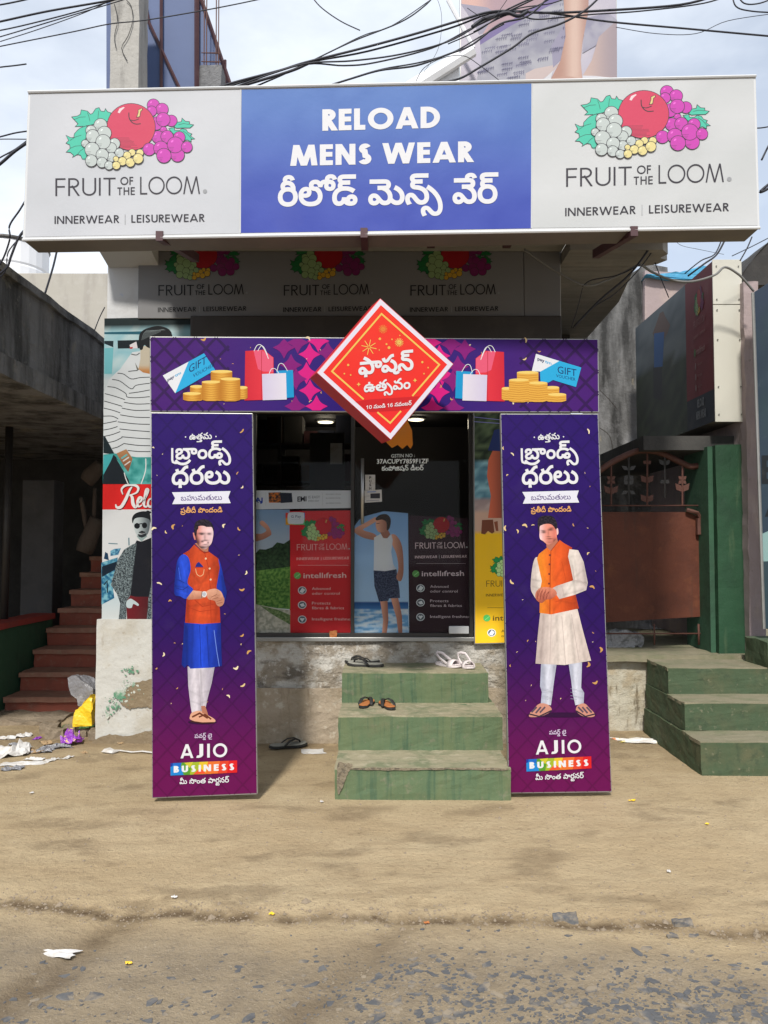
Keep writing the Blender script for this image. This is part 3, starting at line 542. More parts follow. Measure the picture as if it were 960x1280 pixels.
161:'533,-12 *-37,0 *-60,19 *-48,44 -23,39 21,0 *-26,-41 *-54,-44 *-62,-17 -39,0 *-55,0 *-73,39 *-36,65 0,38 *0,41 *33,58 *66,43 49,17 *41,15 *48,34 0,33 *0,16 *-14,25 *-33,15 -28,0 *-43,0 *-42,-33 0,-29 *0,-13 *7,-22 3,-7 -75,-21 *-8,15 *-9,37 0,21 *0,32 *34,57 *74,36 59,0 *60,0 *68,-40 *29,-60 0,-30 *0,-38 *-30,-53 *-59,-38 -44,-16 *-53,-20 *-51,-41 0,-33 *0,-29 *41,-35 43,0 *42,0 *55,29 *29,54 3,35 78,0 *3,-41 *32,-52 *48,-25 28,0 *55,0 *52,64 0,61 *0,59 *-47,89 *-78,65 -46,23 48,47 *61,-24 *93,-79 *52,-107 0,-67 *0,-67 *-45,-94 *-81,-49|916,220 *-37,0 *-53,22 *-32,37 *-15,44 0,21 *0,32 *19,46 14,21 88,7 *-25,-25 *-23,-47 0,-25 *0,-30 *35,-37 33,0 *35,0 *29,37 0,27 *0,42 *-51,33 -46,0 -493,0 0,75 451,0 *43,0 *60,-7 *44,-16 18,-15 *21,-16 *26,-55 0,-38 *0,-63 *-76,-70',
574:'-373,-286 *-83,0 *-137,45 *-107,85 -41,59 61,54 *55,-82 *152,-82 100,0 *103,0 *149,81 55,83 61,-54 *-45,-63 *-107,-84 *-132,-42',
41:'504,-12 *-37,0 *-58,20 *-45,45 -21,37 19,2 *-21,-43 *-52,-45 *-58,-16 -33,0 *-73,0 *-90,112 0,100 *0,89 *78,135 *144,76 100,0 *100,0 *140,-77 *74,-135 0,-88 *0,-68 *-41,-95 *-75,-49|496,67 *42,0 *50,62 0,73 *0,65 *-49,100 *-99,58 -76,0 -15,0 *-75,0 *-103,-55 *-53,-99 0,-66 *0,-75 *49,-63 43,0 *45,0 *55,65 4,53 78,0 *4,-61 *63,-57|308,-125 7,141 75,0 8,-141|323,425 *-29,0 *-53,22 *-44,61 -16,56 83,27 *15,-55 *28,-36 22,0 *20,0 *35,25 32,40 31,40 *34,44 *57,52 *64,24 44,0 6,-77 *-35,-2 *-47,-18 *-39,-39 -26,-33 -23,-30 *-28,-36 *-50,-44 *-51,-21',
49:'35,236 *0,78 *66,119 *117,67 78,0 *79,0 *117,-65 *66,-118 0,-80 *0,-74 *-64,-113 *-118,-62 -80,0 *-79,0 *-117,62 *-65,111|118,248 *0,-81 *90,-100 88,0 *60,0 *79,45 *40,80 0,50 *0,51 *-39,83 *-79,49 -61,0 *-61,0 *-79,-49 *-38,-80|265,425 *-29,0 *-53,22 *-44,61 -16,56 83,27 *15,-55 *28,-36 22,0 *20,0 *35,25 32,40 31,40 *34,44 *57,52 *64,24 44,0 6,-77 *-35,-2 *-47,-18 *-39,-39 -26,-33 -23,-30 *-28,-36 *-50,-44 *-51,-21',
51:'356,-12 *-105,0 *-143,72 *-73,127 0,82 *0,74 *51,103 *86,54 53,0 *40,0 *59,-31 *33,-57 0,-39 *0,-40 *-34,-63 *-69,-35 -53,0 *-33,0 *-56,22 *-41,32 -13,15 23,62 *8,-11 *29,-29 *46,-21 32,0 *41,0 *41,34 0,30 *0,29 *-32,31 -26,0 *-48,0 *-58,-78 0,-67 0,-18 *0,-40 *29,-71 *58,-56 *91,-32 61,0 *110,0 *128,92 0,86 *0,58 *-65,92 -69,28 40,77 *83,-36 *94,-128 0,-86 *0,-74 *-66,-119 *-141,-69',
58:'485,-12 *-48,0 *-71,36 *-60,64 -33,43 *-29,40 *-42,36 -30,0 *-28,0 *-37,-36 0,-35 *0,-31 *39,-42 34,0 *34,0 *45,40 16,38 53,-60 *-19,-27 *-42,-42 *-53,-24 -39,0 *-53,0 *-64,44 *-29,69 0,37 *0,44 *38,64 *64,36 39,0 *36,0 *56,-25 *54,-53 32,-43 *27,-35 *42,-42 *44,-17 29,0 *50,0 *53,64 0,58 *0,55 *-47,88 *-80,69 -48,24 36,75 *10,-4 *30,-17 9,-8 20,-25 *43,-25 *69,-76 *41,-96 0,-56 *0,-63 *-44,-92 *-85,-50|877,220 *-37,0 *-53,22 *-32,37 *-15,44 0,21 *0,32 *19,46 14,21 88,7 *-25,-25 *-23,-47 0,-25 *0,-30 *35,-37 33,0 *35,0 *29,37 0,27 *0,42 *-51,33 -46,0 -404,0 10,75 352,0 *43,0 *60,-7 *44,-16 18,-15 *21,-16 *26,-55 0,-38 *0,-63 *-76,-70|197,425 *-29,0 *-53,22 *-44,61 -16,56 83,27 *15,-55 *28,-36 22,0 *20,0 *35,25 32,40 31,40 *34,44 *57,52 *64,24 44,0 6,-77 *-35,-2 *-47,-18 *-39,-39 -26,-33 -23,-30 *-28,-36 *-50,-44 *-51,-21',
508:'137,-12 *-59,0 *-90,44 *-66,72 *-47,88 -17,44 81,34 *15,-48 *49,-93 *79,-62 57,0 *57,0 *57,65 0,61 *0,58 *-47,87 *-79,63 -50,22 37,77 *62,-26 *100,-88 *60,-116 0,-71 *0,-66 *-45,-94 *-88,-51',
43:'485,-12 *-48,0 *-71,36 *-60,64 -33,43 *-29,40 *-42,36 -30,0 *-28,0 *-37,-36 0,-35 *0,-31 *39,-42 34,0 *34,0 *45,40 16,38 53,-60 *-19,-27 *-42,-42 *-53,-24 -39,0 *-53,0 *-64,44 *-29,69 0,37 *0,44 *38,64 *64,36 39,0 *36,0 *56,-25 *54,-53 32,-43 *27,-35 *42,-42 *44,-17 29,0 *50,0 *53,65 0,61 *0,58 *-46,87 *-80,63 -50,22 38,77 *62,-26 *100,-88 *59,-117 0,-71 *0,-66 *-45,-94 *-85,-50|197,425 *-29,0 *-53,22 *-44,61 -16,56 83,27 *15,-55 *28,-36 22,0 *20,0 *35,25 32,40 31,40 *34,44 *57,52 *64,24 44,0 6,-77 *-35,-2 *-47,-18 *-39,-39 -26,-33 -23,-30 *-28,-36 *-50,-44 *-51,-21',
572:'-354,-283 *-78,0 *-129,45 *-103,83 -39,58 61,54 *52,-79 *142,-82 94,0 *95,0 *141,79 52,82 62,-54 *-43,-62 *-102,-83 *-126,-41',
226:'394,-12 *-121,0 *-159,65 *-78,113 0,71 *0,56 *47,85 *82,47 53,0 *42,0 *60,-31 *32,-56 0,-37 *0,-61 *-83,-73 -75,0 *-22,0 *-40,9 *-34,14 -15,9 7,71 *20,-15 *45,-18 27,0 *49,0 *41,36 0,28 *0,26 *-31,27 -28,0 *-30,0 *-47,-28 *-28,-49 0,-31 0,-5 *0,-43 *41,-65 *74,-44 *103,-22 63,0 *83,0 *109,34 *62,54 *25,62 0,29 0,44 *-8,27 *-49,37 -35,0 *-25,0 *-41,-29 0,-32 *0,-22 *32,-34 34,0 *26,0 *38,19 *23,35 5,23 16,-90 *-15,-18 *-35,-26 *-43,-13 -28,0 *-38,0 *-60,30 *-34,58 0,40 *0,38 *33,59 *65,33 47,0 *33,0 *53,-24 22,-28 27,-12 *17,-22 *15,-63 0,-31 *0,-55 *-41,-94 *-85,-69 *-132,-39|379,689 *75,0 *130,-40 *98,-77 *54,-113 0,-73 *0,-19 *-6,-40 -5,-16 -68,36 *3,12 *2,20 0,8 *0,60 *-66,106 *-134,67 -103,0 *-44,0 *-42,-32 0,-25 *0,-24 *28,-30 29,0 *27,0 *35,27 0,36 *0,24 *-19,41 -14,13 71,11 *14,-22 *19,-49 0,-28 *0,-55 *-70,-67 -64,0 *-46,0 *-58,37 *-26,56 0,27 *0,41 *42,58 *80,30|380,853 *61,0 *69,-51 17,-45 -76,-20 *-5,15 *-18,23 *-27,12 -20,0 *-27,0 *-40,-28 0,-27 *0,-14 *19,-35 30,-20 -74,-28 *-27,25 *-23,50 0,30 *0,36 *37,50 *64,27',
228:'329,683 *77,0 *107,-59 *56,-97 0,-58 *0,-18 *-5,-36 -3,-11 -70,34 *1,5 *0,7 0,4 *0,33 *-30,71 *-72,49 -62,0 *-57,0 *-49,-41 0,-26 *0,-25 *24,-34 22,-13 -87,-20 *-18,19 *-20,50 0,25 *0,39 *39,64 *83,38|504,-12 *-37,0 *-58,20 *-45,45 -21,37 19,2 *-21,-43 *-52,-45 *-58,-16 -33,0 *-73,0 *-90,112 0,100 *0,89 *78,135 *144,76 100,0 *100,0 *140,-77 *74,-135 0,-88 *0,-68 *-41,-95 *-75,-49|496,67 *42,0 *50,62 0,73 *0,65 *-49,100 *-99,58 -76,0 -15,0 *-75,0 *-103,-55 *-53,-99 0,-66 *0,-75 *49,-63 43,0 *45,0 *55,65 4,53 78,0 *4,-61 *63,-57|390,845 *61,0 *69,-51 17,-45 -76,-20 *-5,15 *-18,23 *-27,12 -20,0 *-27,0 *-40,-28 0,-27 *0,-14 *19,-35 30,-20 -74,-28 *-27,25 *-23,50 0,30 *0,36 *37,50 *64,27',
383:'862,249 *-37,0 *-53,22 *-32,36 *-15,44 0,22 *0,32 *19,46 14,21 88,7 *-25,-25 *-23,-47 0,-25 *0,-30 *35,-37 33,0 *35,0 *29,37 0,27 *0,42 *-51,33 -46,0 -333,0 *-48,0 *-47,-51 -6,-42 -78,0 *-7,46 *-54,47 -32,0 -8,0 *-34,0 *-37,-32 0,-32 *0,-10 *7,-27 6,-8 -78,-22 *-6,15 *-11,41 0,24 *0,35 *37,57 *67,34 44,0 5,0 *32,0 *54,-15 *45,-41 17,-38 -15,5 *14,29 *39,40 *59,20 44,0 273,0 *71,0 *76,-16 27,-22 *21,-16 *26,-54 0,-39 *0,-63 *-76,-70|485,-12 *-48,0 *-71,36 *-60,64 -33,43 *-29,40 *-42,36 -30,0 *-28,0 *-37,-36 0,-35 *0,-31 *39,-42 34,0 *34,0 *45,40 16,38 53,-60 *-19,-27 *-42,-42 *-53,-24 -39,0 *-53,0 *-64,44 *-29,69 0,37 *0,44 *38,64 *64,36 39,0 *36,0 *56,-25 *54,-53 32,-43 *27,-35 *42,-42 *44,-17 29,0 *50,0 *53,64 0,69 *0,76 *-64,140 -55,58 -9,23 *-29,28 *-70,50 *-78,44 -44,17 36,76 *73,-30 *154,-104 63,-73 12,-32 *44,-59 *50,-138 0,-78 *0,-66 *-45,-94 *-85,-50',
40:'504,-12 *-37,0 *-58,20 *-45,45 -21,37 19,2 *-21,-43 *-52,-45 *-58,-16 -33,0 *-73,0 *-90,112 0,100 *0,89 *78,135 *144,76 100,0 *100,0 *140,-77 *74,-135 0,-88 *0,-68 *-41,-95 *-75,-49|496,67 *42,0 *50,62 0,73 *0,65 *-49,100 *-99,58 -76,0 -15,0 *-75,0 *-103,-55 *-53,-99 0,-66 *0,-75 *49,-63 43,0 *45,0 *55,65 4,53 78,0 *4,-61 *63,-57|323,425 *-29,0 *-53,22 *-44,61 -16,56 83,27 *15,-55 *28,-36 22,0 *20,0 *35,25 32,40 31,40 *34,44 *57,52 *64,24 44,0 6,-77 *-35,-2 *-47,-18 *-39,-39 -26,-33 -23,-30 *-28,-36 *-50,-44 *-51,-21',
483:'-157,-386 *-59,0 *-66,36 -17,32 16,6 *-24,-45 *-60,-29 -36,0 *-35,0 *-53,32 *-29,61 0,42 *0,60 *60,85 *108,45 72,0 *63,0 *92,-25 40,-22 -36,-59 *-22,14 *-47,18 *-54,10 -35,0 *-52,0 *-76,-29 *-42,-54 0,-40 *0,-36 *30,-38 27,0 *29,0 *32,37 4,31 68,0 *2,-15 *9,-28 *18,-20 15,-4 *11,-4 *35,-1 20,0 *28,0 *23,21 0,16 *0,17 *-20,15 -17,0 *-16,0 *-22,-15 0,-18 *0,-14 *14,-23 11,-6 -57,-7 *-10,14 *-14,28 0,22 *0,36 *49,43 43,0 *46,0 *54,-51 0,-38 *0,-34 *-30,-44 *-53,-22',
69:'-32,553 *0,-33 *-23,-47 -16,-13 *-23,-19 *-65,-16 -57,0 -55,0 0,75 67,0 *32,0 *33,7 10,8 *8,7 *7,18 0,12 *0,13 *-8,20 -8,7 *-10,8 *-30,8 -35,0 -344,0 0,75 338,0 *55,0 *63,-16 23,-20 *17,-15 *21,-45|-440,-61 *46,0 *57,-34 *26,-52 0,-26 *0,-28 *-18,-40 -14,-20 -84,-6 *26,21 *21,41 0,21 *0,26 *-33,31 -31,0 *-31,0 *-30,-31 0,-22 *0,-35 *51,-28 46,0 406,0 0,-75 -357,0 *-42,0 *-63,7 *-47,16 -17,13 *-21,16 *-25,48 0,37 *0,54 *74,66',
235:'481,-12 *-46,0 *-70,36 *-59,64 -33,43 *-29,40 *-42,36 -30,0 *-28,0 *-37,-36 0,-35 *0,-31 *39,-42 34,0 *34,0 *45,40 16,38 53,-60 *-19,-27 *-42,-42 *-53,-24 -39,0 *-53,0 *-64,44 *-29,69 0,37 *0,44 *38,64 *64,36 39,0 *36,0 *56,-25 *54,-53 32,-43 *27,-35 *42,-42 *42,-17 28,0 *35,0 *47,31 *24,70 0,57 *0,66 *-44,131 *-78,112 *-104,79 -60,13 *-12,3 *-26,3 -13,0 *-37,0 *-40,-32 0,-24 *0,-25 *28,-30 29,0 *27,0 *35,28 0,35 *0,24 *-19,41 -14,13 71,11 *14,-22 *19,-49 0,-27 *0,-56 *-70,-67 -64,0 *-46,0 *-58,38 *-26,55 0,27 *0,42 *41,57 *74,30 49,0 *79,0 *146,-73 *115,-130 *67,-174 0,-101 *0,-81 *-46,-104 *-87,-50|828,-12 *-67,0 *-101,68 -39,55 40,65 *28,-37 *55,-48 *59,-24 32,0 *51,0 *54,65 0,61 *0,58 *-47,87 *-79,63 -50,22 37,77 *62,-26 *100,-88 *60,-116 0,-71 *0,-99 *-100,-112|286,853 *61,0 *69,-51 17,-45 -76,-20 *-5,15 *-18,23 *-27,12 -20,0 *-27,0 *-40,-28 0,-27 *0,-14 *19,-35 30,-20 -74,-28 *-27,25 *-23,50 0,30 *0,36 *37,50 *64,27',
396:'862,249 *-37,0 *-53,22 *-32,36 *-15,44 0,22 *0,32 *19,46 14,21 88,7 *-25,-25 *-23,-47 0,-25 *0,-30 *35,-37 33,0 *35,0 *29,37 0,27 *0,42 *-51,33 -46,0 -333,0 *-48,0 *-47,-51 -6,-42 -78,0 *-7,46 *-54,47 -32,0 -8,0 *-34,0 *-37,-32 0,-32 *0,-10 *7,-27 6,-8 -78,-22 *-6,15 *-11,41 0,24 *0,35 *37,57 *67,34 44,0 5,0 *32,0 *54,-15 *45,-41 17,-38 -15,5 *14,29 *39,40 *59,20 44,0 273,0 *71,0 *76,-16 27,-22 *21,-16 *26,-54 0,-39 *0,-63 *-76,-70|472,-12 *-47,0 *-70,31 *-62,65 -37,49 *-21,29 *-29,33 *-25,14 -17,0 *-23,0 *-30,-37 0,-29 *0,-35 *24,-62 24,-32 -81,-27 *-22,35 *-27,75 0,46 *0,41 *35,64 *61,38 40,0 *39,0 *53,-27 *45,-49 26,-35 *30,-39 *44,-47 *46,-22 32,0 *49,0 *55,64 0,66 *0,78 *-65,141 -55,58 -8,22 *-30,29 *-69,50 *-78,44 -44,17 36,76 *72,-30 *155,-104 62,-73 12,-32 *44,-59 *51,-138 0,-78 *0,-65 *-45,-95 *-86,-50',
159:'485,-12 *-48,0 *-71,36 *-60,64 -33,43 *-29,40 *-42,36 -30,0 *-28,0 *-37,-36 0,-35 *0,-31 *39,-42 34,0 *34,0 *45,40 16,38 53,-60 *-19,-27 *-42,-42 *-53,-24 -39,0 *-53,0 *-64,44 *-29,69 0,37 *0,44 *38,64 *64,36 39,0 *36,0 *56,-25 *54,-53 32,-43 *27,-35 *42,-42 *44,-17 29,0 *50,0 *53,63 0,70 *0,67 *-52,124 -44,54 -8,24 *-55,56 *-122,80 -68,31 36,76 *54,-22 *108,-68 *100,-88 40,-53 11,-26 *40,-55 *43,-130 0,-72 *0,-66 *-45,-94 *-85,-50|875,220 *-37,0 *-53,22 *-32,37 *-15,44 0,21 *0,32 *19,46 14,21 88,7 *-25,-25 *-23,-47 0,-25 *0,-30 *35,-37 33,0 *35,0 *29,37 0,27 *0,42 *-51,33 -46,0 -749,0 0,75 707,0 *43,0 *60,-7 *44,-16 18,-15 *21,-16 *26,-55 0,-38 *0,-63 *-76,-70',
481:'-167,-386 *-41,0 *-57,32 -24,39 20,2 *-17,-29 *-39,-32 *-43,-12 -25,0 *-47,0 *-63,43 *-32,71 0,42 *0,55 *44,75 *69,39 38,0 *46,0 *51,-47 0,-39 *0,-41 *-56,-53 -56,0 *-36,0 *-59,29 -14,15 16,50 *9,-10 *43,-29 34,0 *29,0 *28,19 0,16 *0,15 *-21,17 -20,0 *-32,0 *-46,-52 0,-49 0,-9 *0,-22 *12,-43 *34,-28 31,0 *38,0 *36,37 4,31 67,0 *4,-35 *39,-33 28,0 *35,0 *32,37 0,34 *0,47 *-66,60 -55,21 34,62 *44,-17 *72,-56 *42,-73 0,-45 *0,-64 *-70,-70',
23:'264,-12 *-64,0 *-103,36 *-67,70 -12,52 86,23 *9,-31 *37,-46 *65,-25 52,0 *53,0 *61,19 *27,33 0,22 *0,20 *-20,30 *-48,19 -43,3 -65,5 *-52,4 *-75,17 -24,19 *-21,16 *-23,49 0,34 *0,41 *48,65 *95,37 72,0 *66,0 *89,-25 *59,-61 18,-54 -86,-22 *-9,29 *-33,39 *-58,19 -46,0 *-50,0 *-58,-18 *-24,-30 0,-19 *0,-27 *45,-31 66,-5 77,-5 *52,-4 *65,-22 21,-17 *23,-19 *22,-54 0,-32 *0,-50 *-51,-69 *-101,-35|234,425 *-29,0 *-53,22 *-44,61 -16,56 83,27 *15,-55 *28,-36 22,0 *20,0 *35,25 32,40 31,40 *34,44 *57,52 *64,24 44,0 6,-77 *-35,-2 *-47,-18 *-39,-39 -26,-33 -23,-30 *-28,-36 *-50,-44 *-51,-21',
419:'862,249 *-37,0 *-53,22 *-32,36 *-15,44 0,22 *0,32 *19,46 14,21 88,7 *-25,-25 *-23,-47 0,-25 *0,-30 *35,-37 33,0 *35,0 *29,37 0,27 *0,42 *-51,33 -46,0 -333,0 *-48,0 *-47,-51 -6,-42 -78,0 *-7,46 *-54,47 -32,0 -8,0 *-34,0 *-37,-32 0,-32 *0,-10 *7,-27 6,-8 -78,-22 *-6,15 *-11,41 0,24 *0,35 *37,57 *67,34 44,0 5,0 *32,0 *54,-15 *45,-41 17,-38 -15,5 *14,29 *39,40 *59,20 44,0 273,0 *71,0 *76,-16 27,-22 *21,-16 *26,-54 0,-39 *0,-63 *-76,-70|888,679 *61,0 *69,-50 18,-46 -76,-20 *-5,15 *-19,23 *-27,12 -19,0 *-27,0 *-40,-28 0,-27 *0,-14 *19,-35 30,-20 -74,-28 *-27,25 *-23,50 0,30 *0,36 *37,50 *63,27|485,-12 *-48,0 *-71,36 *-60,64 -33,43 *-29,40 *-42,36 -30,0 *-28,0 *-37,-36 0,-35 *0,-31 *39,-42 34,0 *34,0 *45,40 16,38 53,-60 *-19,-27 *-42,-42 *-53,-24 -39,0 *-53,0 *-64,44 *-29,69 0,37 *0,44 *38,64 *64,36 39,0 *36,0 *56,-25 *54,-53 32,-43 *27,-35 *42,-42 *44,-17 29,0 *50,0 *53,64 0,69 *0,76 *-64,140 -55,58 -9,23 *-29,28 *-70,50 *-78,44 -44,17 36,76 *73,-30 *154,-104 63,-73 12,-32 *44,-59 *50,-138 0,-78 *0,-66 *-45,-94 *-85,-50',
182:'530,-12 *-38,0 *-59,21 *-47,44 -20,36 20,1 *-26,-41 *-54,-44 *-62,-17 -39,0 *-55,0 *-73,39 *-36,65 0,38 *0,41 *33,58 *66,43 49,17 *41,15 *48,34 0,33 *0,16 *-14,25 *-33,15 -28,0 *-43,0 *-42,-33 0,-29 *0,-13 *7,-22 3,-7 -75,-21 *-8,15 *-9,37 0,21 *0,32 *34,57 *74,36 59,0 *60,0 *68,-40 *29,-60 0,-30 *0,-38 *-30,-53 *-59,-38 -44,-16 *-53,-20 *-51,-41 0,-33 *0,-29 *41,-35 43,0 *42,0 *55,29 *29,54 3,35 78,0 *4,-61 *64,-57 45,0 *47,0 *44,40 0,35 *0,23 *-14,38 -11,18 74,31 *15,-22 *19,-63 0,-32 *0,-46 *-40,-66 *-76,-35|512,252 *-54,0 *-84,30 *-58,49 -17,26 36,57 *29,-44 *101,-43 49,0 *49,0 *52,48 0,48 0,4 *0,27 *-22,55 *-47,37 -38,0 *-31,0 *-34,-24 0,-22 *0,-19 *19,-19 *27,-6 10,0 *44,0 *49,41 22,32 36,-50 *-13,-19 *-37,-41 *-57,-28 -43,0 *-51,0 *-77,50 0,56 *0,51 *72,63 64,0 *59,0 *81,-53 *41,-86 0,-49 *0,-50 *-40,-78 *-78,-43',
223:'546,-12 *-55,0 *-78,23 *-50,43 -17,30 16,7 *-21,-43 *-52,-45 *-58,-15 -33,0 *-73,0 *-90,110 0,96 *0,97 *85,136 *157,73 106,0 *53,0 *90,-19 *79,-34 37,-23 -49,-66 *-34,22 *-66,30 *-72,15 -44,0 *-82,0 *-116,-53 *-61,-102 0,-73 *0,-70 *49,-60 43,0 *47,0 *53,65 4,53 78,0 *2,-39 *33,-60 36,-10 *17,-7 *43,-6 27,0 *41,0 *40,35 0,31 *0,31 *-37,28 -29,0 *-27,0 *-39,-29 0,-35 *0,-25 *20,-40 14,-13 -66,-11 *-14,22 *-24,52 0,32 *0,56 *77,68 63,0 *42,0 *64,-34 *36,-59 0,-37 *0,-38 *-25,-55 *-45,-36 *-60,-18|367,432 *-36,0 *-64,15 -29,11 27,64 *20,-8 *48,-13 30,0 *43,0 *60,34 0,52 0,7 *0,39 *-58,53 -47,0 *-25,0 *-36,-18 0,-20 *0,-22 *36,-18 24,0 *38,0 *50,41 24,26 24,-57 *-13,-14 *-36,-32 *-52,-22 -39,0 *-60,0 *-67,45 0,48 *0,31 *34,46 *62,27 42,0 *86,0 *84,-93 0,-71 *0,-72 *-87,-79|398,869 *61,0 *69,-48 18,-44 -76,-20 *-8,23 *-36,24 -28,0 *-31,0 *-39,-27 0,-27 *0,-12 *9,-23 11,-11 -63,-28 *-13,17 *-15,42 0,22 *0,53 *78,59'}
TW={
'రీలోడ్ మెన్స్ వేర్':([(237, 0, 0), (427, 593, 0), (115, 1557, 0), (279, 2597, 0), (122, 3655, 0), (504, 4308, 0), (321, 5014, 0), (129, 5725, 0)],6318),
'ఫాషన్':([(160, 0, 0), (56, 1000, 0), (122, 1713, 0)],2415),
'ఉత్సవం':([(13, 0, 0), (38, 798, 0), (504, 1555, 0), (54, 1961, 0), (6, 2672, 0)],3179),
'10 నుండి 16 నవంబర్':([(629, 0, 0), (628, 572, 0), (42, 1444, 0), (63, 2146, 0), (6, 2492, 0), (187, 2999, 0), (629, 4039, 0), (634, 4611, 0), (42, 5483, 0), (54, 6185, 0), (6, 6896, 0), (45, 7403, 0), (129, 8153, 0)],8746),
'ఉత్తమ':([(13, 0, 0), (38, 798, 0), (486, 1502, 0), (47, 1576, 0)],2634),
'బ్రాండ్స్':([(161, 0, 0), (574, 750, 0), (6, 1072, 0), (115, 1579, 0), (504, 2285, 0)],2691),
'ధరలు':([(41, 0, 0), (49, 706, 0), (51, 1299, 0), (63, 2008, 0)],2354),
'బహుమతులు':([(45, 0, 0), (58, 750, 0), (508, 1783, 0), (47, 2154, 0), (38, 3212, 0), (63, 3990, 0), (51, 4336, 0), (63, 5045, 0)],5391),
'ప్రతీదీ పొందండి':([(43, 0, 0), (572, 711, 0), (226, 711, 0), (228, 1493, 0), (383, 2499, 0), (6, 3506, 0), (40, 4013, 0), (6, 4719, 0), (187, 5226, 0)],5966),
'పవర్డ్ బై':([(43, 0, 0), (54, 711, 0), (129, 1422, 0), (483, 1996, 0), (45, 2315, 0), (69, 3065, 0)],3065),
'మీ సొంత పార్టనర్':([(235, 0, 0), (396, 1358, 0), (6, 2365, 0), (38, 2872, 0), (159, 3950, 0), (49, 4981, 0), (481, 5563, 0), (42, 5574, 0), (129, 6276, 0)],6869),
'కంపోజిషన్ డీలర్':([(23, 0, 0), (6, 522, 0), (419, 1029, 0), (182, 2047, 0), (56, 2778, 0), (122, 3491, 0), (223, 4493, 0), (51, 5233, 0), (129, 5942, 0)],6535)}
# ------------------------------------------------------------------ ground: one sheet, dirt yard running into the old road
def edge_y(x):
    return 3.37+.05*noise.noise(Vector((x*.9, 3, 0)))+.035*noise.noise(Vector((x*4.1, 7, 0)))+.022*noise.noise(Vector((x*14, 2, 0)))+.012*noise.noise(Vector((x*37, 6, 0)))-.055*x
def ground_h(x, y):
    e = edge_y(x)
    h = .018*noise.noise(Vector((x*.8, y*.8, 1)))+.008*noise.noise(Vector((x*3, y*3, 4)))+.006*noise.noise(Vector((x*9, y*9, 9)))+.003*noise.noise(Vector((x*19, y*19, 4)))
    if y > 4.4: h *= max(.25, 1-(y-4.4)*2)
    t = max(0., min(1., (y-e+.05)/.07)); st = t*t*(3-2*t)
    amp = .55+.45*noise.noise(Vector((x*1.3, 11, 0)))
    h -= (1-st)*.022*max(.1, amp)
    # crumbled scar along the edge and two shallow ruts at the left
    h -= .016*math.exp(-((y-e+.03)/.05)**2)*max(0, .6+noise.noise(Vector((x*2.3, 5, 0))))
    for k, (x0, s_) in enumerate(((-1.35, .35), (-.42, .62))):
        if y < e+.1:
            xc = x0+s_*(y-2.4)*.9+.05*noise.noise(Vector((y*3, k, 0)))
            h -= .016*math.exp(-((x-xc)/.09)**2)
    if y > 6.0: h += .03*(y-6.0) if y < 7 else .03
    return h
def axis(stops):
    out = []
    for a, b, st in stops:
        n = max(1, round((b-a)/st)); out += [a+(b-a)*i/n for i in range(n)]
    return out+[stops[-1][1]]
XS = axis([(-80, -10, 10), (-10, -4.2, .4), (-4.2, 4.2, .035), (4.2, 10, .4), (10, 80, 10)])
YS = axis([(-60, -6, 9), (-6, 1.4, .5), (1.4, 4.2, .022), (4.2, 7.2, .05), (7.2, 12, .4), (12, 120, 12)])
gv = []; gc = []
for y in YS:
    for x in XS:
        near = abs(x) < 4.3 and 1.3 < y < 7.3
        gv.append((x, y, ground_h(x, y) if near else (-.028 if y < 3.2 else (.03 if y > 7 else 0))))
        e = edge_y(x)
        road = max(0, min(1, (e-.12-y+.12*noise.noise(Vector((x*2, y*2, 3))))/.25))
        scar = math.exp(-((y-e+.035)/.036)**2)*max(0, min(1, .95+1.1*noise.noise(Vector((x*1.7, 21, 0)))+.9*noise.noise(Vector((x*9, y*9, 2)))))
        for k, (x0, s_) in enumerate(((-1.35, .35), (-.42, .62))):
            if y < e+.1:
                xc = x0+s_*(y-2.4)*.9+.05*noise.noise(Vector((y*3, k, 0)))
                scar = max(scar, (.75-.25*k)*math.exp(-((x-xc)/.10)**2)*(.7+.5*noise.noise(Vector((x*5, y*5, 8)))))
        scar = max(scar, max(0, min(1, (-x-1.15-.5*(y-1.8)+.3*noise.noise(Vector((x*2, y*2, 13))))/.5))*(1. if y < 3.5 else 0))
        if near and y > 3.4:   # trodden damp dirt patches in the yard
            scar = max(scar, .38*max(0, min(1, (noise.fractal(Vector((x*2.2+4, y*4.4, 2)), 1., 2., 5)-.18)/.25)))
            d = min(abs(y-6.28)/.5, 1); scar = max(scar, .55*(1-d))  # darker band along the foot of the shop wall
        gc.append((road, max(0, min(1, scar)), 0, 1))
nx = len(XS)
me = bpy.data.meshes.new('ground')
me.from_pydata(gv, [], [[j*nx+i, j*nx+i+1, (j+1)*nx+i+1, (j+1)*nx+i] for j in range(len(YS)-1) for i in range(nx-1)])
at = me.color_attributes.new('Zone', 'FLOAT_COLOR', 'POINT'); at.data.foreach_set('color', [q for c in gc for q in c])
me.polygons.foreach_set('use_smooth', [True]*len(me.polygons))
ground = bpy.data.objects.new('ground', me); C.objects.link(ground); ground['kind'] = 'structure'; ORG['ground'] = Vector((0, 0, 0))
gm = bpy.data.materials.new('dusty ground'); gm.use_nodes = True; n = gm.node_tree.nodes; l = gm.node_tree.links
b = n['Principled BSDF']; b.inputs['Roughness'].default_value = .97; b.inputs['Specular IOR Level'].default_value = .15
tcn = n.new('ShaderNodeTexCoord'); va = n.new('ShaderNodeVertexColor'); va.layer_name = 'Zone'
sepc = n.new('ShaderNodeSeparateColor'); l.new(va.outputs[0], sepc.inputs[0])
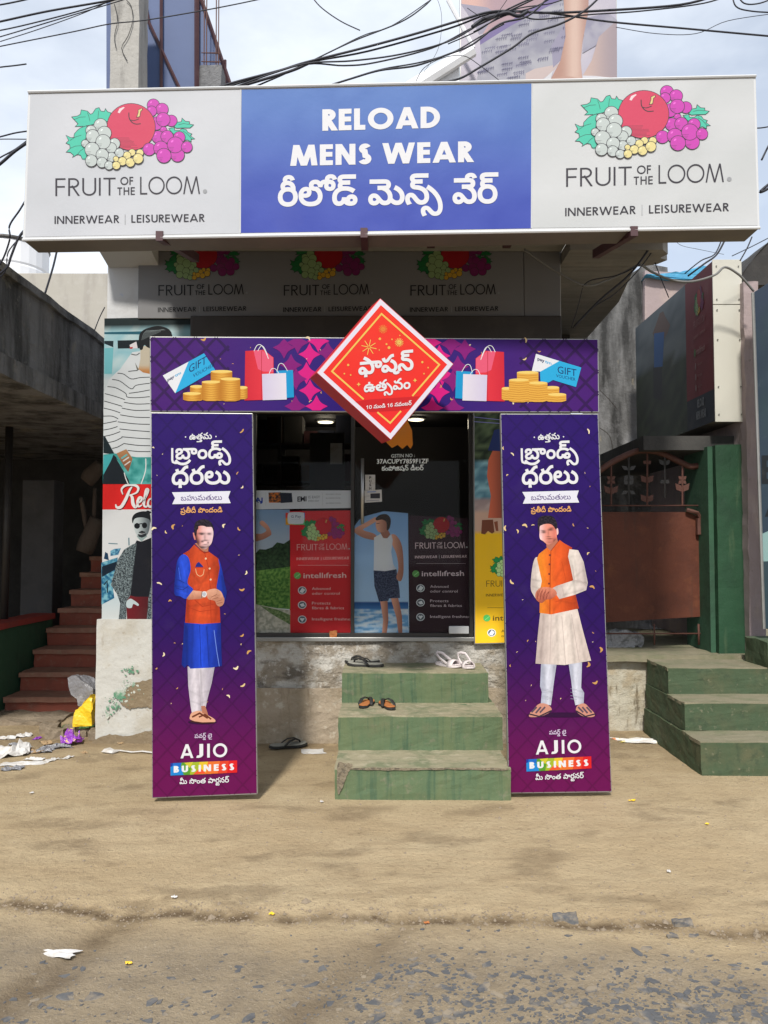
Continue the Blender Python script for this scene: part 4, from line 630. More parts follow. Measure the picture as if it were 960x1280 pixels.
def gnoise(sc, lo, hi, detail=8, rough=.62):
    m_ = n.new('ShaderNodeMapping'); m_.inputs['Scale'].default_value = sc if isinstance(sc, tuple) else (sc,)*3
    z = n.new('ShaderNodeTexNoise'); z.inputs['Scale'].default_value = 1; z.inputs['Detail'].default_value = detail; z.inputs['Roughness'].default_value = rough
    r = n.new('ShaderNodeMapRange'); r.inputs['From Min'].default_value = lo; r.inputs['From Max'].default_value = hi
    l.new(tcn.outputs['Object'], m_.inputs[0]); l.new(m_.outputs[0], z.inputs['Vector']); l.new(z.outputs['Fac'], r.inputs['Value'])
    return r.outputs[0], z.outputs['Fac']
def gmix(a, bcol, fac, st=1.):
    q = n.new('ShaderNodeMix'); q.data_type = 'RGBA'
    if isinstance(a, tuple): q.inputs['A'].default_value = (*a, 1)
    else: l.new(a, q.inputs['A'])
    if isinstance(bcol, tuple): q.inputs['B'].default_value = (*bcol, 1)
    else: l.new(bcol, q.inputs['B'])
    if st != 1.:
        mm = n.new('ShaderNodeMath'); mm.operation = 'MULTIPLY'; mm.inputs[1].default_value = st; l.new(fac, mm.inputs[0]); fac = mm.outputs[0]
    l.new(fac, q.inputs['Factor']); return q.outputs['Result']
f1, _ = gnoise((1.1, 1.9, 1), .35, .68); f2, _ = gnoise(6, .45, .7); f3, _ = gnoise(45, .56, .7, 6); f4, _ = gnoise((3, 12, 1), .5, .72); f5, _ = gnoise(110, .6, .7, 3)
yard = gmix((.385, .295, .178), (.445, .355, .225), f1); yard = gmix(yard, (.335, .252, .152), f2, .55); yard = gmix(yard, (.22, .162, .10), f4, .35); yard = gmix(yard, (.15, .108, .068), f3, .5)
road = gmix((.25, .20, .135), (.30, .242, .165), f1); road = gmix(road, (.165, .135, .10), f2, .6); road = gmix(road, (.14, .125, .11), f3, .6); road = gmix(road, (.43, .38, .31), f5, .5)
col = gmix(yard, road, sepc.outputs['Red'])
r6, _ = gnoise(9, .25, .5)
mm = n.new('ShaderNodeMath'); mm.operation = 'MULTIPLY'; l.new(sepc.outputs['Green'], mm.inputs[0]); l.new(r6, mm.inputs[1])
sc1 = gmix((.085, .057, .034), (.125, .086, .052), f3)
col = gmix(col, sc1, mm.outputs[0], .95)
l.new(col, b.inputs['Base Color'])
_, h1 = gnoise(28, 0, 1, 8, .7); _, h2 = gnoise(140, 0, 1, 4, .6)
ad = n.new('ShaderNodeMath'); ad.operation = 'MULTIPLY_ADD'; ad.inputs[1].default_value = .3; l.new(h2, ad.inputs[0]); l.new(h1, ad.inputs[2])
bp = n.new('ShaderNodeBump'); bp.inputs['Strength'].default_value = .8; bp.inputs['Distance'].default_value = .02
l.new(ad.outputs[0], bp.inputs['Height']); l.new(bp.outputs[0], b.inputs['Normal'])
me.materials.append(gm)

# angular grey stones worn flush into the road surface
st = MB(); tries = 0
while tries < 20000:
    tries += 1
    y = 2.3+R.random()**1.3*.95; x = R.uniform(-1.75, 1.95)
    dens = max(.03, min(1, (3.12-y)/.42))*max(.16, min(1, (x+.55)/.7))
    dens *= .75+.7*noise.noise(Vector((x*2.2, y*2.2, 30)))
    if R.random() > dens*.85: continue
    s_ = min(.017, .0024*math.exp(abs(R.gauss(0, .85)))); an = R.gauss(.35, .7); el = R.uniform(1.1, 2.2); k = R.randint(4, 6)
    zz = ground_h(x, y)+R.uniform(.0005, .003)
    top = []; bot = []
    for i in range(k):
        t = 2*math.pi*(i+R.uniform(-.3, .3))/k; rr = s_*R.uniform(.75, 1.15)
        u, v_ = rr*el*math.cos(t), rr*math.sin(t)
        px, py = x+u*math.cos(an)-v_*math.sin(an), y+u*math.sin(an)+v_*math.cos(an)
        top.append((px, py, zz+R.uniform(-.0008, .0008))); bot.append((x+(px-x)*1.12, y+(py-y)*1.12, zz-.012))
    st.add(top+bot, [list(range(k))]+[[i, i+k, (i+1) % k+k, (i+1) % k][::-1] for i in range(k)])
o = st.build('embedded_stones', M['stone']); tag(o, 'grey stone chips worn into the old road surface', 'stones', kind='stuff')
pb = MB()
for i in range(2600):
    x = R.uniform(-2.3, 2.3); y = R.uniform(2.4, 6.1)
    if i > 900: y = edge_y(x)+R.gauss(-.03, .05)
    elif R.random() > .3: continue
    s_ = R.uniform(.0025, .008) if i < 900 else R.uniform(.002, .0035)*math.exp(abs(R.gauss(0, .6))); zz = ground_h(x, y)
    vs = [(x+s_*R.uniform(.7, 1.3)*math.cos(t), y+s_*R.uniform(.7, 1.3)*math.sin(t), zz) for t in (0, 1.25, 2.5, 3.8, 5)]
    pb.add(vs+[(x, y, zz+s_*.8)], [(0, 1, 5), (1, 2, 5), (2, 3, 5), (3, 4, 5), (4, 0, 5)])
for i in range(2600):
    x = R.uniform(-2.6, 2.7); y = 2.9+3.2*R.random()**1.2
    if noise.noise(Vector((x*1.3, y*1.6, 17))) < R.uniform(-.35, .5): continue
    s_ = R.uniform(.0018, .0032)*math.exp(abs(R.gauss(0, .55))); zz = ground_h(x, y)
    vs = [(x+s_*R.uniform(.7, 1.3)*math.cos(t), y+s_*R.uniform(.7, 1.3)*math.sin(t), zz) for t in (0, 1.25, 2.5, 3.8, 5)]
    pb.add(vs+[(x, y, zz+s_*.9)], [(0, 1, 5), (1, 2, 5), (2, 3, 5), (3, 4, 5), (4, 0, 5)])
o = pb.build('loose_grit', M['rubble']); tag(o, 'loose grit scattered over the dirt yard and along the road edge', 'grit', kind='stuff')

# ------------------------------------------------------------------ the shop building
WY = 6.25
xl, xr = -2.19, 1.40
shop = thing('shop_building', 'whitewashed shop building with dark glass front and peeling plinth above green steps', 'shop', ((xl+xr)/2, WY, 0))
gx0, gx1 = onY(318, 600, WY).x-.2, onY(590, 600, WY).x        # glass front opening
sillz = .80; headz = 3.20
wl = MB()
wl.box(xl, gx0, WY, WY+.25, .95, 3.84)            # left pier
wl.box(onY(206, 800, WY).x, gx0, WY, WY+.25, .70, .949)
wl.box(gx1+.03, xr, WY, WY+.25, 0, 3.84)          # right pier
wl.box(gx0, gx1+.03, WY, WY+.25, headz, 3.84)     # head
wl.box(xl, xl+.2, WY+.25, 11, 0, 4.0)             # side walls, back
wl.box(xr-.15, xr, WY+.25, 11, 0, 3.74); wl.box(xl, xr, 11, 11.2, 0, 4)
wall = wl.build('wall', M['whitewash'], shop)
lo = MB().box(xl-.03, onY(206, 800, WY).x, WY-.035, WY+.25, -.05, .95).build('plinth_pier', M['plinth_low'], shop)
lo.data.materials.clear(); lo.data.materials.append(mat('limewash with green stain', (.46, .455, .425), .95, [(3.2, (.38, .35, .29), .52, .66, .7), (16, (.3, .26, .2), .62, .70, .6), ((9, 9, 3), (.25, .2, .14), .64, .72, .6)], (15, .35, .03)))
roughen(lo, 4, .006, .16, 3)
def patch(pl_, pts, m, name, parent, rgh=2.2):
    q = smoothp(pts, True, 8); q = [(x+rgh*noise.noise(Vector((x*.35, y*.35, 1)))+.5*rgh*noise.noise(Vector((x*.9, y*.9, 7))), y+rgh*noise.noise(Vector((x*.35, y*.35, 5)))+.5*rgh*noise.noise(Vector((x*.9, y*.9, 3)))) for x, y in q]
    v, f = fillnz([q]); mb = MB(); mb.add([pl_.hit(*p) for p in v], f)
    o = mb.build(name, m, parent); 
    for p_ in o.data.polygons:
        if p_.normal.y > 0: p_.flip()
    return o
PPl = PY(WY-.047); PPm = PY(WY-.0485)
m_br = mat('bare brown render', (.20, .155, .10), .95, [(7, (.2, .15, .09), .45, .65, .7), (20, (.36, .3, .21), .58, .7, .6)], (16, .6, .03))
m_gr = mat('flaking green wash', (.10, .23, .145), .9, [(9, (.5, .5, .45), .52, .62, .9), (22, (.07, .2, .12), .5, .66, .7)], (16, .4, .02))
patch(PPl, [(158, 862), (172, 853), (200, 851), (200, 882), (186, 884), (172, 884), (160, 886), (152, 878)], m_br, 'bare_patch', lo)
fk = MB(); rng = random.Random(5)
spine = smoothp([(130, 896), (138, 884), (146, 876), (154, 868), (163, 861), (171, 858)], False, 8)
for k in range(150):
    if k < 125: bx_, by_ = rng.choice(spine); w_ = rng.gauss(0, 5.0); bx_ += w_*.7+rng.gauss(0, 1.5); by_ += w_*.7+rng.gauss(0, 1.5)
    else: bx_, by_ = rng.gauss(161, 4), rng.gauss(838, 3)
    rr_ = .5*math.exp(abs(rng.gauss(0, .75))); n_ = 7
    q = [(bx_+rr_*rng.uniform(.5, 1.3)*math.cos(6.283*i/n_), by_+rr_*rng.uniform(.5, 1.3)*math.sin(6.283*i/n_)) for i in range(n_)]
    pv = Plane((0, WY-.0485-.00001*k, 0), (0, -1, 0)); fk.add([pv.hit(*p) for p in q[::-1]], [list(range(n_))])
o = fk.build('green_flakes', m_gr, lo)
for p_ in o.data.polygons:
    if p_.normal.y > 0: p_.flip()
patch(PPl, [(118, 925), (140, 918), (160, 920), (200, 912), (200, 940), (118, 940)], m_br, 'bare_patch', lo)
pl = MB().box(onY(206, 800, WY).x, gx1+.5, WY-.02, WY+.25, .42, sillz-.02).build('plinth', M['plinth'], shop); roughen(pl, 4, .012, .12, 1)
pl2 = MB().box(onY(206, 800, WY).x, gx1+.5, WY-.06, WY+.25, -.05, .42).build('plinth_foot', M['plinth_low'], shop); roughen(pl2, 4, .016, .15, 2)
MB().box(gx0, gx1+.05, WY-.05, WY+.1, sillz-.02, sillz+.012).build('sill', M['alu'], shop, bevel=.004)
# roof slab with a board-marked soffit running back over the gate passage
x1 = 2.02
sb = MB(); zs, zt = 3.74, 4.02
out = [(xl-.02, 6.02), (x1-.08, 6.02), (x1-.03, 6.10), (x1+.0, 6.3), (x1+.12, 7.2), (x1+.15, 8.6), (xl-.02, 8.6)]
out = [(1.405, 6.30), (1.98, 6.30), (x1+.0, 6.4), (x1+.12, 7.2), (x1+.15, 8.6), (1.405, 8.6)]
sb.box(xl-.02, 1.40, 6.02, 8.6, 3.84, 4.02)
sb.prism([(x, y, zs) for x, y in out], (0, 0, zt-zs))
sb.prism([(x, y, 3.841) for x, y in [(xl-.02, 5.86), (-1.74, 5.80), (-1.70, 4.70), (2.1, 4.70), (2.2, 5.2), (2.19, 5.75), (2.16, 5.9), (2.21, 6.0), (2.19, 6.012), (xl-.02, 6.012)]], (0, 0, .17))
sb.prism([(x, y, zs+.004) for x, y in [(1.403, 5.93), (2.10, 5.93), (2.17, 6.02), (2.14, 6.10), (2.21, 6.15), (2.16, 6.24), (2.05, 6.29), (1.403, 6.295)]], (0, 0, .094))
rs = sb.build('roof_slab', M['board_soffit'], shop); 
hb = MB(); hb.prism([(xl+.01, 5.9, 3.838), (xl+.01, 6.246, 3.838), (xl+.01, 6.246, 3.72), (xl+.01, 5.9, 3.80)], (.40, 0, 0)); hb.build('haunch', M['whitewash'], shop)
MB().box(1.41, 1.95, 8.3, 8.55, .6, 3.735).build('passage_wall', M['dark_room'], shop)
# dark shutter box between strip sign and glass
sh = MB().box(onY(240, 400, WY).x, onY(700, 400, WY).x, WY-.06, WY-.003, 2.55, onY(480, 397, WY).z).build('shutter_box', M['shutter'], shop, bevel=.01)
fr = MB()
z0, z1 = sillz+.012, 2.55
for px in (318, 441, 588): x = onY(px, 600, WY).x; fr.box(x-.014, x+.014, WY-.03, WY+.03, z0, z1)
fr.box(gx0, gx1, WY-.028, WY+.028, z0, z0+.03)
fr.build('window_frame', M['dark_frame'], shop, bevel=.003)
x = onY(590, 600, WY).x; MB().box(x+.02, x+.05, WY-.05, WY-.005, z0, z1).build('edge_strip', M['alu'], shop, bevel=.003)
gA = MB().box(gx0, onY(441, 600, WY).x-.016, WY-.004, WY+.004, z0+.03, z1).build('side_pane', M['glass'], shop)
dr = MB().box(onY(441, 600, WY).x+.018, onY(588, 600, WY).x-.016, WY-.004, WY+.004, z0+.03, z1).build('glass_door', M['glass'], shop)
hx = onY(453, 600, WY-.05).x; hz0, hz1 = onY(453, 655, WY-.05).z, onY(453, 573, WY-.05).z
hd = MB(); hd.tube([(hx, WY-.05, hz0), (hx, WY-.05, hz1)], .013, 10)
for z in (hz0+.06, hz1-.06): hd.tube([(hx, WY-.05, z), (hx, WY-.003, z)], .008, 8)
hd.build('door_handle', M['steel'], dr, smooth=True)
# interior: dark room, shelves of stock, downlights
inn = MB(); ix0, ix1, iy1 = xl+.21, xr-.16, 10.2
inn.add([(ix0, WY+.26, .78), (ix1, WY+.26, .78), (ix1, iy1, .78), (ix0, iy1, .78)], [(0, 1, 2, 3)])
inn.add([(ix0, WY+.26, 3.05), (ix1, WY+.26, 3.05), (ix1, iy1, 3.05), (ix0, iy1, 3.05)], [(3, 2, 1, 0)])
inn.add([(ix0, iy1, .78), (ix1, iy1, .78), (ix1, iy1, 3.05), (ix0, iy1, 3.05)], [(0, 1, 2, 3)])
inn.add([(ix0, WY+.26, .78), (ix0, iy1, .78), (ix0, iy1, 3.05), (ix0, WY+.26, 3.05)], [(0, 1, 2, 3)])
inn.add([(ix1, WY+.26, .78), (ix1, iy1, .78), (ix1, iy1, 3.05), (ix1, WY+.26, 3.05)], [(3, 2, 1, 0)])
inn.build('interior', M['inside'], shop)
for px, py, Y in ((398, 511, 7.7), (407, 527, 8.6), (520, 524, 8.4)):
    d = ray(px, py); p = EYE+d*((3.03-1.5)/d.z)
    q = thing('ceiling_light', {398: 'round warm ceiling light nearest the left window behind the arch', 407: 'round warm ceiling light deeper in the shop at left', 520: 'round warm ceiling light right of the red diamond tip'}[px], 'ceiling light', (p.x, p.y, 3.05), 'ceiling lights inside the shop')
    MB().lathe((p.x, p.y, 3.025), [(.10, 0), (.12, .012), (.12, .024)], 24).build('rim', M['white_sheet'], q, smooth=True)
    MB().lathe((p.x, p.y, 3.018), [(.09, 0), (.095, .006)], 24).build('diffuser', M['lamp'], q)
    ll = bpy.data.lights.new('downlight', 'POINT'); ll.energy = 2.2; ll.color = (1, .86, .65); ll.shadow_soft_size = .08
    lo_ = bpy.data.objects.new('downlight', ll); C.objects.link(lo_); lo_.location = (p.x, p.y, 2.97)
sf = thing('stock_shelf', 'dark shelf of folded clothes seen dimly behind the left window', 'shelf', (-1.3, 8.9, .78))
fm = MB()
for k in range(5): fm.box(-1.95, -.35, 8.75, 9.15, .95+k*.42, .975+k*.42)
for xx in (-1.97, -1.15, -.35): fm.box(xx-.02, xx+.02, 8.74, 9.16, .78, 2.95)
fm.build('frame', M['dark_frame'], sf)
cg = MB(); cols = []
for k in range(5):
    xx = -1.9
    while xx < -.5:
        wd = R.uniform(.14, .22); hh = R.uniform(.12, .32); y0 = 8.8
        nb = len(cg.v); cg.box(xx, xx+wd, y0, 9.1, .976+k*.42, .976+k*.42+hh); c = R.choice([(.05, .012, .016), (.02, .024, .045), (.035, .032, .03), (.015, .015, .02), (.05, .022, .01), (.022, .026, .03)])
        cols += [c]*8; xx += wd+.015
gd_ = cg.build('folded_clothes', M['goods'], sf)
at = gd_.data.color_attributes.new('Col', 'FLOAT_COLOR', 'POINT'); at.data.foreach_set('color', [q for c in cols for q in (*c, 1)])
pn = onY(432, 564, 7.6)
q = thing('wall_notice', 'small pale paper notice hanging inside behind the left window', 'notice', (pn.x, 7.6, pn.z))
MB().box(onY(413, 560, 7.6).x, onY(428, 560, 7.6).x, 7.595, 7.6, onY(1, 580, 7.6).z, onY(1, 554, 7.6).z).build('sheet', M['paper'], q)
MB().box(onY(413, 560, 7.6).x-.2, onY(428, 560, 7.6).x+.02, 7.601, 7.63, .79, 2.6).build('back_board', M['inside'], q)

# ------------------------------------------------------------------ entrance steps
def steps(name, label, rows, xleft, xright, g, t, back, cat='steps'):
    q = thing(name, label, cat, ((xleft[0]+xright[0])/2, rows[0][0], 0))
    for i, (y0, z0, z1) in enumerate(rows):
        y1 = rows[i+1][0] if i+1 < len(rows) else back
        o = MB().box(xleft[i], xright[i], y0, back, z0-.05 if i == 0 else z0+.001, z1-.004).build('step', g, q); roughen(o, 4, .006, .10, i+4)
        o2 = MB().box(xleft[i]-.001, xright[i]+.001, y0+.006, y1+.012, z1-.02, z1+.003).build('tread', t, o); roughen(o2, 4, .006, .09, i+40)
    return q
steps('entrance_steps', 'three worn green steps with dusty treads leading up to the glass shop door', [(4.84, 0, .18), (5.28, .18, .40), (5.73, .40, .612)], [-.295, -.297, -.298], [.755, .775, .74], M['step_green'], M['step_tread'], 6.2)
es_ = bpy.data.objects['entrance_steps']
m_ag = mat('exposed aggregate', (.20, .165, .115), .95, [(40, (.10, .085, .065), .5, .6, .8), (60, (.3, .27, .22), .58, .66, .7)], (60, .8, .02))
patch(PY(4.8335), [(422, 955), (432, 954), (441, 956), (436, 965), (431, 977), (426, 989), (422, 991)], m_ag, 'broken_edge', es_, .9)
for i, q_ in enumerate(([(426, 960.5), (470, 959.6), (520, 960), (580, 959.8), (631, 960.5), (628, 963), (560, 961.8), (500, 963), (440, 962)],)):
    patch(PY(4.8332-.0005*i), q_, m_ag, 'worn_patch', es_, .9)
# side gap between the steps and the arch: shiny plastic scrap
# ------------------------------------------------------------------ left neighbour: parapet slab, dark porch, red stairs
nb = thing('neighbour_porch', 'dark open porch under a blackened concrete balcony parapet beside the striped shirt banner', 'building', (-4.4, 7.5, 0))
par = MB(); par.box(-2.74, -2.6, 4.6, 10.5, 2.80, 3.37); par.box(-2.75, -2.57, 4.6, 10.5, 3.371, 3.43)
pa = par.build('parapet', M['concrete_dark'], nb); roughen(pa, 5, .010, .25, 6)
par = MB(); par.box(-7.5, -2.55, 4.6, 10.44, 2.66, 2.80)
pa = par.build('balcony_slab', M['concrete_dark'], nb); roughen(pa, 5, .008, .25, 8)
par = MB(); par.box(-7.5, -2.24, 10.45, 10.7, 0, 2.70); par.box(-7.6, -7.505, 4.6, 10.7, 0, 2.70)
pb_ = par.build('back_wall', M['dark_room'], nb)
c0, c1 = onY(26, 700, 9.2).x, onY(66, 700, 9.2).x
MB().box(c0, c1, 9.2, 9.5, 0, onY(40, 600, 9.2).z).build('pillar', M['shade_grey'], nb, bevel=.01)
p0, p1 = onY(13, 480, 7.6), onY(13, 776, 7.6)
MB().tube([(p1.x-.06, 7.6, .82), (p0.x, 7.6, 2.655)], .035, 10).build('post', M['dark_frame'], nb, smooth=True)
# low green side wall with red cap
lw = thing('stair_side_wall', 'low dark green wall with a red painted cap left of the red stairs', 'low wall', (-3.5, 7.4, 0))
o = MB().box(-3.54, -3.40, 5.9, 8.25, -.05, .775).build('wall', M['dgreen'], lw); roughen(o, 3, .008, .3, 2)
o = MB().box(-3.62, -3.385, 5.9, 8.28, .776, .83).build('cap', M['redpaint'], lw); roughen(o, 3, .006, .2, 2)
rows = [(7.2+.29*i, .175*i, .175*(i+1)) for i in range(8)]
q = thing('red_stairs', 'narrow brick red stairs climbing into the dark porch at the left edge', 'stairs', (-2.9, 7.2, 0))
for i, (y0, z0, z1) in enumerate(rows):
    o = MB().box(-3.375, -2.215, y0, 9.8, max(-.05, z0+.001), z1-.04).build('step', M['brick_red'], q); roughen(o, 3, .008, .14, i)
    o2 = MB().box(-3.38, -2.212, y0-.03, y0+.32, z1-.045, z1).build('tread', M['brick_dust'], o); roughen(o2, 3, .008, .12, i+9)
kb = MB().box(-3.9, -2.72, 6.75, 7.25, -.05, .05).build('stair_kerb', M['rubble']); roughen(kb, 4, .03, .2, 4); tag(kb, 'dusty crumbling kerb in front of the red stairs', 'kerb')
# timber offcuts stacked by the stairs
for k, (a, b_, r_, lb) in enumerate([((127, 580), (108, 602), .075, 'thick rough log end leaning out beside the striped shirt banner'),
                               ((119, 610), (117, 650), .018, 'thin upright stick below the log end by the banner'),
                               ((101, 622), (109, 664), .022, 'short slanted stick standing in the dark porch'),
                               ((122, 648), (105, 690), .085, 'lumpy timber stump lowest beside the banner edge')]):
    A, B = onY(*a, 7.9), onY(*b_, 7.9)
    o = MB().tube([A, A*.66+B*.34, A*.33+B*.67, B], [r_*.8, r_, r_*1.05, r_*.9], 10).build('timber_offcut', M['wood'], loc=B, smooth=True); roughen(o, 1, r_*.25, .12, k)
    tag(o, lb, 'timber', 'timber offcuts in the left porch')
# far beige building and the tank
bb = thing('beige_building', 'plain beige building with stained wall behind the left parapet', 'building', (-4.7, 12, 0))
MB().box(-5.66, -3.2, 12, 15, 0, 5.68).build('wall', M['beige'], bb, bevel=.01)
MB().box(-9.5, -5.67, 12.4, 15, 0, 5.3).build('side_block', M['beige'], bb)
tk = thing('water_tank', 'white plastic water tank with dark rim at the far left skyline', 'water tank', (-6.15, 13, 5.3))
MB().lathe((-6.15, 13, 5.3), [(.56, 0), (.58, .05), (.58, .3), (.565, .33), (.58, .36), (.58, .7), (.565, .73), (.58, .76), (.58, 1.1), (.5, 1.15)], 28).build('body', M['tank'], tk, smooth=False)
MB().lathe((-6.15, 13, 6.40), [(.59, 0), (.60, .03), (.59, .06), (.3, .14)], 28).build('lid', M['dark_frame'], tk)

# ------------------------------------------------------------------ right side: steps, platform, gate, pillars, boards
steps('corner_steps', 'dull dusty green steps at the right edge leading up to the rusty gate', [(5.34, 0, .218), (5.67, .218, .41), (6.02, .41, .603)], [2.09, 2.11, 2.12], [4.2, 4.2, 4.2], M['step_old_green'], M['step_old'], 6.5)
pf = thing('gate_platform', 'dirty white raised platform under the rusty gate beside the corner steps', 'platform', (2.4, 6.6, 0))
o = MB().box(1.45, 2.9, 6.56, 8.6, -.05, .585).build('base', M['plinth_low'], pf); roughen(o, 4, .012, .16, 3)
o.data.materials.clear(); o.data.materials.append(mat('flaking lime plaster', (.42, .39, .31), .95, [(5, (.33, .27, .18), .5, .62, .8), ((18, 18, 4), (.13, .10, .06), .56, .66, .8), (2.5, (.56, .54, .48), .5, .7, .6)], (18, .7, .03)))
o = MB().box(1.43, 4.2, 6.49, 8.6, .586, .635).build('top_slab', M['step_old'], pf); roughen(o, 4, .01, .14, 5)
cb = thing('corner_block', 'dark green painted block stepping up at the far right edge', 'block', (3.1, 6.2, .6))
o = MB().box(2.86, 4.2, 6.0, 6.38, .604, .80).build('block', M['step_old_green'], cb); roughen(o, 3, .01, .14, 5)
GY = 6.9
gt = thing('rusty_gate', 'rust red sheet metal gate with an arched floral top above the platform', 'gate', (2.3, GY, .63))
gz = lambda py: onY(480, py, GY).z
gxx = lambda px: onY(px, 600, GY).x
x0, x1g = gxx(746), gxx(884)
arch = smoothp([(744, 592), (765, 578), (790, 566), (806, 563), (825, 566), (845, 575), (862, 583), (874, 583), (878, 596)], False, 6)
MB().tube([onY(a, b_, GY) for a, b_ in arch]+[onY(880, 640, GY), onY(882, 702, GY), (x1g, GY, gz(790))], .027, 8).build('arched_rail', M['rust_bar'], gt, smooth=True)
b_ = MB(); b_.tube([(x0, GY, .64), onY(744, 592, GY)], .022, 8)
b_.tube([(x0, GY, gz(632)), (x1g, GY, gz(632))], .007, 6)
b_.tube([(x0, GY, gz(792)), (x1g, GY, gz(792))], .007, 6)
b_.tube([(gxx(815), GY, gz(780)), (gxx(815), GY, gz(806))], .007, 6); b_.tube([(gxx(870), GY, gz(780)), (gxx(870), GY, gz(806))], .009, 6)
b_.build('frame_bars', M['rust_bar'], gt, smooth=True)
sheet = [(740, 640), (858, 640), (872, 645), (879, 665), (882, 700), (888, 770), (740, 779)]
MB().prism([onY(a, c, GY) for a, c in sheet], (0, .012, 0)).build('sheet', M['rust'], gt)
def leaf2(mb, px, py, dx, dy, wd):
    a = onY(px, py, GY); b = onY(px+dx, py+dy, GY); m1 = onY(px+dx*.5-dy*wd, py+dy*.5+dx*wd, GY); m2 = onY(px+dx*.5+dy*wd, py+dy*.5-dx*wd, GY)
    mb.prism([a, m1, b, m2], (0, .008, 0))
topy = {764: 577, 786: 567, 809: 564, 831: 569, 853: 580}
for px, ty in topy.items():
    ob = MB(); ob.tube([onY(px, ty, GY), onY(px, 632 if px != 831 else 622, GY)], .008, 6)
    for s_ in (1, -1):
        if px in (764, 853): leaf2(ob, px, 618 if px == 764 else 615, s_*9, -11, .28); leaf2(ob, px, 600, s_*5, 5, .35); leaf2(ob, px, 600, s_*5, -5, .35)
        if px == 786: leaf2(ob, px, 588, s_*9, -6, .25); leaf2(ob, px, 613, s_*9, 5, .25); leaf2(ob, px, 594, s_*6, 6, .4); leaf2(ob, px, 606, s_*6, -6, .4)
        if px == 809: leaf2(ob, px, 604, s_*8, -10, .32); leaf2(ob, px, 628, s_*8, -10, .32); leaf2(ob, px, 580, s_*5, -4, .4)
        if px == 831: leaf2(ob, px, 582, s_*7, -8, .28); leaf2(ob, px, 600, s_*6, 4, .4)
    ob.build('floral_bar', M['rust_bar'] if px in (764, 809, 853) else M['dark_frame'], gt)
lk_ = MB(); lk_.box(gxx(868), gxx(884), GY-.05, GY-.014, gz(668), gz(648)); lk_.tube([onY(858, 637, GY-.03), onY(872, 641, GY-.04), onY(880, 655, GY-.04)], .018, 7)
o = lk_.build('latch', M['rust_bar'], gt); roughen(o, 1, .006, .04, 1)
# crumpled grey sheet showing below the gate
tp = MB(); q0 = [(748, 788), (800, 790), (806, 798), (803, 809), (748, 814)]
tp.prism([onY(a, c, GY+.12) for a, c in q0], (0, .08, 0)); o = tp.build('crumpled_sheet', M['tarp'], loc=onY(775, 812, GY+.12)); roughen(o, 4, .03, .08, 3)
tag(o, 'crumpled grey plastic sheet lying under the rusty gate', 'plastic sheet')
# green gate pillar
gp = thing('gate_pillar', 'tall dark green painted pillar right of the rusty gate', 'pillar', (2.78, 6.6, .63))
o = MB().box(onY(897, 700, 6.62).x, onY(937, 700, 6.62).x, 6.62, 7.2, .63, onY(900, 556, 6.62).z).build('shaft', M['pgreen'], gp); roughen(o, 4, .006, .25, 5)
o = MB().box(onY(888, 700, 6.66).x, onY(897, 700, 6.62).x-.002, 6.68, 7.2, .63, onY(900, 557, 6.62).z).build('dark_return', M['dgreen'], gp)
# pink wall strip
pk = thing('pink_wall', 'narrow flaking pink wall end between green pillar and blue board', 'wall', (2.97, 6.5, 0))
a0, a1 = onY(927, 600, 6.52).x, onY(952, 600, 6.5).x
o = MB().box(onY(934, 600, 6.52).x, onY(953, 600, 6.52).x, 6.52, 8.9, .64, onY(940, 352, 6.52).z).build('wall', M['pink'], pk); roughen(o, 5, .008, .12, 4)
# blue board at the right edge
bp_ = Plane(onY(950, 560, 6.2), (-.42, -1, 0))
bd_ = thing('blue_board', 'faded blue painted board with black letters cut by the right edge', 'board', (3.05, 6.2, .8))
cor = [(941, 366), (1010, 322), (1010, 790), (955, 786)]
MB().prism([bp_.hit(a, c) for a, c in cor], -bp_.n*.05).build('panel', M['teal_board'], bd_, bevel=.004)
pr = Print(bp_, 1.); 
inter(pr, 'E', (952, 604), (972, 604), 36, (14, 22, 28), .02); inter(pr, 'A', (956, 645), (984, 645), 32, (14, 22, 28), .02)
pr.poly([(951, 668), (960, 664), (990, 660), (990, 700), (951, 702)], (120, 150, 150))
pr.build('lettering', bd_, M['inkm'])
MB().tube([bp_.hit(941, 366, .01), bp_.hit(955, 786, .01)], .012, 6).build('edge_trim', M['alu'], bd_)
# black tin roof over the far right
rt = thing('tin_roof', 'black sheet roof corner sloping over the top of the pink wall at right', 'roof', (3.4, 6.9, 3.4))
o = MB().prism([onY(925, 343, 6.9), onY(932, 336, 6.9), onY(948, 315, 6.9), onY(975, 290, 6.9), onY(1040, 270, 6.9), onY(1040, 356, 6.9), onY(925, 358, 6.9)], (0, 1.2, 0)).build('sheet', M['roof_tin'], rt); roughen(o, 3, .02, .2, 2)
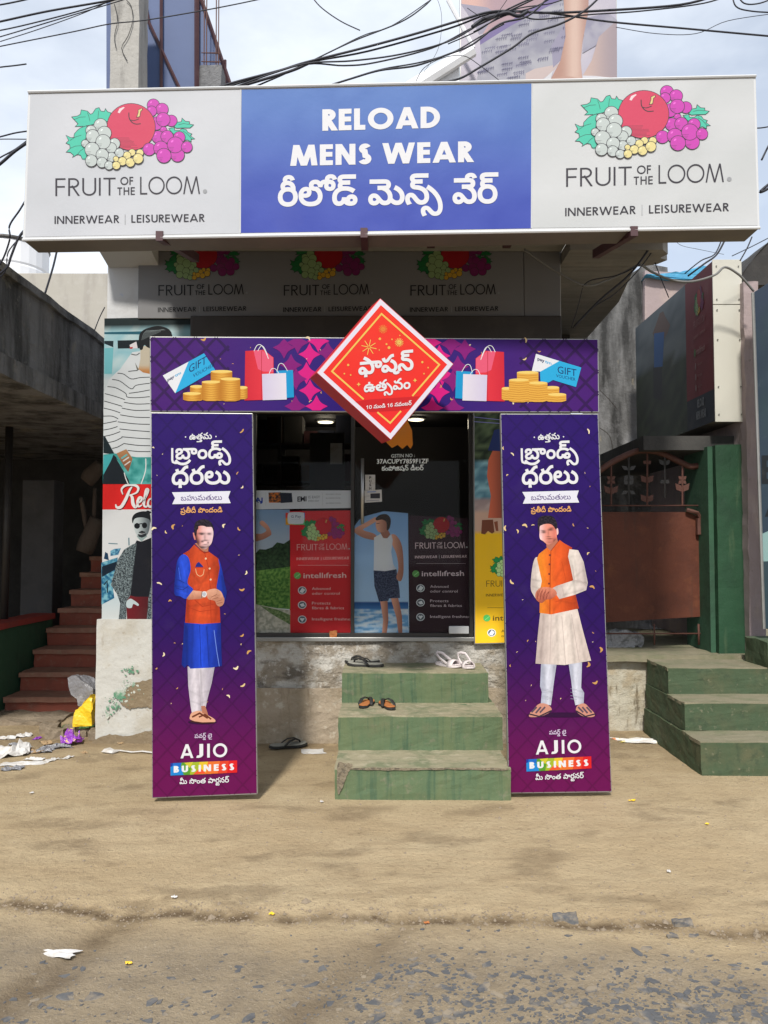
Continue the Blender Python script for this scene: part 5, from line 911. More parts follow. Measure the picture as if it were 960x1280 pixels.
# plastered concrete wall behind the gate and the pink white wall above it
cw = thing('concrete_wall', 'weathered grey concrete wall rising behind the rusty gate', 'wall', (2.3, 9.2, 0))
CX = 2.45
p = [onY(740, 560, 9.2), onY(1000, 560, 9.2)]
o = MB().prism([onY(735, 860, 9.2), onY(905, 860, 9.2), onY(905, 420, 9.2), onY(835, 420, 9.2), onY(834, 334, 9.2), onY(808, 330, 9.2), onY(792, 340, 9.2), onY(735, 420, 9.2)], (0, .25, 0)).build('wall', M['concrete'], cw); roughen(o, 5, .01, .2, 4)
pw = thing('white_wall', 'pinkish white wall with blue sheet on top beyond the right concrete wall', 'wall', (3.1, 9.0, 3))
MB().prism([onY(806, 338, 9.1), onY(905, 345, 9.1), onY(905, 430, 9.1), onY(806, 430, 9.1)], (0, .08, 0)).build('wall', M['pink'], pw)
o = MB().prism([onY(808, 343, 9.0), onY(850, 340, 9.0), onY(880, 332, 9.0), onY(905, 334, 9.0), onY(905, 346, 9.0), onY(850, 349, 9.0)], (0, .3, 0)).build('blue_sheet', M['blue_tarp'], pw); roughen(o, 3, .02, .12, 2)
# dark sloping shade under the box sign
us = thing('passage_ceiling', 'dark low passage ceiling under the upright box sign', 'ceiling', (3.0, 8, 2.4))
MB().box(2.2, 3.3, 6.75, 9.15, 2.33, 2.45).build('slab', M['dark_room'], us)
GF = .63      # print albedo for a traced colour on the sun-lit faces
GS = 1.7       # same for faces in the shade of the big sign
WHITE = (240, 240, 244)
# ------------------------------------------------------------------ the fruit emblem, traced once in its own frame
GW = [(300, 212, 38), (245, 243, 30), (322, 258, 40), (255, 275, 38), (212, 317, 22), (380, 318, 32), (362, 342, 30), (315, 307, 42), (252, 352, 42), (408, 370, 26), (362, 395, 28), (310, 382, 36), (247, 415, 34), (308, 425, 30), (348, 442, 25)]
GYL = [(480, 368, 20), (452, 385, 22), (525, 370, 21), (388, 405, 16), (425, 418, 25), (470, 425, 26), (515, 403, 29), (390, 442, 23)]
GM = [(602, 98, 36), (652, 122, 36), (592, 132, 30), (705, 187, 33), (620, 202, 38), (658, 180, 40), (660, 240, 20), (628, 280, 36), (680, 278, 36), (578, 350, 36), (645, 345, 42), (750, 282, 34), (740, 382, 40), (662, 386, 42), (727, 325, 46), (793, 337, 32)]
LV = [[(155, 220), (172, 205), (158, 190), (135, 165), (168, 160), (185, 150), (190, 125), (225, 132), (242, 150), (255, 145), (272, 118), (292, 112), (302, 132), (322, 134), (328, 118), (340, 136), (360, 142), (345, 190), (270, 205), (215, 218)],
      [(222, 215), (185, 228), (170, 240), (150, 262), (148, 282), (130, 284), (103, 270), (118, 300), (103, 315), (124, 325), (126, 345), (104, 366), (128, 368), (146, 384), (140, 396), (166, 380), (186, 384), (196, 406), (218, 404), (232, 330), (205, 318), (222, 270)],
      [(720, 222), (738, 196), (762, 192), (766, 172), (785, 190), (808, 192), (808, 206), (832, 210), (812, 228), (770, 228), (735, 230)],
      [(690, 232), (722, 226), (724, 242), (752, 242), (766, 232), (790, 238), (800, 254), (822, 262), (814, 274), (838, 290), (818, 292), (818, 308), (795, 296), (775, 302), (760, 262), (715, 262)]]
def emblem(P, pal, line, hatch=True, lw=3.2):
    """pal = leaf, apple, pale grape, gold, magenta, stem colours"""
    k = (Vector(P.T((100, 0)))-Vector(P.T((0, 0)))).length/100
    for q in LV:
        P.poly(smoothp(q, True, 2), pal[0]); P.line(q, lw*k, line, True)
    for a, b_ in (((150, 180), (215, 165)), ((225, 140), (240, 190)), ((290, 130), (285, 180)), ((125, 300), (190, 270)), ((125, 345), (190, 330)), ((165, 385), (205, 345)), ((745, 210), (805, 208)), ((770, 245), (820, 290))):
        P.line([a, ((a[0]+b_[0])/2, (a[1]+b_[1])/2-6), b_], lw*.7*k, line)
    def ball(x, y, r, c):
        P.ell(x, y, r+lw*.5, r+lw*.5, line, 20); P.ell(x, y, r-lw*.5, r-lw*.5, c, 20)
        if hatch:
            hi = tuple(min(255, v+38) for v in c)
            P.ell(x-r*.38, y-r*.45, r*.2, r*.12, hi, 10, -40)
            for i in range(3):
                yy = y+r*(.30+.2*i); hw = math.sqrt(max(0, 1-(.30+.2*i)**2))*r
                P.line([(x-hw+2, yy), (x-hw*.15-i*4, yy)], lw*.42*k, line)
    for g in GM[:9]: ball(*g, pal[4])
    P.ell(475, 222, 138+lw*.5, 134+lw*.5, line, 44); P.ell(475, 222, 138-lw*.5, 134-lw*.5, pal[1], 44)
    if hatch:
        for i in range(9):
            yy = 285+i*7; hw = math.sqrt(max(0, 1-((yy-222)/134)**2))*136
            P.line([(475-hw+3, yy), (475-hw*.15+R.uniform(-10, 50), yy)], lw*.4*k, line)
        P.poly([(398, 140), (408, 118), (432, 108), (438, 112), (420, 128), (410, 144)], (250, 225, 230))
        P.line([(462, 140), (464, 172), (480, 196), (502, 206), (530, 204)], lw*1.6*k, line, sm=True)
        P.line([(470, 182), (492, 186), (520, 176)], lw*1.3*k, line, sm=True)
    P.poly([(514, 124), (540, 114), (541, 126), (531, 134), (526, 166), (504, 170), (514, 140)], line)
    P.poly([(517, 126), (537, 117), (537, 125), (528, 132), (523, 162), (509, 166), (517, 140)], pal[5])
    for g in GM[9:]: ball(*g, pal[4])
    for g in GW: ball(*g, pal[2])
    for g in GYL: ball(*g, pal[3])
def brandtext(P, col, thin=.085, small=None):
    fut(P, 'FRUIT', (42, 617), (386, 613), 101, col, thin)
    fut(P, 'OF', (413, 554), (487, 553), 46, col, .15); fut(P, 'THE', (396, 612), (496, 610), 44, col, .14, .17)
    fut(P, 'LOOM', (526, 608), (868, 605), 101, col, thin, .07)
    P.ell(897, 590, 12, 12, (170, 172, 176), 16)
    fut(P, 'INNERWEAR', (37, 776), (405, 770), 44, small or col, .14); fut(P, '|', (438, 772), (442, 772), 46, (190, 192, 196), .14)
    fut(P, 'LEISUREWEAR', (476, 769), (893, 763), 44, small or col, .14)
def TT(x0, y0, sx, sy=None, sl=0.):
    sy = sy or sx
    return lambda p: (x0+p[0]*sx, y0+p[1]*sy+p[0]*sl)
PAL_SIGN = [(92, 210, 182), (222, 84, 112), (205, 214, 212), (240, 226, 160), (214, 84, 190), (238, 216, 150)]
PAL_DEEP = [(30, 120, 62), (172, 22, 34), (150, 178, 120), (216, 170, 50), (128, 28, 96), (215, 180, 90)]
INKL = (72, 70, 78)

# ------------------------------------------------------------------ the big signboard over the shop
sg = thing('signboard', 'wide white and blue box signboard with fruit emblems over the shop front', 'signboard', (0, 4.5, 3.3))
fbl, fbr = onY(28, 300, 4.45), onY(950, 285.5, 4.36)
sn = (fbr-fbl); sn.z = 0; SGN = Vector((sn.y, -sn.x, 0)).normalized()
SP = Plane(fbl, SGN)
cs_ = [(35, 115), (945, 95), (950, 285), (28, 300)]
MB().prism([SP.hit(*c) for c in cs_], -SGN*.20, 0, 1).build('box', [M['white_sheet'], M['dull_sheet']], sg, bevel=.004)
sig = SP
P = Print(SP, GF, .0015)
P.grid([(38, 118), (300.5, 112), (299, 291.5), (31.5, 296)], 6, 4, NZ((219, 221, 227), (211, 214, 220), 90))
P.build('left_panel', sg)
P = Print(SP, GF, .0015)
P.grid([(666, 104.5), (942, 98.5), (947, 281.5), (665.5, 285)], 6, 4, NZ((222, 224, 226), (210, 213, 214), 90))
P.build('right_panel', sg)
P = Print(SP, GF, .0015)
bf = G2((92, 128, 198), (68, 84, 182), 108, 288, 1); nf = NZ((0, 0, 0), (9, 9, 7), 40)
P.grid([(302, 112), (664.5, 104.5), (663.5, 285.5), (300.5, 291.2)], 16, 10, lambda x, y: tuple(a+b for a, b in zip(bf(x, y), nf(x, y))))
bp2 = P.build('blue_panel', sg)
P = Print(SP, GF, .003); P.T = tf((290, 90), 2.4615)
fut(P, 'RELOAD', (278, 181), (640, 171.5), 66, WHITE, .23, .10)
fut(P, 'MENS WEAR', (180, 289), (739, 277), 64, WHITE, .23, .10)
tel(P, 'రీలోడ్ మెన్స్ వేర్', (140, 411), (818, 401), WHITE, .026, 1.0)
P.build('lettering', bp2)
for nm, T in (('left_panel', tf((60, 110), 4.571)), ('right_panel', TT(640+(238-105*.69)/3, 80+(88-62*.67)/3-.5, .69/3, .67/3, -.0035))):
    par_ = bpy.data.objects[nm]
    P = Print(SP, GF, .003); P.T = T; emblem(P, PAL_SIGN, INKL); P.build('fruit_emblem', par_)
    P = Print(SP, GF, .003)
    if nm == 'right_panel':
        P.T = TT(640+(203-42*.716)/3, 80+(461-617*.69)/3, .716/3, .69/3, -.004)
    else: P.T = T
    brandtext(P, INKL, small=(66, 64, 72)); P.build('lettering', par_)
tr = MB()
for a, b_ in ((0, 1), (3, 2)): tr.tube([SP.hit(*cs_[a], .004), SP.hit(*cs_[b_], .004)], .008, 6)
for x_, y0_, y1_ in ((301, 112, 291.5), (665, 104.5, 285.3)): tr.tube([SP.hit(x_, y0_, .001), SP.hit(x_-.6, y1_, .001)], .0035, 5)
tr.build('edge_trim', M['white_sheet'], sg)
for a, b_, lb in (((199, 293), (214, 320), 0), ((793, 287), (778, 307), 1), ((455, 289), (457, 300), 2)):
    A = SP.hit(*a, .012); d = -SGN*.30
    bk_ = MB(); bk_.prism([A+Vector((-.02, 0, .02)), A+Vector((.02, 0, .02)), A+Vector((.02, 0, -.035)), A+Vector((-.02, 0, -.035))], Vector((.06 if lb == 0 else -.05, .62, .10)) if lb != 2 else Vector((0, .2, .0)))
    bk_.build('support_bracket', M['brown_frame'], sg)
sp = MB()
for px in (330, 560, 690): A = SP.hit(px, 200, 0); sp.box(A.x-.03, A.x+.03, A.y+.205, 6.05, 3.80, 3.86)
sp.build('hidden_support', M['brown_frame'], sg)

# strip panel under the slab
FP = PY(WY-.035)
stp = thing('strip_panel', 'shaded white strip panel with three fruit emblems below the roof slab', 'sign panel', (-.35, WY-.03, 3.2))
q0, q1 = FP.hit(172, 398), FP.hit(655, 398); zt_ = 3.838
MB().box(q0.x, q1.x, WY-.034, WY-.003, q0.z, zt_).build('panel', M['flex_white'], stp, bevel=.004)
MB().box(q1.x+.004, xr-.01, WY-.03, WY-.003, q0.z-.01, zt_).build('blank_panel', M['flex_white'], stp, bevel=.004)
for fx in (198, 354.7, 513):
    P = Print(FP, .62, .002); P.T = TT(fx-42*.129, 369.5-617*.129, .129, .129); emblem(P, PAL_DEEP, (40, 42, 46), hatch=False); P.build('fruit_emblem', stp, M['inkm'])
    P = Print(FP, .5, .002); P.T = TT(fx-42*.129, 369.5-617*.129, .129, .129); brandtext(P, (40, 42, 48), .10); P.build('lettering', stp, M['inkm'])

# ------------------------------------------------------------------ the promotion arch
an = Vector((.04, -1, 0)).normalized(); AP = Plane((0, 4.845, 0), an)
ar = thing('promotion_arch', 'purple festival arch of two tall printed posts, header and red diamond', 'arch', (0, 4.85, 0))
def bgc(x, y):
    a = G2((44, 14, 108), (42, 12, 96), 515, 760, 1); b_ = G2((42, 12, 96), (110, 15, 84), 750, 985, 1)
    return a(x, y) if y < 760 else b_(x, y)
def dk(f, k): return lambda x, y: tuple(v*k for v in f(x, y))
def clipseg(p, q, poly):
    """part of segment inside convex polygon"""
    t0, t1 = 0., 1.; d = (q[0]-p[0], q[1]-p[1]); n = len(poly)
    ar_ = sum(poly[i-1][0]*poly[i][1]-poly[i][0]*poly[i-1][1] for i in range(n))
    for i in range(n):
        a, b_ = poly[i-1], poly[i]; e = (b_[0]-a[0], b_[1]-a[1])
        nx_, ny_ = (-e[1], e[0]) if ar_ > 0 else (e[1], -e[0])
        num = (p[0]-a[0])*nx_+(p[1]-a[1])*ny_; den = d[0]*nx_+d[1]*ny_
        if abs(den) < 1e-9:
            if num < 0: return None
            continue
        t = -num/den
        if den > 0: t0 = max(t0, t)
        else: t1 = min(t1, t)
    return None if t0 >= t1 else ((p[0]+d[0]*t0, p[1]+d[1]*t0), (p[0]+d[0]*t1, p[1]+d[1]*t1))
def lattice(P, quad, dx, dy, col, wd, x0=0):
    xs = [p[0] for p in quad]; ys = [p[1] for p in quad]; H = max(ys)-min(ys); k = -40
    while k < 60:
        for s_ in (1, -1):
            p = (min(xs)+x0+k*dx, min(ys)); q = (p[0]+s_*H*dx/dy, max(ys))
            g = clipseg(p, q, quad)
            if g:
                n_ = 6; P.line([(g[0][0]+(g[1][0]-g[0][0])*i/n_, g[0][1]+(g[1][1]-g[0][1])*i/n_) for i in range(n_+1)], wd, col)
        k += 1
def confetti(P, pts, T):
    for i, (x, y) in enumerate(pts):
        px, py = T((x, y)); s_ = R.choice([.9, 1.2, 1.6, 2.2, 2.8]) if i % 4 else 3.6
        a = R.uniform(0, 6.28); fl = R.uniform(.35, 1.1); q = []
        for t in range(5): f = t/4; q.append((s_*(2*f-1), -s_*fl*(1-(2*f-1)**2)))
        for t in range(5): f = 1-t/4; q.append((s_*(2*f-1)*.8+s_*.1, -s_*fl*(1-(2*f-1)**2)*.35+s_*.25))
        q = [(px+u*math.cos(a)-v*math.sin(a), py+u*math.sin(a)+v*math.cos(a)) for u, v in q]
        P.T = IDT; P.poly(q, R.choice([(238, 205, 150), (250, 228, 190), (214, 160, 96)]))
CONF = [(320, 75), (320, 258), (305, 213), (72, 405), (97, 388), (125, 385), (262, 385), (310, 395), (50, 573), (85, 631), (310, 480), (333, 538), (320, 592), (264, 673), (320, 742), (318, 772), (343, 798), (100, 768), (127, 770), (108, 915), (323, 905), (256, 918), (207, 960), (275, 942), (300, 847), (88, 965), (63, 805), (40, 850), (32, 395), (60, 150), (42, 220), (30, 130)]
def post(corners, sx):
    """corners TL TR BR BL; sx maps the left post's pixels onto this one"""
    po = MB().prism([AP.hit(*c) for c in corners], -an*.035).build('banner_post', M['alu'], ar, bevel=.003)
    TL, TR, BR, BL = corners
    ins = [(TL[0]+1.0, TL[1]+1.2), (TR[0]-1.0, TR[1]+1.2), (BR[0]-1.1, BR[1]-1.6), (BL[0]+.8, BL[1]-1.2)]
    P = Print(AP, GF, .001); P.grid(ins, 8, 40, bgc); P.layer(1); lattice(P, ins, 27, 29, dk(bgc, .90), 1.8, 6)
    confetti(P, CONF, lambda p: sx(tf((180, 510), 2.613)(p)))
    P.build('printed_face', po)
    P = Print(AP, GF, .0035); P.T = lambda p: sx((205+p[0]/10.1, 530+p[1]/10.1))
    tel(P, 'ఉత్తమ', (318, 196), (606, 186), WHITE, .02); P.ell(272, 163, 9, 9, WHITE, 10); P.ell(656, 158, 9, 9, WHITE, 10)
    # the two heavy lines keep their long left hook
    tel(P, 'బ్రాండ్స్', (140, 443), (842, 428), WHITE, .022, 1.0)
    P.line([(104, 304), (104, 452), (112, 480), (140, 492), (185, 492)], 2.6, WHITE)
    tel(P, 'ధరలు', (92, 762), (842, 752), WHITE, .02, 1.0)
    P.poly([(100, 862), (840, 846), (812, 925), (842, 1000), (104, 1012), (140, 935)], (236, 236, 248))
    tel(P, 'బహుమతులు', (210, 968), (735, 958), (92, 70, 130), .005)
    tel(P, 'ప్రతీదీ పొందండి', (208, 1122), (738, 1112), (244, 178, 110), .016)
    P.T = lambda p: sx((200+p[0]/8, 900+p[1]/8))
    tel(P, 'పవర్డ్ బై', (345, 180), (520, 175), (225, 205, 235), .012)
    fut(P, 'A', (207, 384), (332, 380), 140, WHITE, .17); fut(P, 'J', (352, 379), (432, 377), 138, WHITE, .17); fut(P, 'I', (472, 376), (498, 375), 138, WHITE, .17); fut(P, 'O', (530, 374), (672, 370), 138, WHITE, .17)
    rb = [(100, 485, 455), (225, 475, 425)]
    seg = [((28, 60, 160), 105, 215), ((34, 110, 205), 130, 235), ((90, 160, 50), 215, 330), ((170, 190, 50), 320, 420), ((236, 200, 50), 395, 500), ((238, 120, 50), 480, 620), ((232, 72, 46), 600, 700), ((226, 36, 40), 690, 772)]
    tp = lambda x: 432-(x-105)*.043; bt = lambda x: 556-(x-105)*.045
    for c, a, b_ in seg: P.poly([(a, tp(a)), (b_, tp(b_)), (b_+(0 if b_ > 770 else 14), bt(b_)), (a-(0 if a < 106 else 22), bt(a))], c)
    P.poly([(105, 470), (150, 450), (215, 480), (235, 549), (105, 556)], (36, 140, 220)); P.poly([(240, 428), (330, 420), (300, 480)], (214, 204, 60)); P.poly([(330, 545), (400, 480), (470, 537)], (240, 90, 50))
    fut(P, 'BUSINESS', (137, 527), (742, 500), 66, WHITE, .24, .28)
    tel(P, 'మీ సొంత పార్టనర్', (195, 640), (690, 622), WHITE, .018)
    P.build('lettering', po)
    return po
idl = lambda p: p
lp_c = [(188.5, 515.5), (316, 516.5), (322, 993), (190, 998)]
rp_c = [(625.5, 517), (748, 517), (765, 990.5), (636, 992)]
def rmap(p):
    v = (p[1]-515)/480
    u = (p[0]-(188.5+1.5*v))/(127.5+4.5*v)
    return (625.5+10.5*v+u*(122.5+6.5*v), 517+(p[1]-516)*.987-u*.5)
lpost = post(lp_c, idl); rpost = post(rp_c, rmap)
OR, ORD = (218, 82, 40), (176, 56, 26)
SK, SKD, HAIR = (232, 172, 142), (186, 122, 96), (32, 24, 24)
def face(P, cx, cy, w_, h_, skin, dark, tilt=0., beard=False, look=0.):
    """printed face: one skin shape shaded by soft spots (sockets, nose, lips, jaw); w_/h_ half sizes in P.T units"""
    pts = [(cx+w_*a, cy+h_*b_) for a, b_ in ((-.98, -.5), (-.7, -.95), (.1, -1.05), (.8, -.85), (1., -.35), (.95, .2), (.72, .72), (.25, 1.02), (-.2, 1.02), (-.7, .7), (-.95, .2))]
    L_ = look; sc = abs(P.T((100, 0))[0]-P.T((0, 0))[0])/100
    S = []
    def sp(x, y, rx, ry, k): X, Y = P.T((cx+w_*x, cy+h_*y+tilt*w_*x*.12)); S.append((X, Y, rx*w_*sc, ry*h_*sc, k))
    for q in (-1, 1):
        sp(L_+q*.42, -.13, .28, .11, -.16); sp(L_+q*.42, -.11, .14, .05, -.75); sp(L_+q*.44, -.31, .28, .045, -.38); sp(L_+q*.5, .2, .3, .2, .10)
    sp(L_+.02, .05, .08, .3, .14); sp(L_+.2, .1, .08, .25, -.16); sp(L_, .33, .22, .06, -.30); sp(L_, .48, .25, .04, -.12)
    sp(L_, .58, .33, .055, -.40); sp(L_, .70, .25, .04, -.12); sp(.9, .1, .22, .9, -.28); sp(-.95, .2, .2, .8, -.2); sp(0, -.7, .7, .3, .10)
    if beard:
        sp(0, .95, .65, .22, -.55); sp(-.8, .5, .24, .42, -.5); sp(.78, .52, .24, .42, -.5); sp(L_, .43, .42, .06, -.34); sp(L_, .58, .24, .035, .75)
    P.spots = S
    P.poly(smoothp(pts), G3(dark, skin, dark, P.T((cx-w_*1.5, 0))[0], P.T((cx+w_*1.35, 0))[0]), g=.42)
    P.spots = []
    P.ell(cx+L_*w_, cy+h_*.60, w_*.24, h_*.03, tuple((a*.7+b_*.3) for a, b_ in zip((170, 84, 78), skin)), 12)
def pface(P, T, outline, cols, spots, hair, ear):
    P.T = T; P.folds = []; P.fab = .03; k = T((1, 0))[0]-T((0, 0))[0]
    P.poly(ear, cols[0], sm=True)
    xs = [T(p)[0] for p in outline]
    P.spots = [(*T((x, y)), rx*k, ry*k, a) for x, y, rx, ry, a in spots]
    P.poly(smoothp(outline, True, 3), G3(*cols, min(xs), max(xs)), g=.4); P.spots = []
    P.poly(smoothp(hair, True, 3), NZ((22, 18, 28), (56, 46, 58), 2.0), g=.6)
def px(P, x): return P.T((x, 0))[0]
# man printed on the left post
P = Print(AP, GF, .0035); P.T = tf((180, 640), 4.74)
BL, BLD, PT = (32, 66, 196), (18, 40, 132), (222, 214, 222)
P.setfolds([((420, 300), (330, 440), 9, -.14), ((262, 330), (330, 420), 8, -.12), ((300, 440), (420, 400), 7, .10), ((262, 560), (400, 540), 8, -.14), ((280, 600), (440, 620), 9, .08), ((440, 330), (425, 640), 12, -.14), ((255, 380), (262, 650), 9, -.16),
    ((200, 320), (240, 470), 8, -.18), ((225, 300), (250, 400), 6, .16), ((190, 440), (262, 450), 6, -.22), ((192, 470), (258, 485), 5, .14), ((195, 400), (250, 425), 5, -.16), ((460, 380), (475, 500), 6, -.2),
    ((290, 670), (282, 915), 8, -.18), ((330, 680), (345, 915), 7, .12), ((372, 680), (392, 915), 8, -.16), ((420, 670), (425, 915), 7, .10), ((250, 680), (255, 900), 8, -.2),
    ((300, 930), (312, 1180), 9, .08), ((335, 940), (345, 1180), 7, -.22), ((270, 1060), (330, 1090), 6, -.12), ((275, 1120), (335, 1140), 5, -.14), ((345, 1070), (385, 1060), 6, -.12), ((340, 1130), (372, 1120), 5, -.12)], .6); P.fab = .08; P.ell(345, 1245, 85, 12, (50, 14, 60))
P.poly([(258, 915), (330, 922), (345, 1060), (336, 1190), (285, 1200), (276, 1150), (262, 1030)], G3((186, 178, 190), PT, (190, 180, 190), px(P, 250), px(P, 350)), g=.9)
P.poly([(322, 920), (420, 910), (402, 1010), (378, 1100), (364, 1165), (340, 1185), (334, 1080)], G2(PT, (172, 164, 178), px(P, 330), px(P, 420)), g=.9)
P.poly([(285, 1188), (330, 1178), (372, 1200), (418, 1228), (414, 1246), (330, 1246), (276, 1230), (272, 1212)], SK, sm=True); P.poly([(338, 1150), (362, 1148), (376, 1188), (382, 1212), (345, 1190)], SKD)
P.line([(275, 1240), (345, 1250), (415, 1248)], 1.6, (70, 34, 26)); P.line([(285, 1215), (330, 1192), (378, 1222)], 2.2, (112, 56, 36)); P.line([(325, 1215), (362, 1200), (398, 1228)], 2., (112, 56, 36))
P.poly([(238, 650), (455, 655), (458, 780), (462, 912), (400, 922), (275, 928), (258, 905), (240, 924), (222, 905), (230, 800)], G3(BLD, (36, 76, 214), BLD, px(P, 215), px(P, 475)), g=.9)
P.line([(415, 700), (432, 830), (446, 915)], .8, (120, 150, 235)); P.line([(258, 690), (252, 905)], 1., BLD); P.line([(330, 670), (338, 915)], .7, BLD); P.line([(372, 680), (385, 915)], .6, BLD)
P.poly([(440, 278), (462, 340), (478, 420), (490, 480), (472, 548), (460, 500), (428, 455), (432, 400)], G2(BL, BLD, px(P, 430), px(P, 490)), sm=True, g=.9)
P.poly([(300, 186), (332, 180), (384, 190), (380, 238), (345, 232)], SKD)
P.poly([(298, 192), (330, 222), (358, 240), (384, 235), (440, 275), (449, 330), (430, 440), (440, 510), (450, 580), (453, 656), (345, 664), (243, 656), (249, 560), (258, 430), (250, 330), (232, 247), (268, 226)], G3(ORD, OR, ORD, px(P, 222), px(P, 470)), g=.9)
P.line([(330, 222), (358, 242), (384, 236)], 1.6, (160, 50, 24)); P.line([(360, 245), (382, 330), (392, 440), (398, 660)], .8, ORD); P.line([(262, 430), (300, 470), (330, 455)], .9, ORD); P.line([(300, 520), (345, 560), (420, 545)], .9, ORD); P.line([(252, 560), (330, 590), (440, 575)], .7, ORD)
for b_ in ((366, 276), (389, 335), (395, 400)): P.ell(*b_, 6, 6, (240, 205, 170), 10)
P.poly([(303, 326), (312, 305), (325, 295), (350, 322), (350, 328)], (34, 44, 130)); P.line([(303, 328), (352, 328)], .9, ORD); P.line([(306, 335), (312, 365), (330, 380), (350, 370), (356, 340)], .8, (240, 190, 140), sm=True)
P.poly([(232, 250), (262, 268), (274, 310), (275, 350), (260, 400), (262, 430), (292, 462), (252, 514), (215, 500), (182, 490), (180, 430), (190, 330), (202, 278)], G3(BLD, (42, 82, 218), BL, px(P, 175), px(P, 290)), g=.9, sm=True)
P.line([(190, 450), (230, 462), (262, 440)], .8, BLD); P.line([(200, 400), (240, 420)], .7, BLD); P.line([(205, 330), (215, 400)], .7, (70, 110, 235))
P.poly([(290, 464), (340, 470), (372, 470), (368, 505), (330, 515), (262, 520), (252, 512)], G2(SK, SKD, P.T((0, 460))[1], P.T((0, 525))[1], 1), g=1.2)
P.poly([(372, 470), (418, 454), (452, 468), (466, 490), (474, 520), (470, 545), (455, 556), (430, 550), (418, 526), (380, 515)], G2(SK, SKD, P.T((0, 450))[1], P.T((0, 570))[1], 1), sm=True, g=1.2)
for a, b_ in (((420, 500), (455, 490)), ((424, 515), (462, 508)), ((430, 532), (466, 528))): P.line([a, b_], .6, SKD)
P.ell(357, 487, 15, 17, (235, 235, 238)); P.ell(357, 487, 10, 12, (190, 195, 205)); P.line([(345, 470), (340, 510)], 1., (120, 110, 110))
P.folds = []; P.fab = .03; pface(P, tf((230, 645), 19.2), [(300, 330), (340, 250), (450, 235), (560, 260), (660, 265), (695, 340), (705, 430), (690, 540), (660, 650), (600, 730), (530, 792), (470, 795), (390, 755), (330, 690), (300, 590), (285, 450)],
    ((222, 136, 124), (242, 196, 194), (236, 204, 208)), [(420, 420, 80, 24, -.55), (425, 445, 45, 16, -.3), (605, 428, 48, 26, -.5), (500, 510, 24, 70, -.2), (520, 582, 62, 14, -.42), (440, 612, 36, 24, -.5), (578, 640, 20, 26, -.4), (505, 684, 60, 13, -.3), (500, 640, 50, 18, .14), (330, 640, 52, 95, -.55), (430, 755, 100, 36, -.6), (300, 520, 28, 90, -.35), (600, 740, 60, 40, -.35), (580, 340, 90, 50, .08)],
    [(252, 460), (240, 330), (250, 230), (290, 140), (380, 90), (480, 72), (590, 105), (660, 165), (705, 260), (714, 350), (697, 340), (672, 270), (620, 262), (540, 262), (480, 238), (420, 225), (350, 240), (345, 300), (312, 350), (302, 450), (285, 550), (264, 470)],
    [(213, 405), (250, 420), (278, 540), (264, 578), (235, 525)])
P.T = tf((180, 640), 4.74)
P.poly([(428, 520), (470, 505), (476, 528), (466, 552), (446, 560), (430, 548)], (196, 134, 108), sm=True)
for a, b_ in (((430, 530), (462, 520)), ((434, 542), (464, 536)), ((398, 505), (432, 488)), ((405, 517), (440, 505))): P.line([a, b_], .7, (150, 92, 70))
P.build('printed_man', lpost)
# man printed on the right post
P = Print(AP, GF, .0035); P.T = tf((630, 630), 4.571)
CR, CRD = (232, 216, 208), (196, 178, 172)
P.setfolds([((380, 300), (290, 430), 10, -.13), ((225, 320), (245, 430), 8, .10), ((300, 300), (330, 430), 9, .08), ((400, 450), (290, 600), 9, -.12), ((215, 520), (260, 600), 8, -.12), ((270, 540), (400, 570), 7, -.12), ((385, 330), (415, 590), 9, -.16), ((262, 290), (262, 625), 5, -.14),
    ((175, 350), (190, 520), 8, -.10), ((160, 430), (205, 440), 6, -.16), ((165, 470), (205, 485), 5, -.12), ((400, 300), (420, 430), 8, -.10), ((450, 340), (470, 470), 8, -.14), ((390, 440), (470, 450), 6, -.18), ((330, 480), (470, 470), 7, .06), ((340, 520), (450, 490), 6, -.14), ((400, 420), (450, 380), 6, -.12),
    ((225, 640), (210, 905), 8, -.14), ((262, 640), (258, 915), 7, .06), ((300, 640), (310, 915), 8, -.12), ((345, 640), (360, 915), 7, .05), ((375, 640), (405, 905), 9, -.14), ((415, 660), (465, 890), 8, -.10),
    ((230, 930), (240, 1140), 8, -.08), ((285, 930), (265, 1140), 7, -.14), ((210, 1060), (275, 1075), 5, -.14), ((212, 1100), (270, 1112), 5, -.14), ((388, 930), (408, 1140), 7, -.14), ((395, 1060), (455, 1075), 5, -.14), ((405, 1100), (456, 1110), 5, -.14)], .6); P.fab = .07; P.ell(330, 1205, 200, 14, (52, 14, 60))
for q in ([(212, 905), (302, 905), (282, 1040), (278, 1080), (268, 1150), (210, 1140), (216, 1075), (206, 1040)], [(368, 905), (446, 905), (441, 1050), (458, 1078), (455, 1140), (408, 1150), (392, 1080), (384, 1010)]):
    x_ = [p[0] for p in q]; P.poly(q, G3((176, 180, 200), (222, 224, 238), (182, 184, 202), px(P, min(x_)), px(P, max(x_))), g=.9)
    for yy in (1055, 1075, 1095, 1112): P.line([(min(x_)+12, yy), (min(x_)+48, yy+5)], .5, (170, 172, 192))
for q, st_ in (([(145, 1200), (170, 1170), (205, 1140), (250, 1146), (272, 1180), (215, 1212), (150, 1217)], 1), ([(412, 1182), (422, 1150), (460, 1140), (490, 1168), (519, 1200), (505, 1217), (450, 1212)], -1)):
    P.poly(q, (214, 150, 130), sm=True); cx_ = sum(p[0] for p in q)/7
    P.line([q[0] if st_ > 0 else q[0], (cx_, 1214), q[4]], 1.8, (60, 50, 64)); 
    for d_ in (-28, -4, 20): P.line([(cx_+d_-16*st_, 1196-abs(d_)*.2), (cx_+d_+14*st_, 1160)], 2.2, (96, 80, 96))
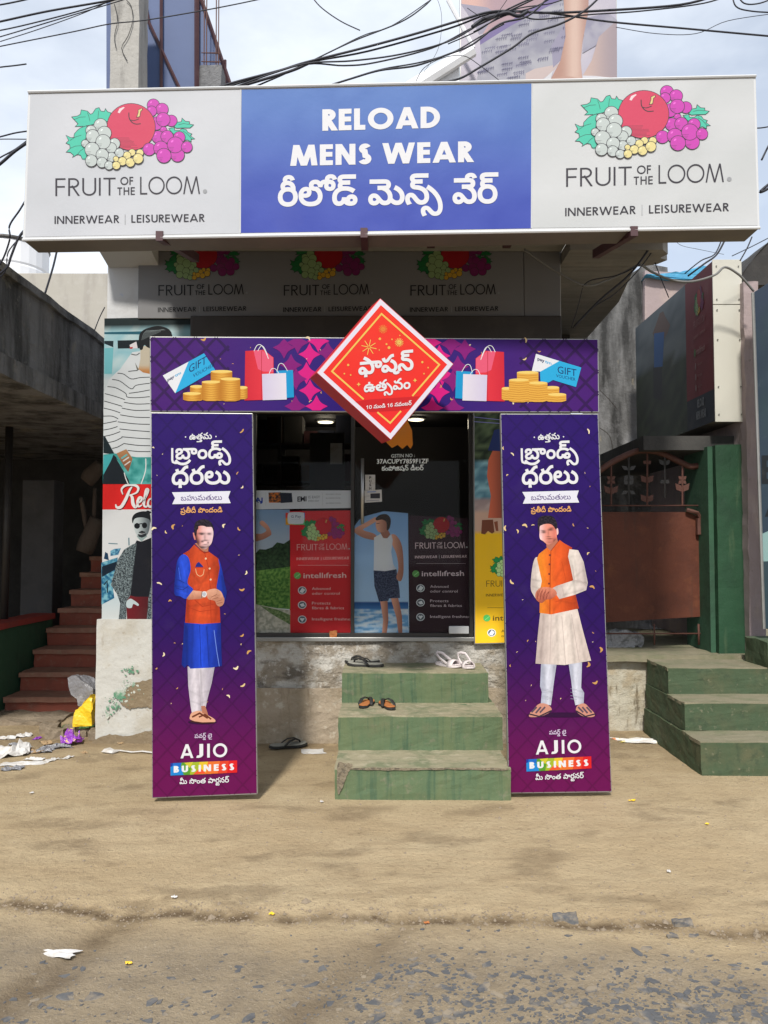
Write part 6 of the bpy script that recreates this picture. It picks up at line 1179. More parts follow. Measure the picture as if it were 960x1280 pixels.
P.poly([(208, 610), (420, 600), (450, 720), (498, 895), (345, 920), (180, 912), (192, 760)], G3(CRD, (238, 224, 214), (214, 196, 188), px(P, 165), px(P, 520)), g=.9)
for a, b_ in (((270, 630), (262, 915)), ((330, 640), (352, 915)), ((385, 630), (430, 900)), ((230, 640), (215, 900))): P.line([a, b_], .6, CRD)
P.poly([(190, 304), (166, 340), (152, 470), (168, 520), (192, 545), (204, 490), (216, 450), (212, 380)], G2((206, 190, 184), (238, 226, 216), px(P, 150), px(P, 215)), sm=True, g=.9)
P.poly([(240, 215), (302, 188), (310, 225), (268, 268), (244, 252)], (190, 118, 96))
P.poly([(318, 205), (340, 222), (390, 250), (374, 300), (394, 430), (410, 520), (428, 597), (270, 631), (203, 622), (205, 500), (216, 440), (188, 312), (200, 285), (245, 250), (268, 268)], G3((244, 142, 40), (236, 96, 38), (190, 66, 28), px(P, 190), px(P, 425)), g=.9)
P.line([(318, 206), (290, 240), (268, 268), (264, 400), (262, 629)], .9, (170, 60, 24)); P.line([(245, 250), (262, 285)], 1.2, (236, 110, 30))
for b_ in ((262, 292), (260, 345), (258, 400), (257, 455)): P.ell(*b_, 6, 6, (120, 60, 50), 10)
P.line([(330, 330), (350, 420), (345, 500)], .7, (200, 74, 30)); P.line([(290, 560), (350, 545), (410, 555)], .7, (200, 74, 30))
P.poly([(374, 258), (424, 264), (455, 330), (479, 450), (470, 492), (400, 520), (316, 543), (275, 482), (300, 468), (396, 436), (378, 350), (366, 300)], G3((208, 190, 184), (240, 228, 218), (208, 192, 188), px(P, 300), px(P, 480)), g=.9)
P.line([(396, 436), (440, 440), (470, 470)], .8, CRD); P.line([(392, 350), (402, 432)], .7, CRD); P.line([(330, 470), (345, 530)], .6, CRD)
P.poly([(180, 510), (205, 480), (245, 475), (285, 485), (302, 515), (270, 542), (240, 547), (214, 566), (184, 546)], G2((226, 140, 112), (178, 92, 74), P.T((0, 470))[1], P.T((0, 575))[1], 1), sm=True, g=1.2)
for a, b_ in (((205, 490), (190, 540)), ((222, 488), (205, 550)), ((240, 488), (224, 548)), ((258, 500), (240, 542))): P.line([a, b_], .7, (150, 74, 60))
P.fab = .03; P.folds = []
pface(P, tf((664, 640), 22.86), [(245, 420), (290, 380), (400, 342), (540, 342), (620, 390), (680, 470), (720, 540), (730, 680), (718, 760), (650, 850), (560, 912), (470, 930), (420, 900), (340, 830), (260, 780), (235, 680), (240, 560)],
    ((250, 206, 206), (242, 152, 132), (226, 128, 112)), [(360, 572, 62, 34, -.5), (340, 528, 70, 14, -.3), (550, 505, 70, 30, -.5), (585, 458, 66, 14, -.4), (500, 705, 62, 16, -.34), (492, 600, 24, 80, -.16), (530, 762, 84, 18, -.42), (530, 800, 60, 14, -.12), (530, 865, 90, 44, -.18), (680, 830, 60, 70, -.4), (275, 740, 36, 60, .12), (720, 650, 16, 80, .2)],
    [(205, 540), (190, 420), (180, 330), (200, 200), (280, 130), (400, 102), (560, 108), (660, 170), (720, 270), (748, 380), (736, 470), (695, 478), (645, 412), (595, 362), (540, 335), (450, 335), (370, 350), (300, 370), (248, 405), (238, 470), (222, 540)],
    [(722, 482), (762, 468), (778, 600), (742, 655), (726, 560)])
P.T = tf((630, 630), 4.571)
for i in range(4): P.line([(196+i*20, 495+i*2), (190+i*17, 520), (192+i*17, 545)], .8, (150, 78, 62), sm=True)
P.build('printed_man', rpost)
# header
hq = [(187, 420.5), (748, 423.5), (749, 515.5), (188, 514.5)]
hd_ = MB().prism([AP.hit(*c) for c in hq], -an*.035).build('header_board', M['alu'], ar, bevel=.003)
ins = [(188.2, 421.8), (747, 424.6), (747.8, 514.3), (189.2, 513.4)]
P = Print(AP, GF, .001)
hb_ = lambda x, y: G3((74, 24, 118), (44, 20, 126), (74, 24, 118), 200, 736)(x, y)
P.grid(ins, 24, 5, hb_); P.layer(1)
for q in ([(188.2, 421.8), (286, 422.3), (286, 513.7), (189.2, 513.4)], [(650, 424), (747, 424.6), (747.8, 514.3), (650, 514)]): lattice(P, q, 26, 27, dk(hb_, .72), 3.2, 4)
for i, (x, y) in enumerate([(615, 90), (697, 84), (662, 137), (588, 180), (650, 212), (608, 236), (664, 282), (606, 345), (690, 345), (722, 235), (735, 130), (560, 110), (545, 250)]):
    for T in ((lambda p: tf((180, 400), 3.2)(p)), (lambda p: (936-tf((180, 400), 3.2)(p)[0], tf((180, 400), 3.2)(p)[1]+2))):
        cx, cy = T((x, y)); q = []
        rr = 14
        for k in range(4):
            a0 = k*90
            q += [(cx+rr*math.cos(rad(a0)), cy+rr*math.sin(rad(a0))), (cx+rr*.60*math.cos(rad(a0+22)), cy+rr*.60*math.sin(rad(a0+22))), (cx+rr*.52*math.cos(rad(a0+45)), cy+rr*.52*math.sin(rad(a0+45))), (cx+rr*.60*math.cos(rad(a0+68)), cy+rr*.60*math.sin(rad(a0+68)))]
        q = [(a, max(423.5, min(513, b_))) for a, b_ in q]
        P.poly(q, (228, 24, 140) if i in (1, 2, 4, 6, 8) else (140, 20, 126))
P.layer(2); confetti(P, [(238, 75), (355, 175), (305, 155), (320, 335), (655, 75), (705, 120), (650, 155), (710, 290), (600, 328), (665, 325), (425, 110), (535, 110)], tf((180, 400), 3.2))
confetti(P, [(630, 80), (685, 125), (627, 155), (380, 118), (408, 108), (455, 132), (335, 315), (290, 265), (585, 328), (640, 330)], tf((460, 400), 3.2))
P.build('printed_face', hd_)
def bags(P):
    GO = [(236, 178, 74), (196, 128, 40), (250, 216, 120)]
    P.poly([(405, 124), (478, 119), (518, 150), (519, 318), (402, 322)], G2((214, 40, 60), (244, 62, 74), P.T((400, 0))[0], P.T((520, 0))[0]))
    P.poly([(438, 122), (470, 120), (516, 150), (517, 208), (478, 206), (456, 196)], (240, 96, 128)); P.line([(470, 122), (470, 318)], .7, (190, 34, 54))
    P.line([(440, 124), (452, 102), (468, 100), (484, 122), (498, 155)], .9, WHITE, sm=True); P.line([(455, 124), (468, 104), (480, 110), (494, 140)], .8, WHITE, sm=True)
    P.poly([(528, 203), (596, 200), (600, 309), (562, 312)], (24, 160, 220)); P.line([(532, 205), (540, 178), (556, 176), (574, 204)], .8, WHITE, sm=True)
    P.poly([(472, 216), (568, 212), (571, 318), (475, 321)], G2((216, 208, 236), (238, 232, 244), P.T((470, 0))[0], P.T((570, 0))[0])); P.line([(500, 216), (510, 196), (526, 196), (540, 214)], .8, (236, 236, 246), sm=True)
def coins(P):
    GO = [(236, 178, 74), (196, 128, 40), (250, 216, 120)]
    for cx, ty, by, hw in ((212, 266, 318, 28), (192, 294, 319, 36), (310, 206, 318, 43), (268, 248, 319, 37), (394, 270, 312, 20), (345, 236, 320, 40)):
        P.poly([(cx-hw, ty), (cx+hw, ty), (cx+hw, by), (cx+hw*.5, by+5), (cx-hw*.5, by+5), (cx-hw, by)], G3(GO[1], GO[0], GO[1], P.T((cx-hw*1.1, 0))[0], P.T((cx+hw*1.1, 0))[0]), g=2)
        y = ty+10
        while y < by: P.line([(cx-hw, y), (cx, y+4), (cx+hw, y)], .55, GO[1]); y += 9
        P.ell(cx, ty, hw, 6, GO[2], 18)
T1 = tf((180, 400), 3.2); T2 = lambda p: (936.5-T1(p)[0], T1(p)[1]+1.2); T3 = tf((460, 400), 3.2)
def voucher(P, q, wq, words):
    P.poly(q, (44, 178, 232)); P.poly(wq, (238, 240, 246))
    for t_, a, b_, h_, c, bo in words: inter(P, t_, a, b_, h_, c, bo)
NV, CY = (20, 30, 90), (40, 170, 225)
P = Print(AP, GF, .0035); P.T = T1
voucher(P, [(75, 222), (240, 133), (285, 200), (125, 293)], [(75, 222), (178, 167), (125, 293)], (('pay', (94, 246), (122, 230), 13, NV, .03), ('tm', (124, 229), (148, 216), 13, CY, .02), ('GIFT', (180, 213), (250, 174), 33, (22, 40, 96), 0), ('VOUCHER', (196, 231), (282, 184), 15, (22, 40, 96), 0)))
P.build('gift_voucher', hd_)
P = Print(AP, GF, .0035); P.T = T3
voucher(P, [(672, 135), (853, 190), (832, 268), (740, 240), (722, 250), (690, 246), (688, 206), (655, 205)], [(672, 135), (765, 164), (690, 206), (655, 205)], (('pay', (678, 160), (706, 170), 13, NV, .03), ('tm', (708, 171), (734, 180), 13, CY, .02), ('GIFT', (758, 212), (834, 226), 30, (22, 40, 96), 0), ('VOUCHER', (752, 228), (830, 244), 13, (22, 40, 96), 0)))
P.build('gift_voucher', hd_)
for T in (T1, T2):
    P = Print(AP, GF, .0042); P.T = T; bags(P); P.build('shopping_bags', hd_)
    P = Print(AP, GF, .0048); P.T = T; coins(P); P.build('coin_stacks', hd_)
# red diamond box
dn = Vector((.36, -1, 0)).normalized(); DP = Plane(onY(396, 466, 4.27), dn)
dc = [(475.5, 372.5), (567.5, 455), (488.5, 550.5), (395.5, 466)]
RED = (250, 58, 46); REDD = (214, 36, 44)
rd = Print.__new__(Print)
m_red = mat('red sign box', tuple(lin(v)*GF*1.1 for v in (214, 40, 46)), .4, [(4, (.3, .02, .03), .5, .8, .4)])
db = MB().prism([DP.hit(*c) for c in dc], -dn*.15).build('diamond_box', m_red, ar, bevel=.004)
cx_, cy_ = sum(c[0] for c in dc)/4, sum(c[1] for c in dc)/4
def shr(k): return [(cx_+(c[0]-cx_)*k, cy_+(c[1]-cy_)*k) for c in dc]
P = Print(DP, GF, .001)
P.poly(shr(.985), (240, 234, 248)); P.layer(1); P.poly(shr(.90), G2((252, 64, 48), (246, 50, 48), 375, 550, 1), g=6)
P.T = tf((380, 360), 4.8); P.layer(2)
YL = (250, 206, 100)
P.line([(358, 668), (168, 500), (465, 155), (812, 460), (650, 648)], 2.1, YL); P.line([(440, 745), (517, 810), (582, 738)], 2.1, YL)
P.poly([(308, 682), (400, 668), (692, 650), (640, 720), (560, 736), (396, 744)], (214, 40, 44))
for cx, cy, r_, n_ in ((390, 355, 46, 8), (474, 247, 26, 14), (571, 326, 26, 14)):
    for k in range(n_):
        a = rad(k*360/n_+12); P.line([(cx+r_*.12*math.cos(a), cy+r_*.12*math.sin(a)), (cx+r_*math.cos(a), cy+r_*math.sin(a))], .75 if n_ > 8 else .9, YL if n_ == 8 else ((246, 150, 70) if cy < 300 else (252, 214, 110)))
for x, y, r_ in ((455, 305, 8), (495, 337, 6), (510, 358, 9), (528, 308, 5), (452, 372, 4), (575, 285, 4), (265, 462, 7), (242, 514, 5), (280, 522, 5), (710, 445, 7), (745, 478, 5), (720, 514, 5)): P.ell(x, y, r_, r_, (250, 190, 90), 10)
for x, y in ((328, 578), (666, 554)): P.poly([(x-13, y), (x-4, y-4), (x, y-13), (x+4, y-4), (x+13, y), (x+4, y+4), (x, y+13), (x-4, y+4)], (250, 200, 100))
P.build('printed_face', db)
P = Print(DP, GF, .004); P.T = tf((380, 360), 4.8)
tel(P, 'ఫాషన్', (326, 518), (658, 488), WHITE, .028, 1.0); tel(P, 'ఉత్సవం', (358, 624), (640, 602), WHITE, .024, 1.0); tel(P, '10 నుండి 16 నవంబర్', (372, 727), (645, 701), (250, 236, 240), .022)
P.build('lettering', db)
bk_ = MB()
for a in ((430, 466), (520, 466)): A = DP.hit(*a, -.17); bk_.box(A.x-.02, A.x+.02, A.y, 4.86, A.z-.02, A.z+.02)
bk_.build('fixing_bar', M['alu'], ar)
for (a, b_) in (((640, 992), (646, 987)), ):
    pass
# ------------------------------------------------------------------ banner on the left pier
BP = PY(WY-.02)
bn = thing('wall_banner', 'tall left pier banner of a striped shirt, red band and man in sunglasses', 'banner', (-1.9, WY-.015, .8))
bc = [(130.5, 398), (240, 396), (215, 799), (127, 800)]
MB().prism([BP.hit(*c) for c in bc], (0, .012, 0)).build('sheet', M['alu'], bn)
P = Print(BP, GF, .001)
P.grid([(130.5, 398), (240, 396), (240, 604), (128.6, 604.5)], 12, 24, lambda x, y: (30, 44, 46) if y < 409 else NZ((150, 200, 212), (196, 222, 226), 16)(x, y) if y < 470 else (212, 222, 226))
P.layer(1); P.T = tf((120, 395), 5.95)
P.poly([(62, 120), (500, 110), (500, 138), (62, 135)], (40, 100, 118)); P.poly([(62, 185), (130, 185), (128, 232), (62, 205)], (24, 44, 52)); P.poly([(160, 182), (330, 178), (320, 240), (162, 242)], (22, 34, 40)); P.poly([(62, 240), (130, 235), (118, 430), (62, 430)], (120, 196, 206)); P.poly([(250, 215), (300, 190), (310, 240), (256, 242)], (232, 226, 230)); P.poly([(250, 232), (275, 230), (270, 244), (252, 244)], (200, 50, 50))
P.poly([(150, 420), (180, 395), (270, 268), (330, 262), (330, 330), (400, 420), (600, 420), (600, 1060), (300, 1050), (150, 1030), (60, 890), (55, 700), (62, 560), (100, 470)], (222, 228, 232))
P.poly([(55, 890), (70, 900), (140, 1030), (55, 1020)], (22, 38, 44))
SC_ = (26, 32, 38)
for q in ([(160, 425), (205, 432), (262, 468), (330, 458), (400, 455)], [(120, 472), (180, 485), (262, 542), (300, 515), (400, 500)], [(85, 525), (150, 535), (220, 575), (232, 602), (300, 608), (400, 600)], [(245, 575), (320, 565), (400, 550)], [(65, 577), (140, 597), (215, 622)], [(208, 642), (300, 655), (400, 652)], [(60, 632), (140, 655), (195, 672)], [(192, 685), (290, 702), (400, 700)], [(58, 685), (120, 700), (180, 720)], [(180, 735), (290, 752), (400, 755)], [(56, 745), (120, 745), (165, 765)], [(162, 787), (290, 802), (400, 806)], [(56, 800), (110, 790), (155, 780)], [(175, 840), (290, 852), (400, 860)], [(56, 848), (110, 838), (160, 822)], [(190, 898), (300, 908), (405, 914)], [(62, 895), (120, 882), (180, 860)], [(85, 942), (140, 930), (195, 903)], [(205, 948), (310, 962), (405, 965)], [(120, 985), (160, 975), (205, 950)], [(235, 1000), (320, 1008), (405, 1008)], [(240, 412), (275, 408), (310, 405)], [(262, 283), (300, 290), (325, 275)]):
    P.line(q, .95, SC_, sm=True)
P.poly([(330, 230), (400, 215), (400, 430), (350, 420), (315, 395), (330, 320)], G2((206, 196, 176), (196, 130, 70), 455, 466, 1), g=3); P.poly([(290, 345), (320, 400), (305, 405)], (120, 120, 110))
P.poly([(322, 240), (320, 150), (345, 110), (400, 85), (480, 75), (560, 120), (560, 260), (400, 240), (360, 215), (345, 250)], (24, 28, 32), sm=True)
for i in range(16): x = 340+i*9; P.line([(x, 180-i*4), (x+14, 130-i*2), (x+40, 105)], .5, (120, 130, 132), sm=True)
P.poly([(55, 1030), (140, 1022), (300, 1050), (600, 1050), (600, 1250), (50, 1250)], (64, 160, 158)); P.poly([(130, 1030), (150, 1050), (240, 1200), (250, 1250), (50, 1250), (55, 1160), (110, 1050)], (26, 34, 42))
P.poly([(55, 1040), (130, 1030), (110, 1080), (55, 1180)], (70, 176, 182)); P.poly([(150, 1060), (240, 1160), (270, 1060), (600, 1050), (600, 1250), (262, 1250)], NZ((52, 146, 142), (104, 190, 186), 9), g=3)
P.poly([(152, 1022), (225, 990), (272, 1060), (240, 1162), (205, 1110)], G2((190, 140, 96), (140, 86, 60), 560, 590, 1), g=3); P.line([(188, 1060), (232, 1030)], 2.2, (110, 190, 190)); P.line([(200, 1080), (245, 1050)], 1.6, (216, 222, 220)); P.line([(212, 1110), (255, 1080)], 1.4, (226, 226, 220))
P.line([(210, 1165), (222, 1210), (240, 1250)], 1.2, (232, 236, 236), sm=True); P.line([(370, 1060), (368, 1150), (335, 1250)], 1.2, (232, 236, 236), sm=True)
P.build('shirt_photo', bn)
P = Print(BP, GF, .001)
P.grid([(128.6, 604.5), (240, 604), (240, 636.5), (128.2, 637)], 4, 2, (226, 36, 34)); P.layer(1); P.T = tf((120, 600), 6.1)
for off_, col_, k in ((5, (110, 20, 24), 1.15), (0, (238, 238, 238), 1.)):
    def sw(pts, w0, w1): 
        P.T = lambda p: (120+(p[0]+off_)/6.1, 600+(p[1]+off_)/6.1)
        P.line(smoothp(pts, False, 8), lambda t: (w0+(w1-w0)*math.sin(math.pi*t))*k, col_)
    sw([(150, 185), (158, 208), (190, 205), (225, 150), (255, 80), (275, 52)], 1.2, 4.0)
    sw([(205, 110), (195, 70), (230, 40), (290, 38), (322, 60), (310, 95), (262, 115)], 1.2, 3.2)
    sw([(255, 112), (275, 130), (282, 180), (300, 206), (318, 190)], 1.5, 4.2)
    sw([(312, 182), (342, 160), (348, 138), (330, 136), (316, 170), (324, 202), (352, 190)], 1.2, 3.4)
    sw([(352, 185), (385, 120), (398, 78), (384, 74), (372, 130), (366, 190), (384, 204), (400, 180)], 1.2, 3.2)
    sw([(430, 140), (405, 150), (396, 185), (412, 204), (440, 190), (448, 150), (430, 140), (455, 150), (480, 140)], 1.2, 3.2)
    sw([(520, 140), (495, 150), (486, 185), (502, 204), (530, 190), (560, 80)], 1.2, 3.2)
P.build('red_band', bn)
P = Print(BP, GF, .001)
P.grid([(128.2, 637), (236, 636.5), (215, 799), (127, 800)], 8, 16, lambda x, y: (222, 224, 226) if y < 745 else G2((200, 216, 222), (216, 222, 222), 745, 775, 1)(x, y)); P.layer(1); P.T = tf((120, 600), 6.1)
P.poly([(40, 630), (165, 590), (160, 680), (120, 760), (140, 900), (42, 950)], NZ((20, 90, 130), (130, 190, 206), 5), g=1.6); P.poly([(45, 660), (160, 620), (150, 680), (45, 740)], (16, 34, 50)); P.poly([(70, 548), (90, 560), (98, 612), (60, 600)], (26, 60, 90)); P.poly([(110, 540), (140, 525), (190, 520), (170, 570), (110, 580)], NZ((120, 180, 204), (44, 100, 140), 3), g=1.2); P.line([(95, 483), (165, 487)], 1.2, (110, 140, 150)); P.line([(250, 440), (252, 500)], 1.6, (110, 140, 150)); P.line([(60, 800), (85, 770), (88, 860)], 1.5, (18, 34, 50))
P.poly([(240, 880), (430, 870), (600, 880), (560, 1215), (370, 1205), (244, 1205), (232, 980)], G2((112, 30, 38), (60, 20, 28), 160, 205), g=4)
P.poly([(310, 460), (345, 470), (420, 440), (600, 470), (600, 890), (300, 890), (262, 880), (262, 560)], (26, 28, 36))
P.poly([(280, 490), (310, 480), (300, 560), (262, 880), (235, 920), (228, 1130), (165, 1132), (185, 940), (160, 870), (112, 800), (135, 720), (165, 610), (215, 530)], NZ((30, 36, 42), (140, 156, 160), 1.1, -.25, .25), g=1.0)
P.poly([(400, 900), (440, 700), (600, 700), (600, 1140), (400, 1140), (385, 1090)], NZ((30, 36, 42), (140, 156, 160), 1.1, -.25, .25), g=1.2)
P.poly([(232, 930), (262, 905), (300, 925), (326, 948), (318, 960), (285, 945), (270, 975), (235, 970)], (196, 212, 216), sm=True)
P.poly([(310, 430), (345, 470), (390, 430), (380, 400), (320, 400)], (150, 170, 170)); P.poly([(285, 330), (290, 290), (345, 275), (405, 285), (410, 350), (395, 410), (365, 432), (330, 430), (300, 400)], G2((196, 206, 208), (96, 106, 112), 168, 190), sm=True, g=2)
P.poly([(280, 330), (275, 290), (300, 255), (360, 238), (410, 255), (416, 330), (404, 300), (350, 285), (296, 295)], (24, 28, 34), sm=True); P.poly([(375, 240), (395, 232), (425, 245), (405, 262)], (24, 28, 34))
P.ell(313, 350, 22, 22, (18, 22, 28)); P.ell(370, 346, 20, 22, (18, 22, 28)); P.line([(330, 335), (355, 333)], 1.2, (18, 22, 28)); P.poly([(325, 398), (350, 386), (378, 396), (372, 404), (330, 405)], (30, 34, 40)); P.poly([(318, 412), (345, 418), (385, 405), (380, 428), (350, 440), (325, 432)], (40, 44, 50)); P.line([(340, 410), (362, 408)], .9, (120, 110, 112))
P.build('sunglasses_photo', bn)
MB().prism([BP.hit(*c) for c in ((127, 800), (215, 799), (215, 801.5), (127, 802.5))], (0, -.012, 0)).build('bottom_rail', M['dark_frame'], bn)

# ------------------------------------------------------------------ posters behind the shop glass
IP = PY(WY+.012)
def leaf_poster(name, label, quad, bgcol, col, dx, emb=True, dim=1., yellow=False, plane=None, gain=GS, thick=.004):
    pl_ = plane or IP
    q = thing(name, label, 'poster', pl_.hit(quad[3][0], quad[3][1]))
    MB().prism([pl_.hit(*c) for c in quad], -pl_.n*thick).build('sheet', M['paper'], q)
    P = Print(pl_, gain, .0006); P.grid(quad, 6, 10, bgcol if callable(bgcol) else (lambda x, y: bgcol)); P.build('printed_face', q, M['inkm'])
    return q
def feature_list(P, x0, y0, k, col, icon, col2):
    """the maker's three selling points below the emblem; x0,y0 = left end of emblem text, k = px per unit"""
    P.T = lambda p: (x0+p[0]*k, y0+p[1]*k)
def brandposter(q, x, y, k, txt, pal, line, plane, gain, leafcol, textcol, nf=3, dy=0):
    P = Print(plane, gain, .0016); P.T = TT(x-42*k, y-617*k, k, k); emblem(P, pal, line, hatch=False, lw=4); P.build('fruit_emblem', q, M['inkm'])
    P = Print(plane, gain, .0016); P.T = TT(x-42*k, y-617*k, k, k); brandtext(P, txt, .10)
    if dy: P.T = TT(x-42*k, y-617*k+dy, k, k)
    P.line([(60, 860), (880, 860)], .35, tuple(v*.8 for v in textcol))
    P.ell(52, 1030, 58, 56, leafcol, 18); P.line([(20, 1060), (60, 1030), (95, 1000)], .8, tuple(min(255, v+50) for v in leafcol))
    inter(P, 'intellıfresh', (150, 1070), (850, 1062), 88, textcol, .012)
    for i, ls in enumerate((('Advanced', 'odor control'), ('Protects', 'fibres & fabrics'), ('Intelligent freshness',))[:nf]):
        cy = 1270+i*238
        P.ell(130, cy, 70, 64, (196, 200, 204), 20); P.ell(130, cy, 58, 53, (74, 84, 92), 20)
        if i == 0: P.poly([(85, cy+25), (130, cy-45), (180, cy-10), (140, cy+45)], (196, 200, 204))
        elif i == 1: P.poly([(90, cy-10), (150, cy-30), (175, cy+20), (120, cy+30)], (196, 200, 204)); 
        else: P.poly([(90, cy-15), (120, cy-25), (130, cy-12), (142, cy-25), (172, cy-15), (130, cy+38)], (200, 204, 208))
        for j, t_ in enumerate(ls): inter(P, t_, (290, cy+(0 if len(ls) == 2 else 22)+j*78-8), (290+42*len(t_)*(.78 if len(t_) > 14 else .9), cy+(0 if len(ls) == 2 else 22)+j*78-8), 46, textcol, 0)
    P.build('lettering', q, M['inkm'])
q = leaf_poster('window_poster', 'red poster with fruit emblem behind the left window, right half of its panel', [(362, 639), (438, 638), (439.5, 793), (362, 793.5)], G2((182, 36, 42), (168, 32, 38), 640, 790, 1), None, 0)
brandposter(q, 371, 688, .0765, (236, 176, 172), PAL_DEEP, (60, 30, 30), IP, GS, (90, 150, 80), (232, 200, 196))
q = leaf_poster('window_poster', 'dark maroon poster with fruit emblem at the right of the glass door', [(511, 644), (585.5, 648), (586.5, 792), (511, 792)], G2((44, 24, 34), (38, 22, 30), 640, 790, 1), None, 0)
brandposter(q, 519, 686, .0755, (190, 168, 172), [tuple(v*.8 for v in c) for c in PAL_DEEP], (26, 22, 24), IP, GS, (84, 140, 76), (186, 170, 176))
# landscape with an arm
q = leaf_poster('window_poster', 'landscape poster with a flexed arm over a grassy path in the left window', [(300, 637), (362, 637), (362, 793.5), (300, 794)], G3((112, 138, 168), (150, 160, 172), (190, 196, 200), 637, 730, 1), None, 0)
P = Print(IP, GS, .0016); P.T = tf((310, 500), 4.13)
P.poly([(-40, 830), (30, 800), (60, 770), (90, 772), (125, 760), (150, 735), (185, 742), (218, 720), (218, 900), (-40, 900)], NZ((20, 36, 22), (44, 66, 40), 3), g=2)
P.poly([(-40, 890), (60, 880), (140, 870), (218, 860), (218, 1080), (150, 1075), (60, 1060), (-40, 1040)], NZ((46, 84, 34), (98, 130, 62), 3), g=1.6)
P.poly([(-40, 1040), (60, 1058), (140, 1075), (218, 1085), (218, 1213), (-40, 1213)], NZ((128, 128, 116), (172, 166, 154), 4), g=2); P.poly([(60, 1060), (160, 1085), (218, 1110), (218, 1160), (130, 1110)], NZ((60, 84, 46), (110, 124, 84), 2), g=1.6)
P.poly([(-20, 695), (40, 690), (70, 690), (95, 672), (66, 645), (60, 632), (72, 622), (88, 632), (108, 655), (121, 688), (112, 702), (60, 726), (-20, 735)], G2((196, 140, 116), (140, 94, 78), 648, 680, 1), sm=True, g=1.5); P.poly([(-20, 690), (30, 690), (33, 732), (-20, 736)], (40, 60, 70))
P.build('landscape_photo', q, M['inkm'])
# man at the beach
q = leaf_poster('window_poster', 'beach poster of a man in a white vest shading his eyes in the glass door', [(441, 660), (455, 645), (480, 639), (510, 641)] , (120, 150, 190), None, 0) if False else thing('window_poster', 'beach poster of a man in a white vest shading his eyes in the glass door', 'poster', IP.hit(441, 792))
zt2 = tf((430, 500), 4)
shp = [(45, 640), (75, 600), (100, 582), (200, 556), (320, 566), (326, 1168), (55, 1168), (43, 1150)]
MB().prism([IP.hit(*zt2(c)) for c in shp], (0, .004, 0)).build('sheet', M['paper'], q)
P = Print(IP, GS, .0006); P.T = zt2
P.poly(shp, lambda x, y: G2((112, 148, 190), (150, 178, 206), 640, 745, 1)(x, y) if y < 752 else G2((28, 66, 116), (54, 100, 150), 752, 762, 1)(x, y) if y < 762 else NZ((86, 132, 172), (214, 224, 232), 6, -.2, .35)(x*.35, y*1.6), g=1.8)
P.build('beach_photo', q, M['inkm'])
P = Print(IP, GS, .0016); P.T = zt2
SK2, SKD2 = (196, 142, 118), (140, 94, 78)
P.poly([(180, 1000), (218, 1005), (222, 1100), (214, 1165), (190, 1165), (196, 1100)], G2(SK2, SKD2, 475, 486), g=2); P.poly([(232, 985), (270, 985), (290, 1080), (292, 1165), (272, 1165), (262, 1090)], G2(SK2, SKD2, 488, 503), g=2)
P.poly([(148, 852), (262, 845), (278, 950), (280, 990), (225, 992), (222, 1004), (175, 1008), (152, 930)], NZ((26, 32, 52), (70, 78, 100), 1.2), g=1.1)
P.poly([(232, 678), (258, 675), (290, 730), (298, 850), (285, 905), (262, 890), (272, 840), (262, 770), (240, 720)], G2(SK2, SKD2, 488, 505), sm=True, g=2)
P.poly([(52, 645), (120, 606), (158, 585), (162, 605), (120, 632), (96, 650), (150, 668), (165, 690), (150, 700), (100, 690), (60, 668)], G2((216, 160, 134), SKD2, 645, 680, 1), sm=True, g=2)
P.poly([(150, 688), (185, 668), (196, 690), (218, 690), (236, 672), (244, 700), (236, 760), (246, 820), (262, 846), (205, 856), (148, 852), (150, 770)], G3((206, 208, 214), (226, 228, 232), (164, 168, 178), 464, 496), g=2)
P.poly([(180, 660), (215, 640), (232, 672), (216, 692), (196, 690)], SKD2); P.poly([(158, 620), (170, 585), (215, 580), (225, 620), (214, 655), (180, 662), (165, 650)], G2((206, 152, 126), SKD2, 468, 486), sm=True, g=2)
P.poly([(158, 592), (180, 574), (215, 572), (234, 598), (228, 640), (214, 650), (212, 612), (190, 598), (165, 602)], (44, 32, 28), sm=True); P.line([(163, 618), (178, 616)], .7, (50, 34, 30))
P.build('printed_man', q, M['inkm'])
# EMI strip
q = leaf_poster('window_strip', 'white EMI offer strip stuck across the left window above the posters', [(300, 613), (438.5, 613), (438.5, 635), (300, 637)], (218, 220, 226), None, 0, gain=GS*1.2)
P = Print(IP, GS*1.1, .0016); P.T = tf((310, 500), 4.13)
inter(P, 'BAJAJ', (-28, 527), (76, 527), 24, (34, 60, 140), .03); inter(P, 'FINSERV', (-40, 532), (76, 530), 16, (34, 60, 140), .02)
P.line([(92, 478), (92, 545)], .3, (150, 150, 156)); P.poly([(106, 478), (170, 476), (172, 530), (108, 530)], NZ((30, 34, 46), (200, 110, 40), 3), g=1.2); P.poly([(165, 478), (226, 480), (230, 528), (170, 532)], (36, 40, 52))
inter(P, 'EMI', (255, 524), (302, 522), 26, (24, 26, 34), .03); inter(P, 'IS EASY', (312, 508), (372, 507), 14, (90, 94, 104), 0); inter(P, 'EVERY DAY', (312, 526), (366, 525), 10, (90, 94, 104), 0)
P.line([(385, 478), (385, 545)], .3, (150, 150, 156))
for y in (486, 506, 532): inter(P, 'easy instalments at this shop', (402, y+3), (478, y+3), 8, (110, 112, 120), 0)
P.build('lettering', q, M['inkm'])
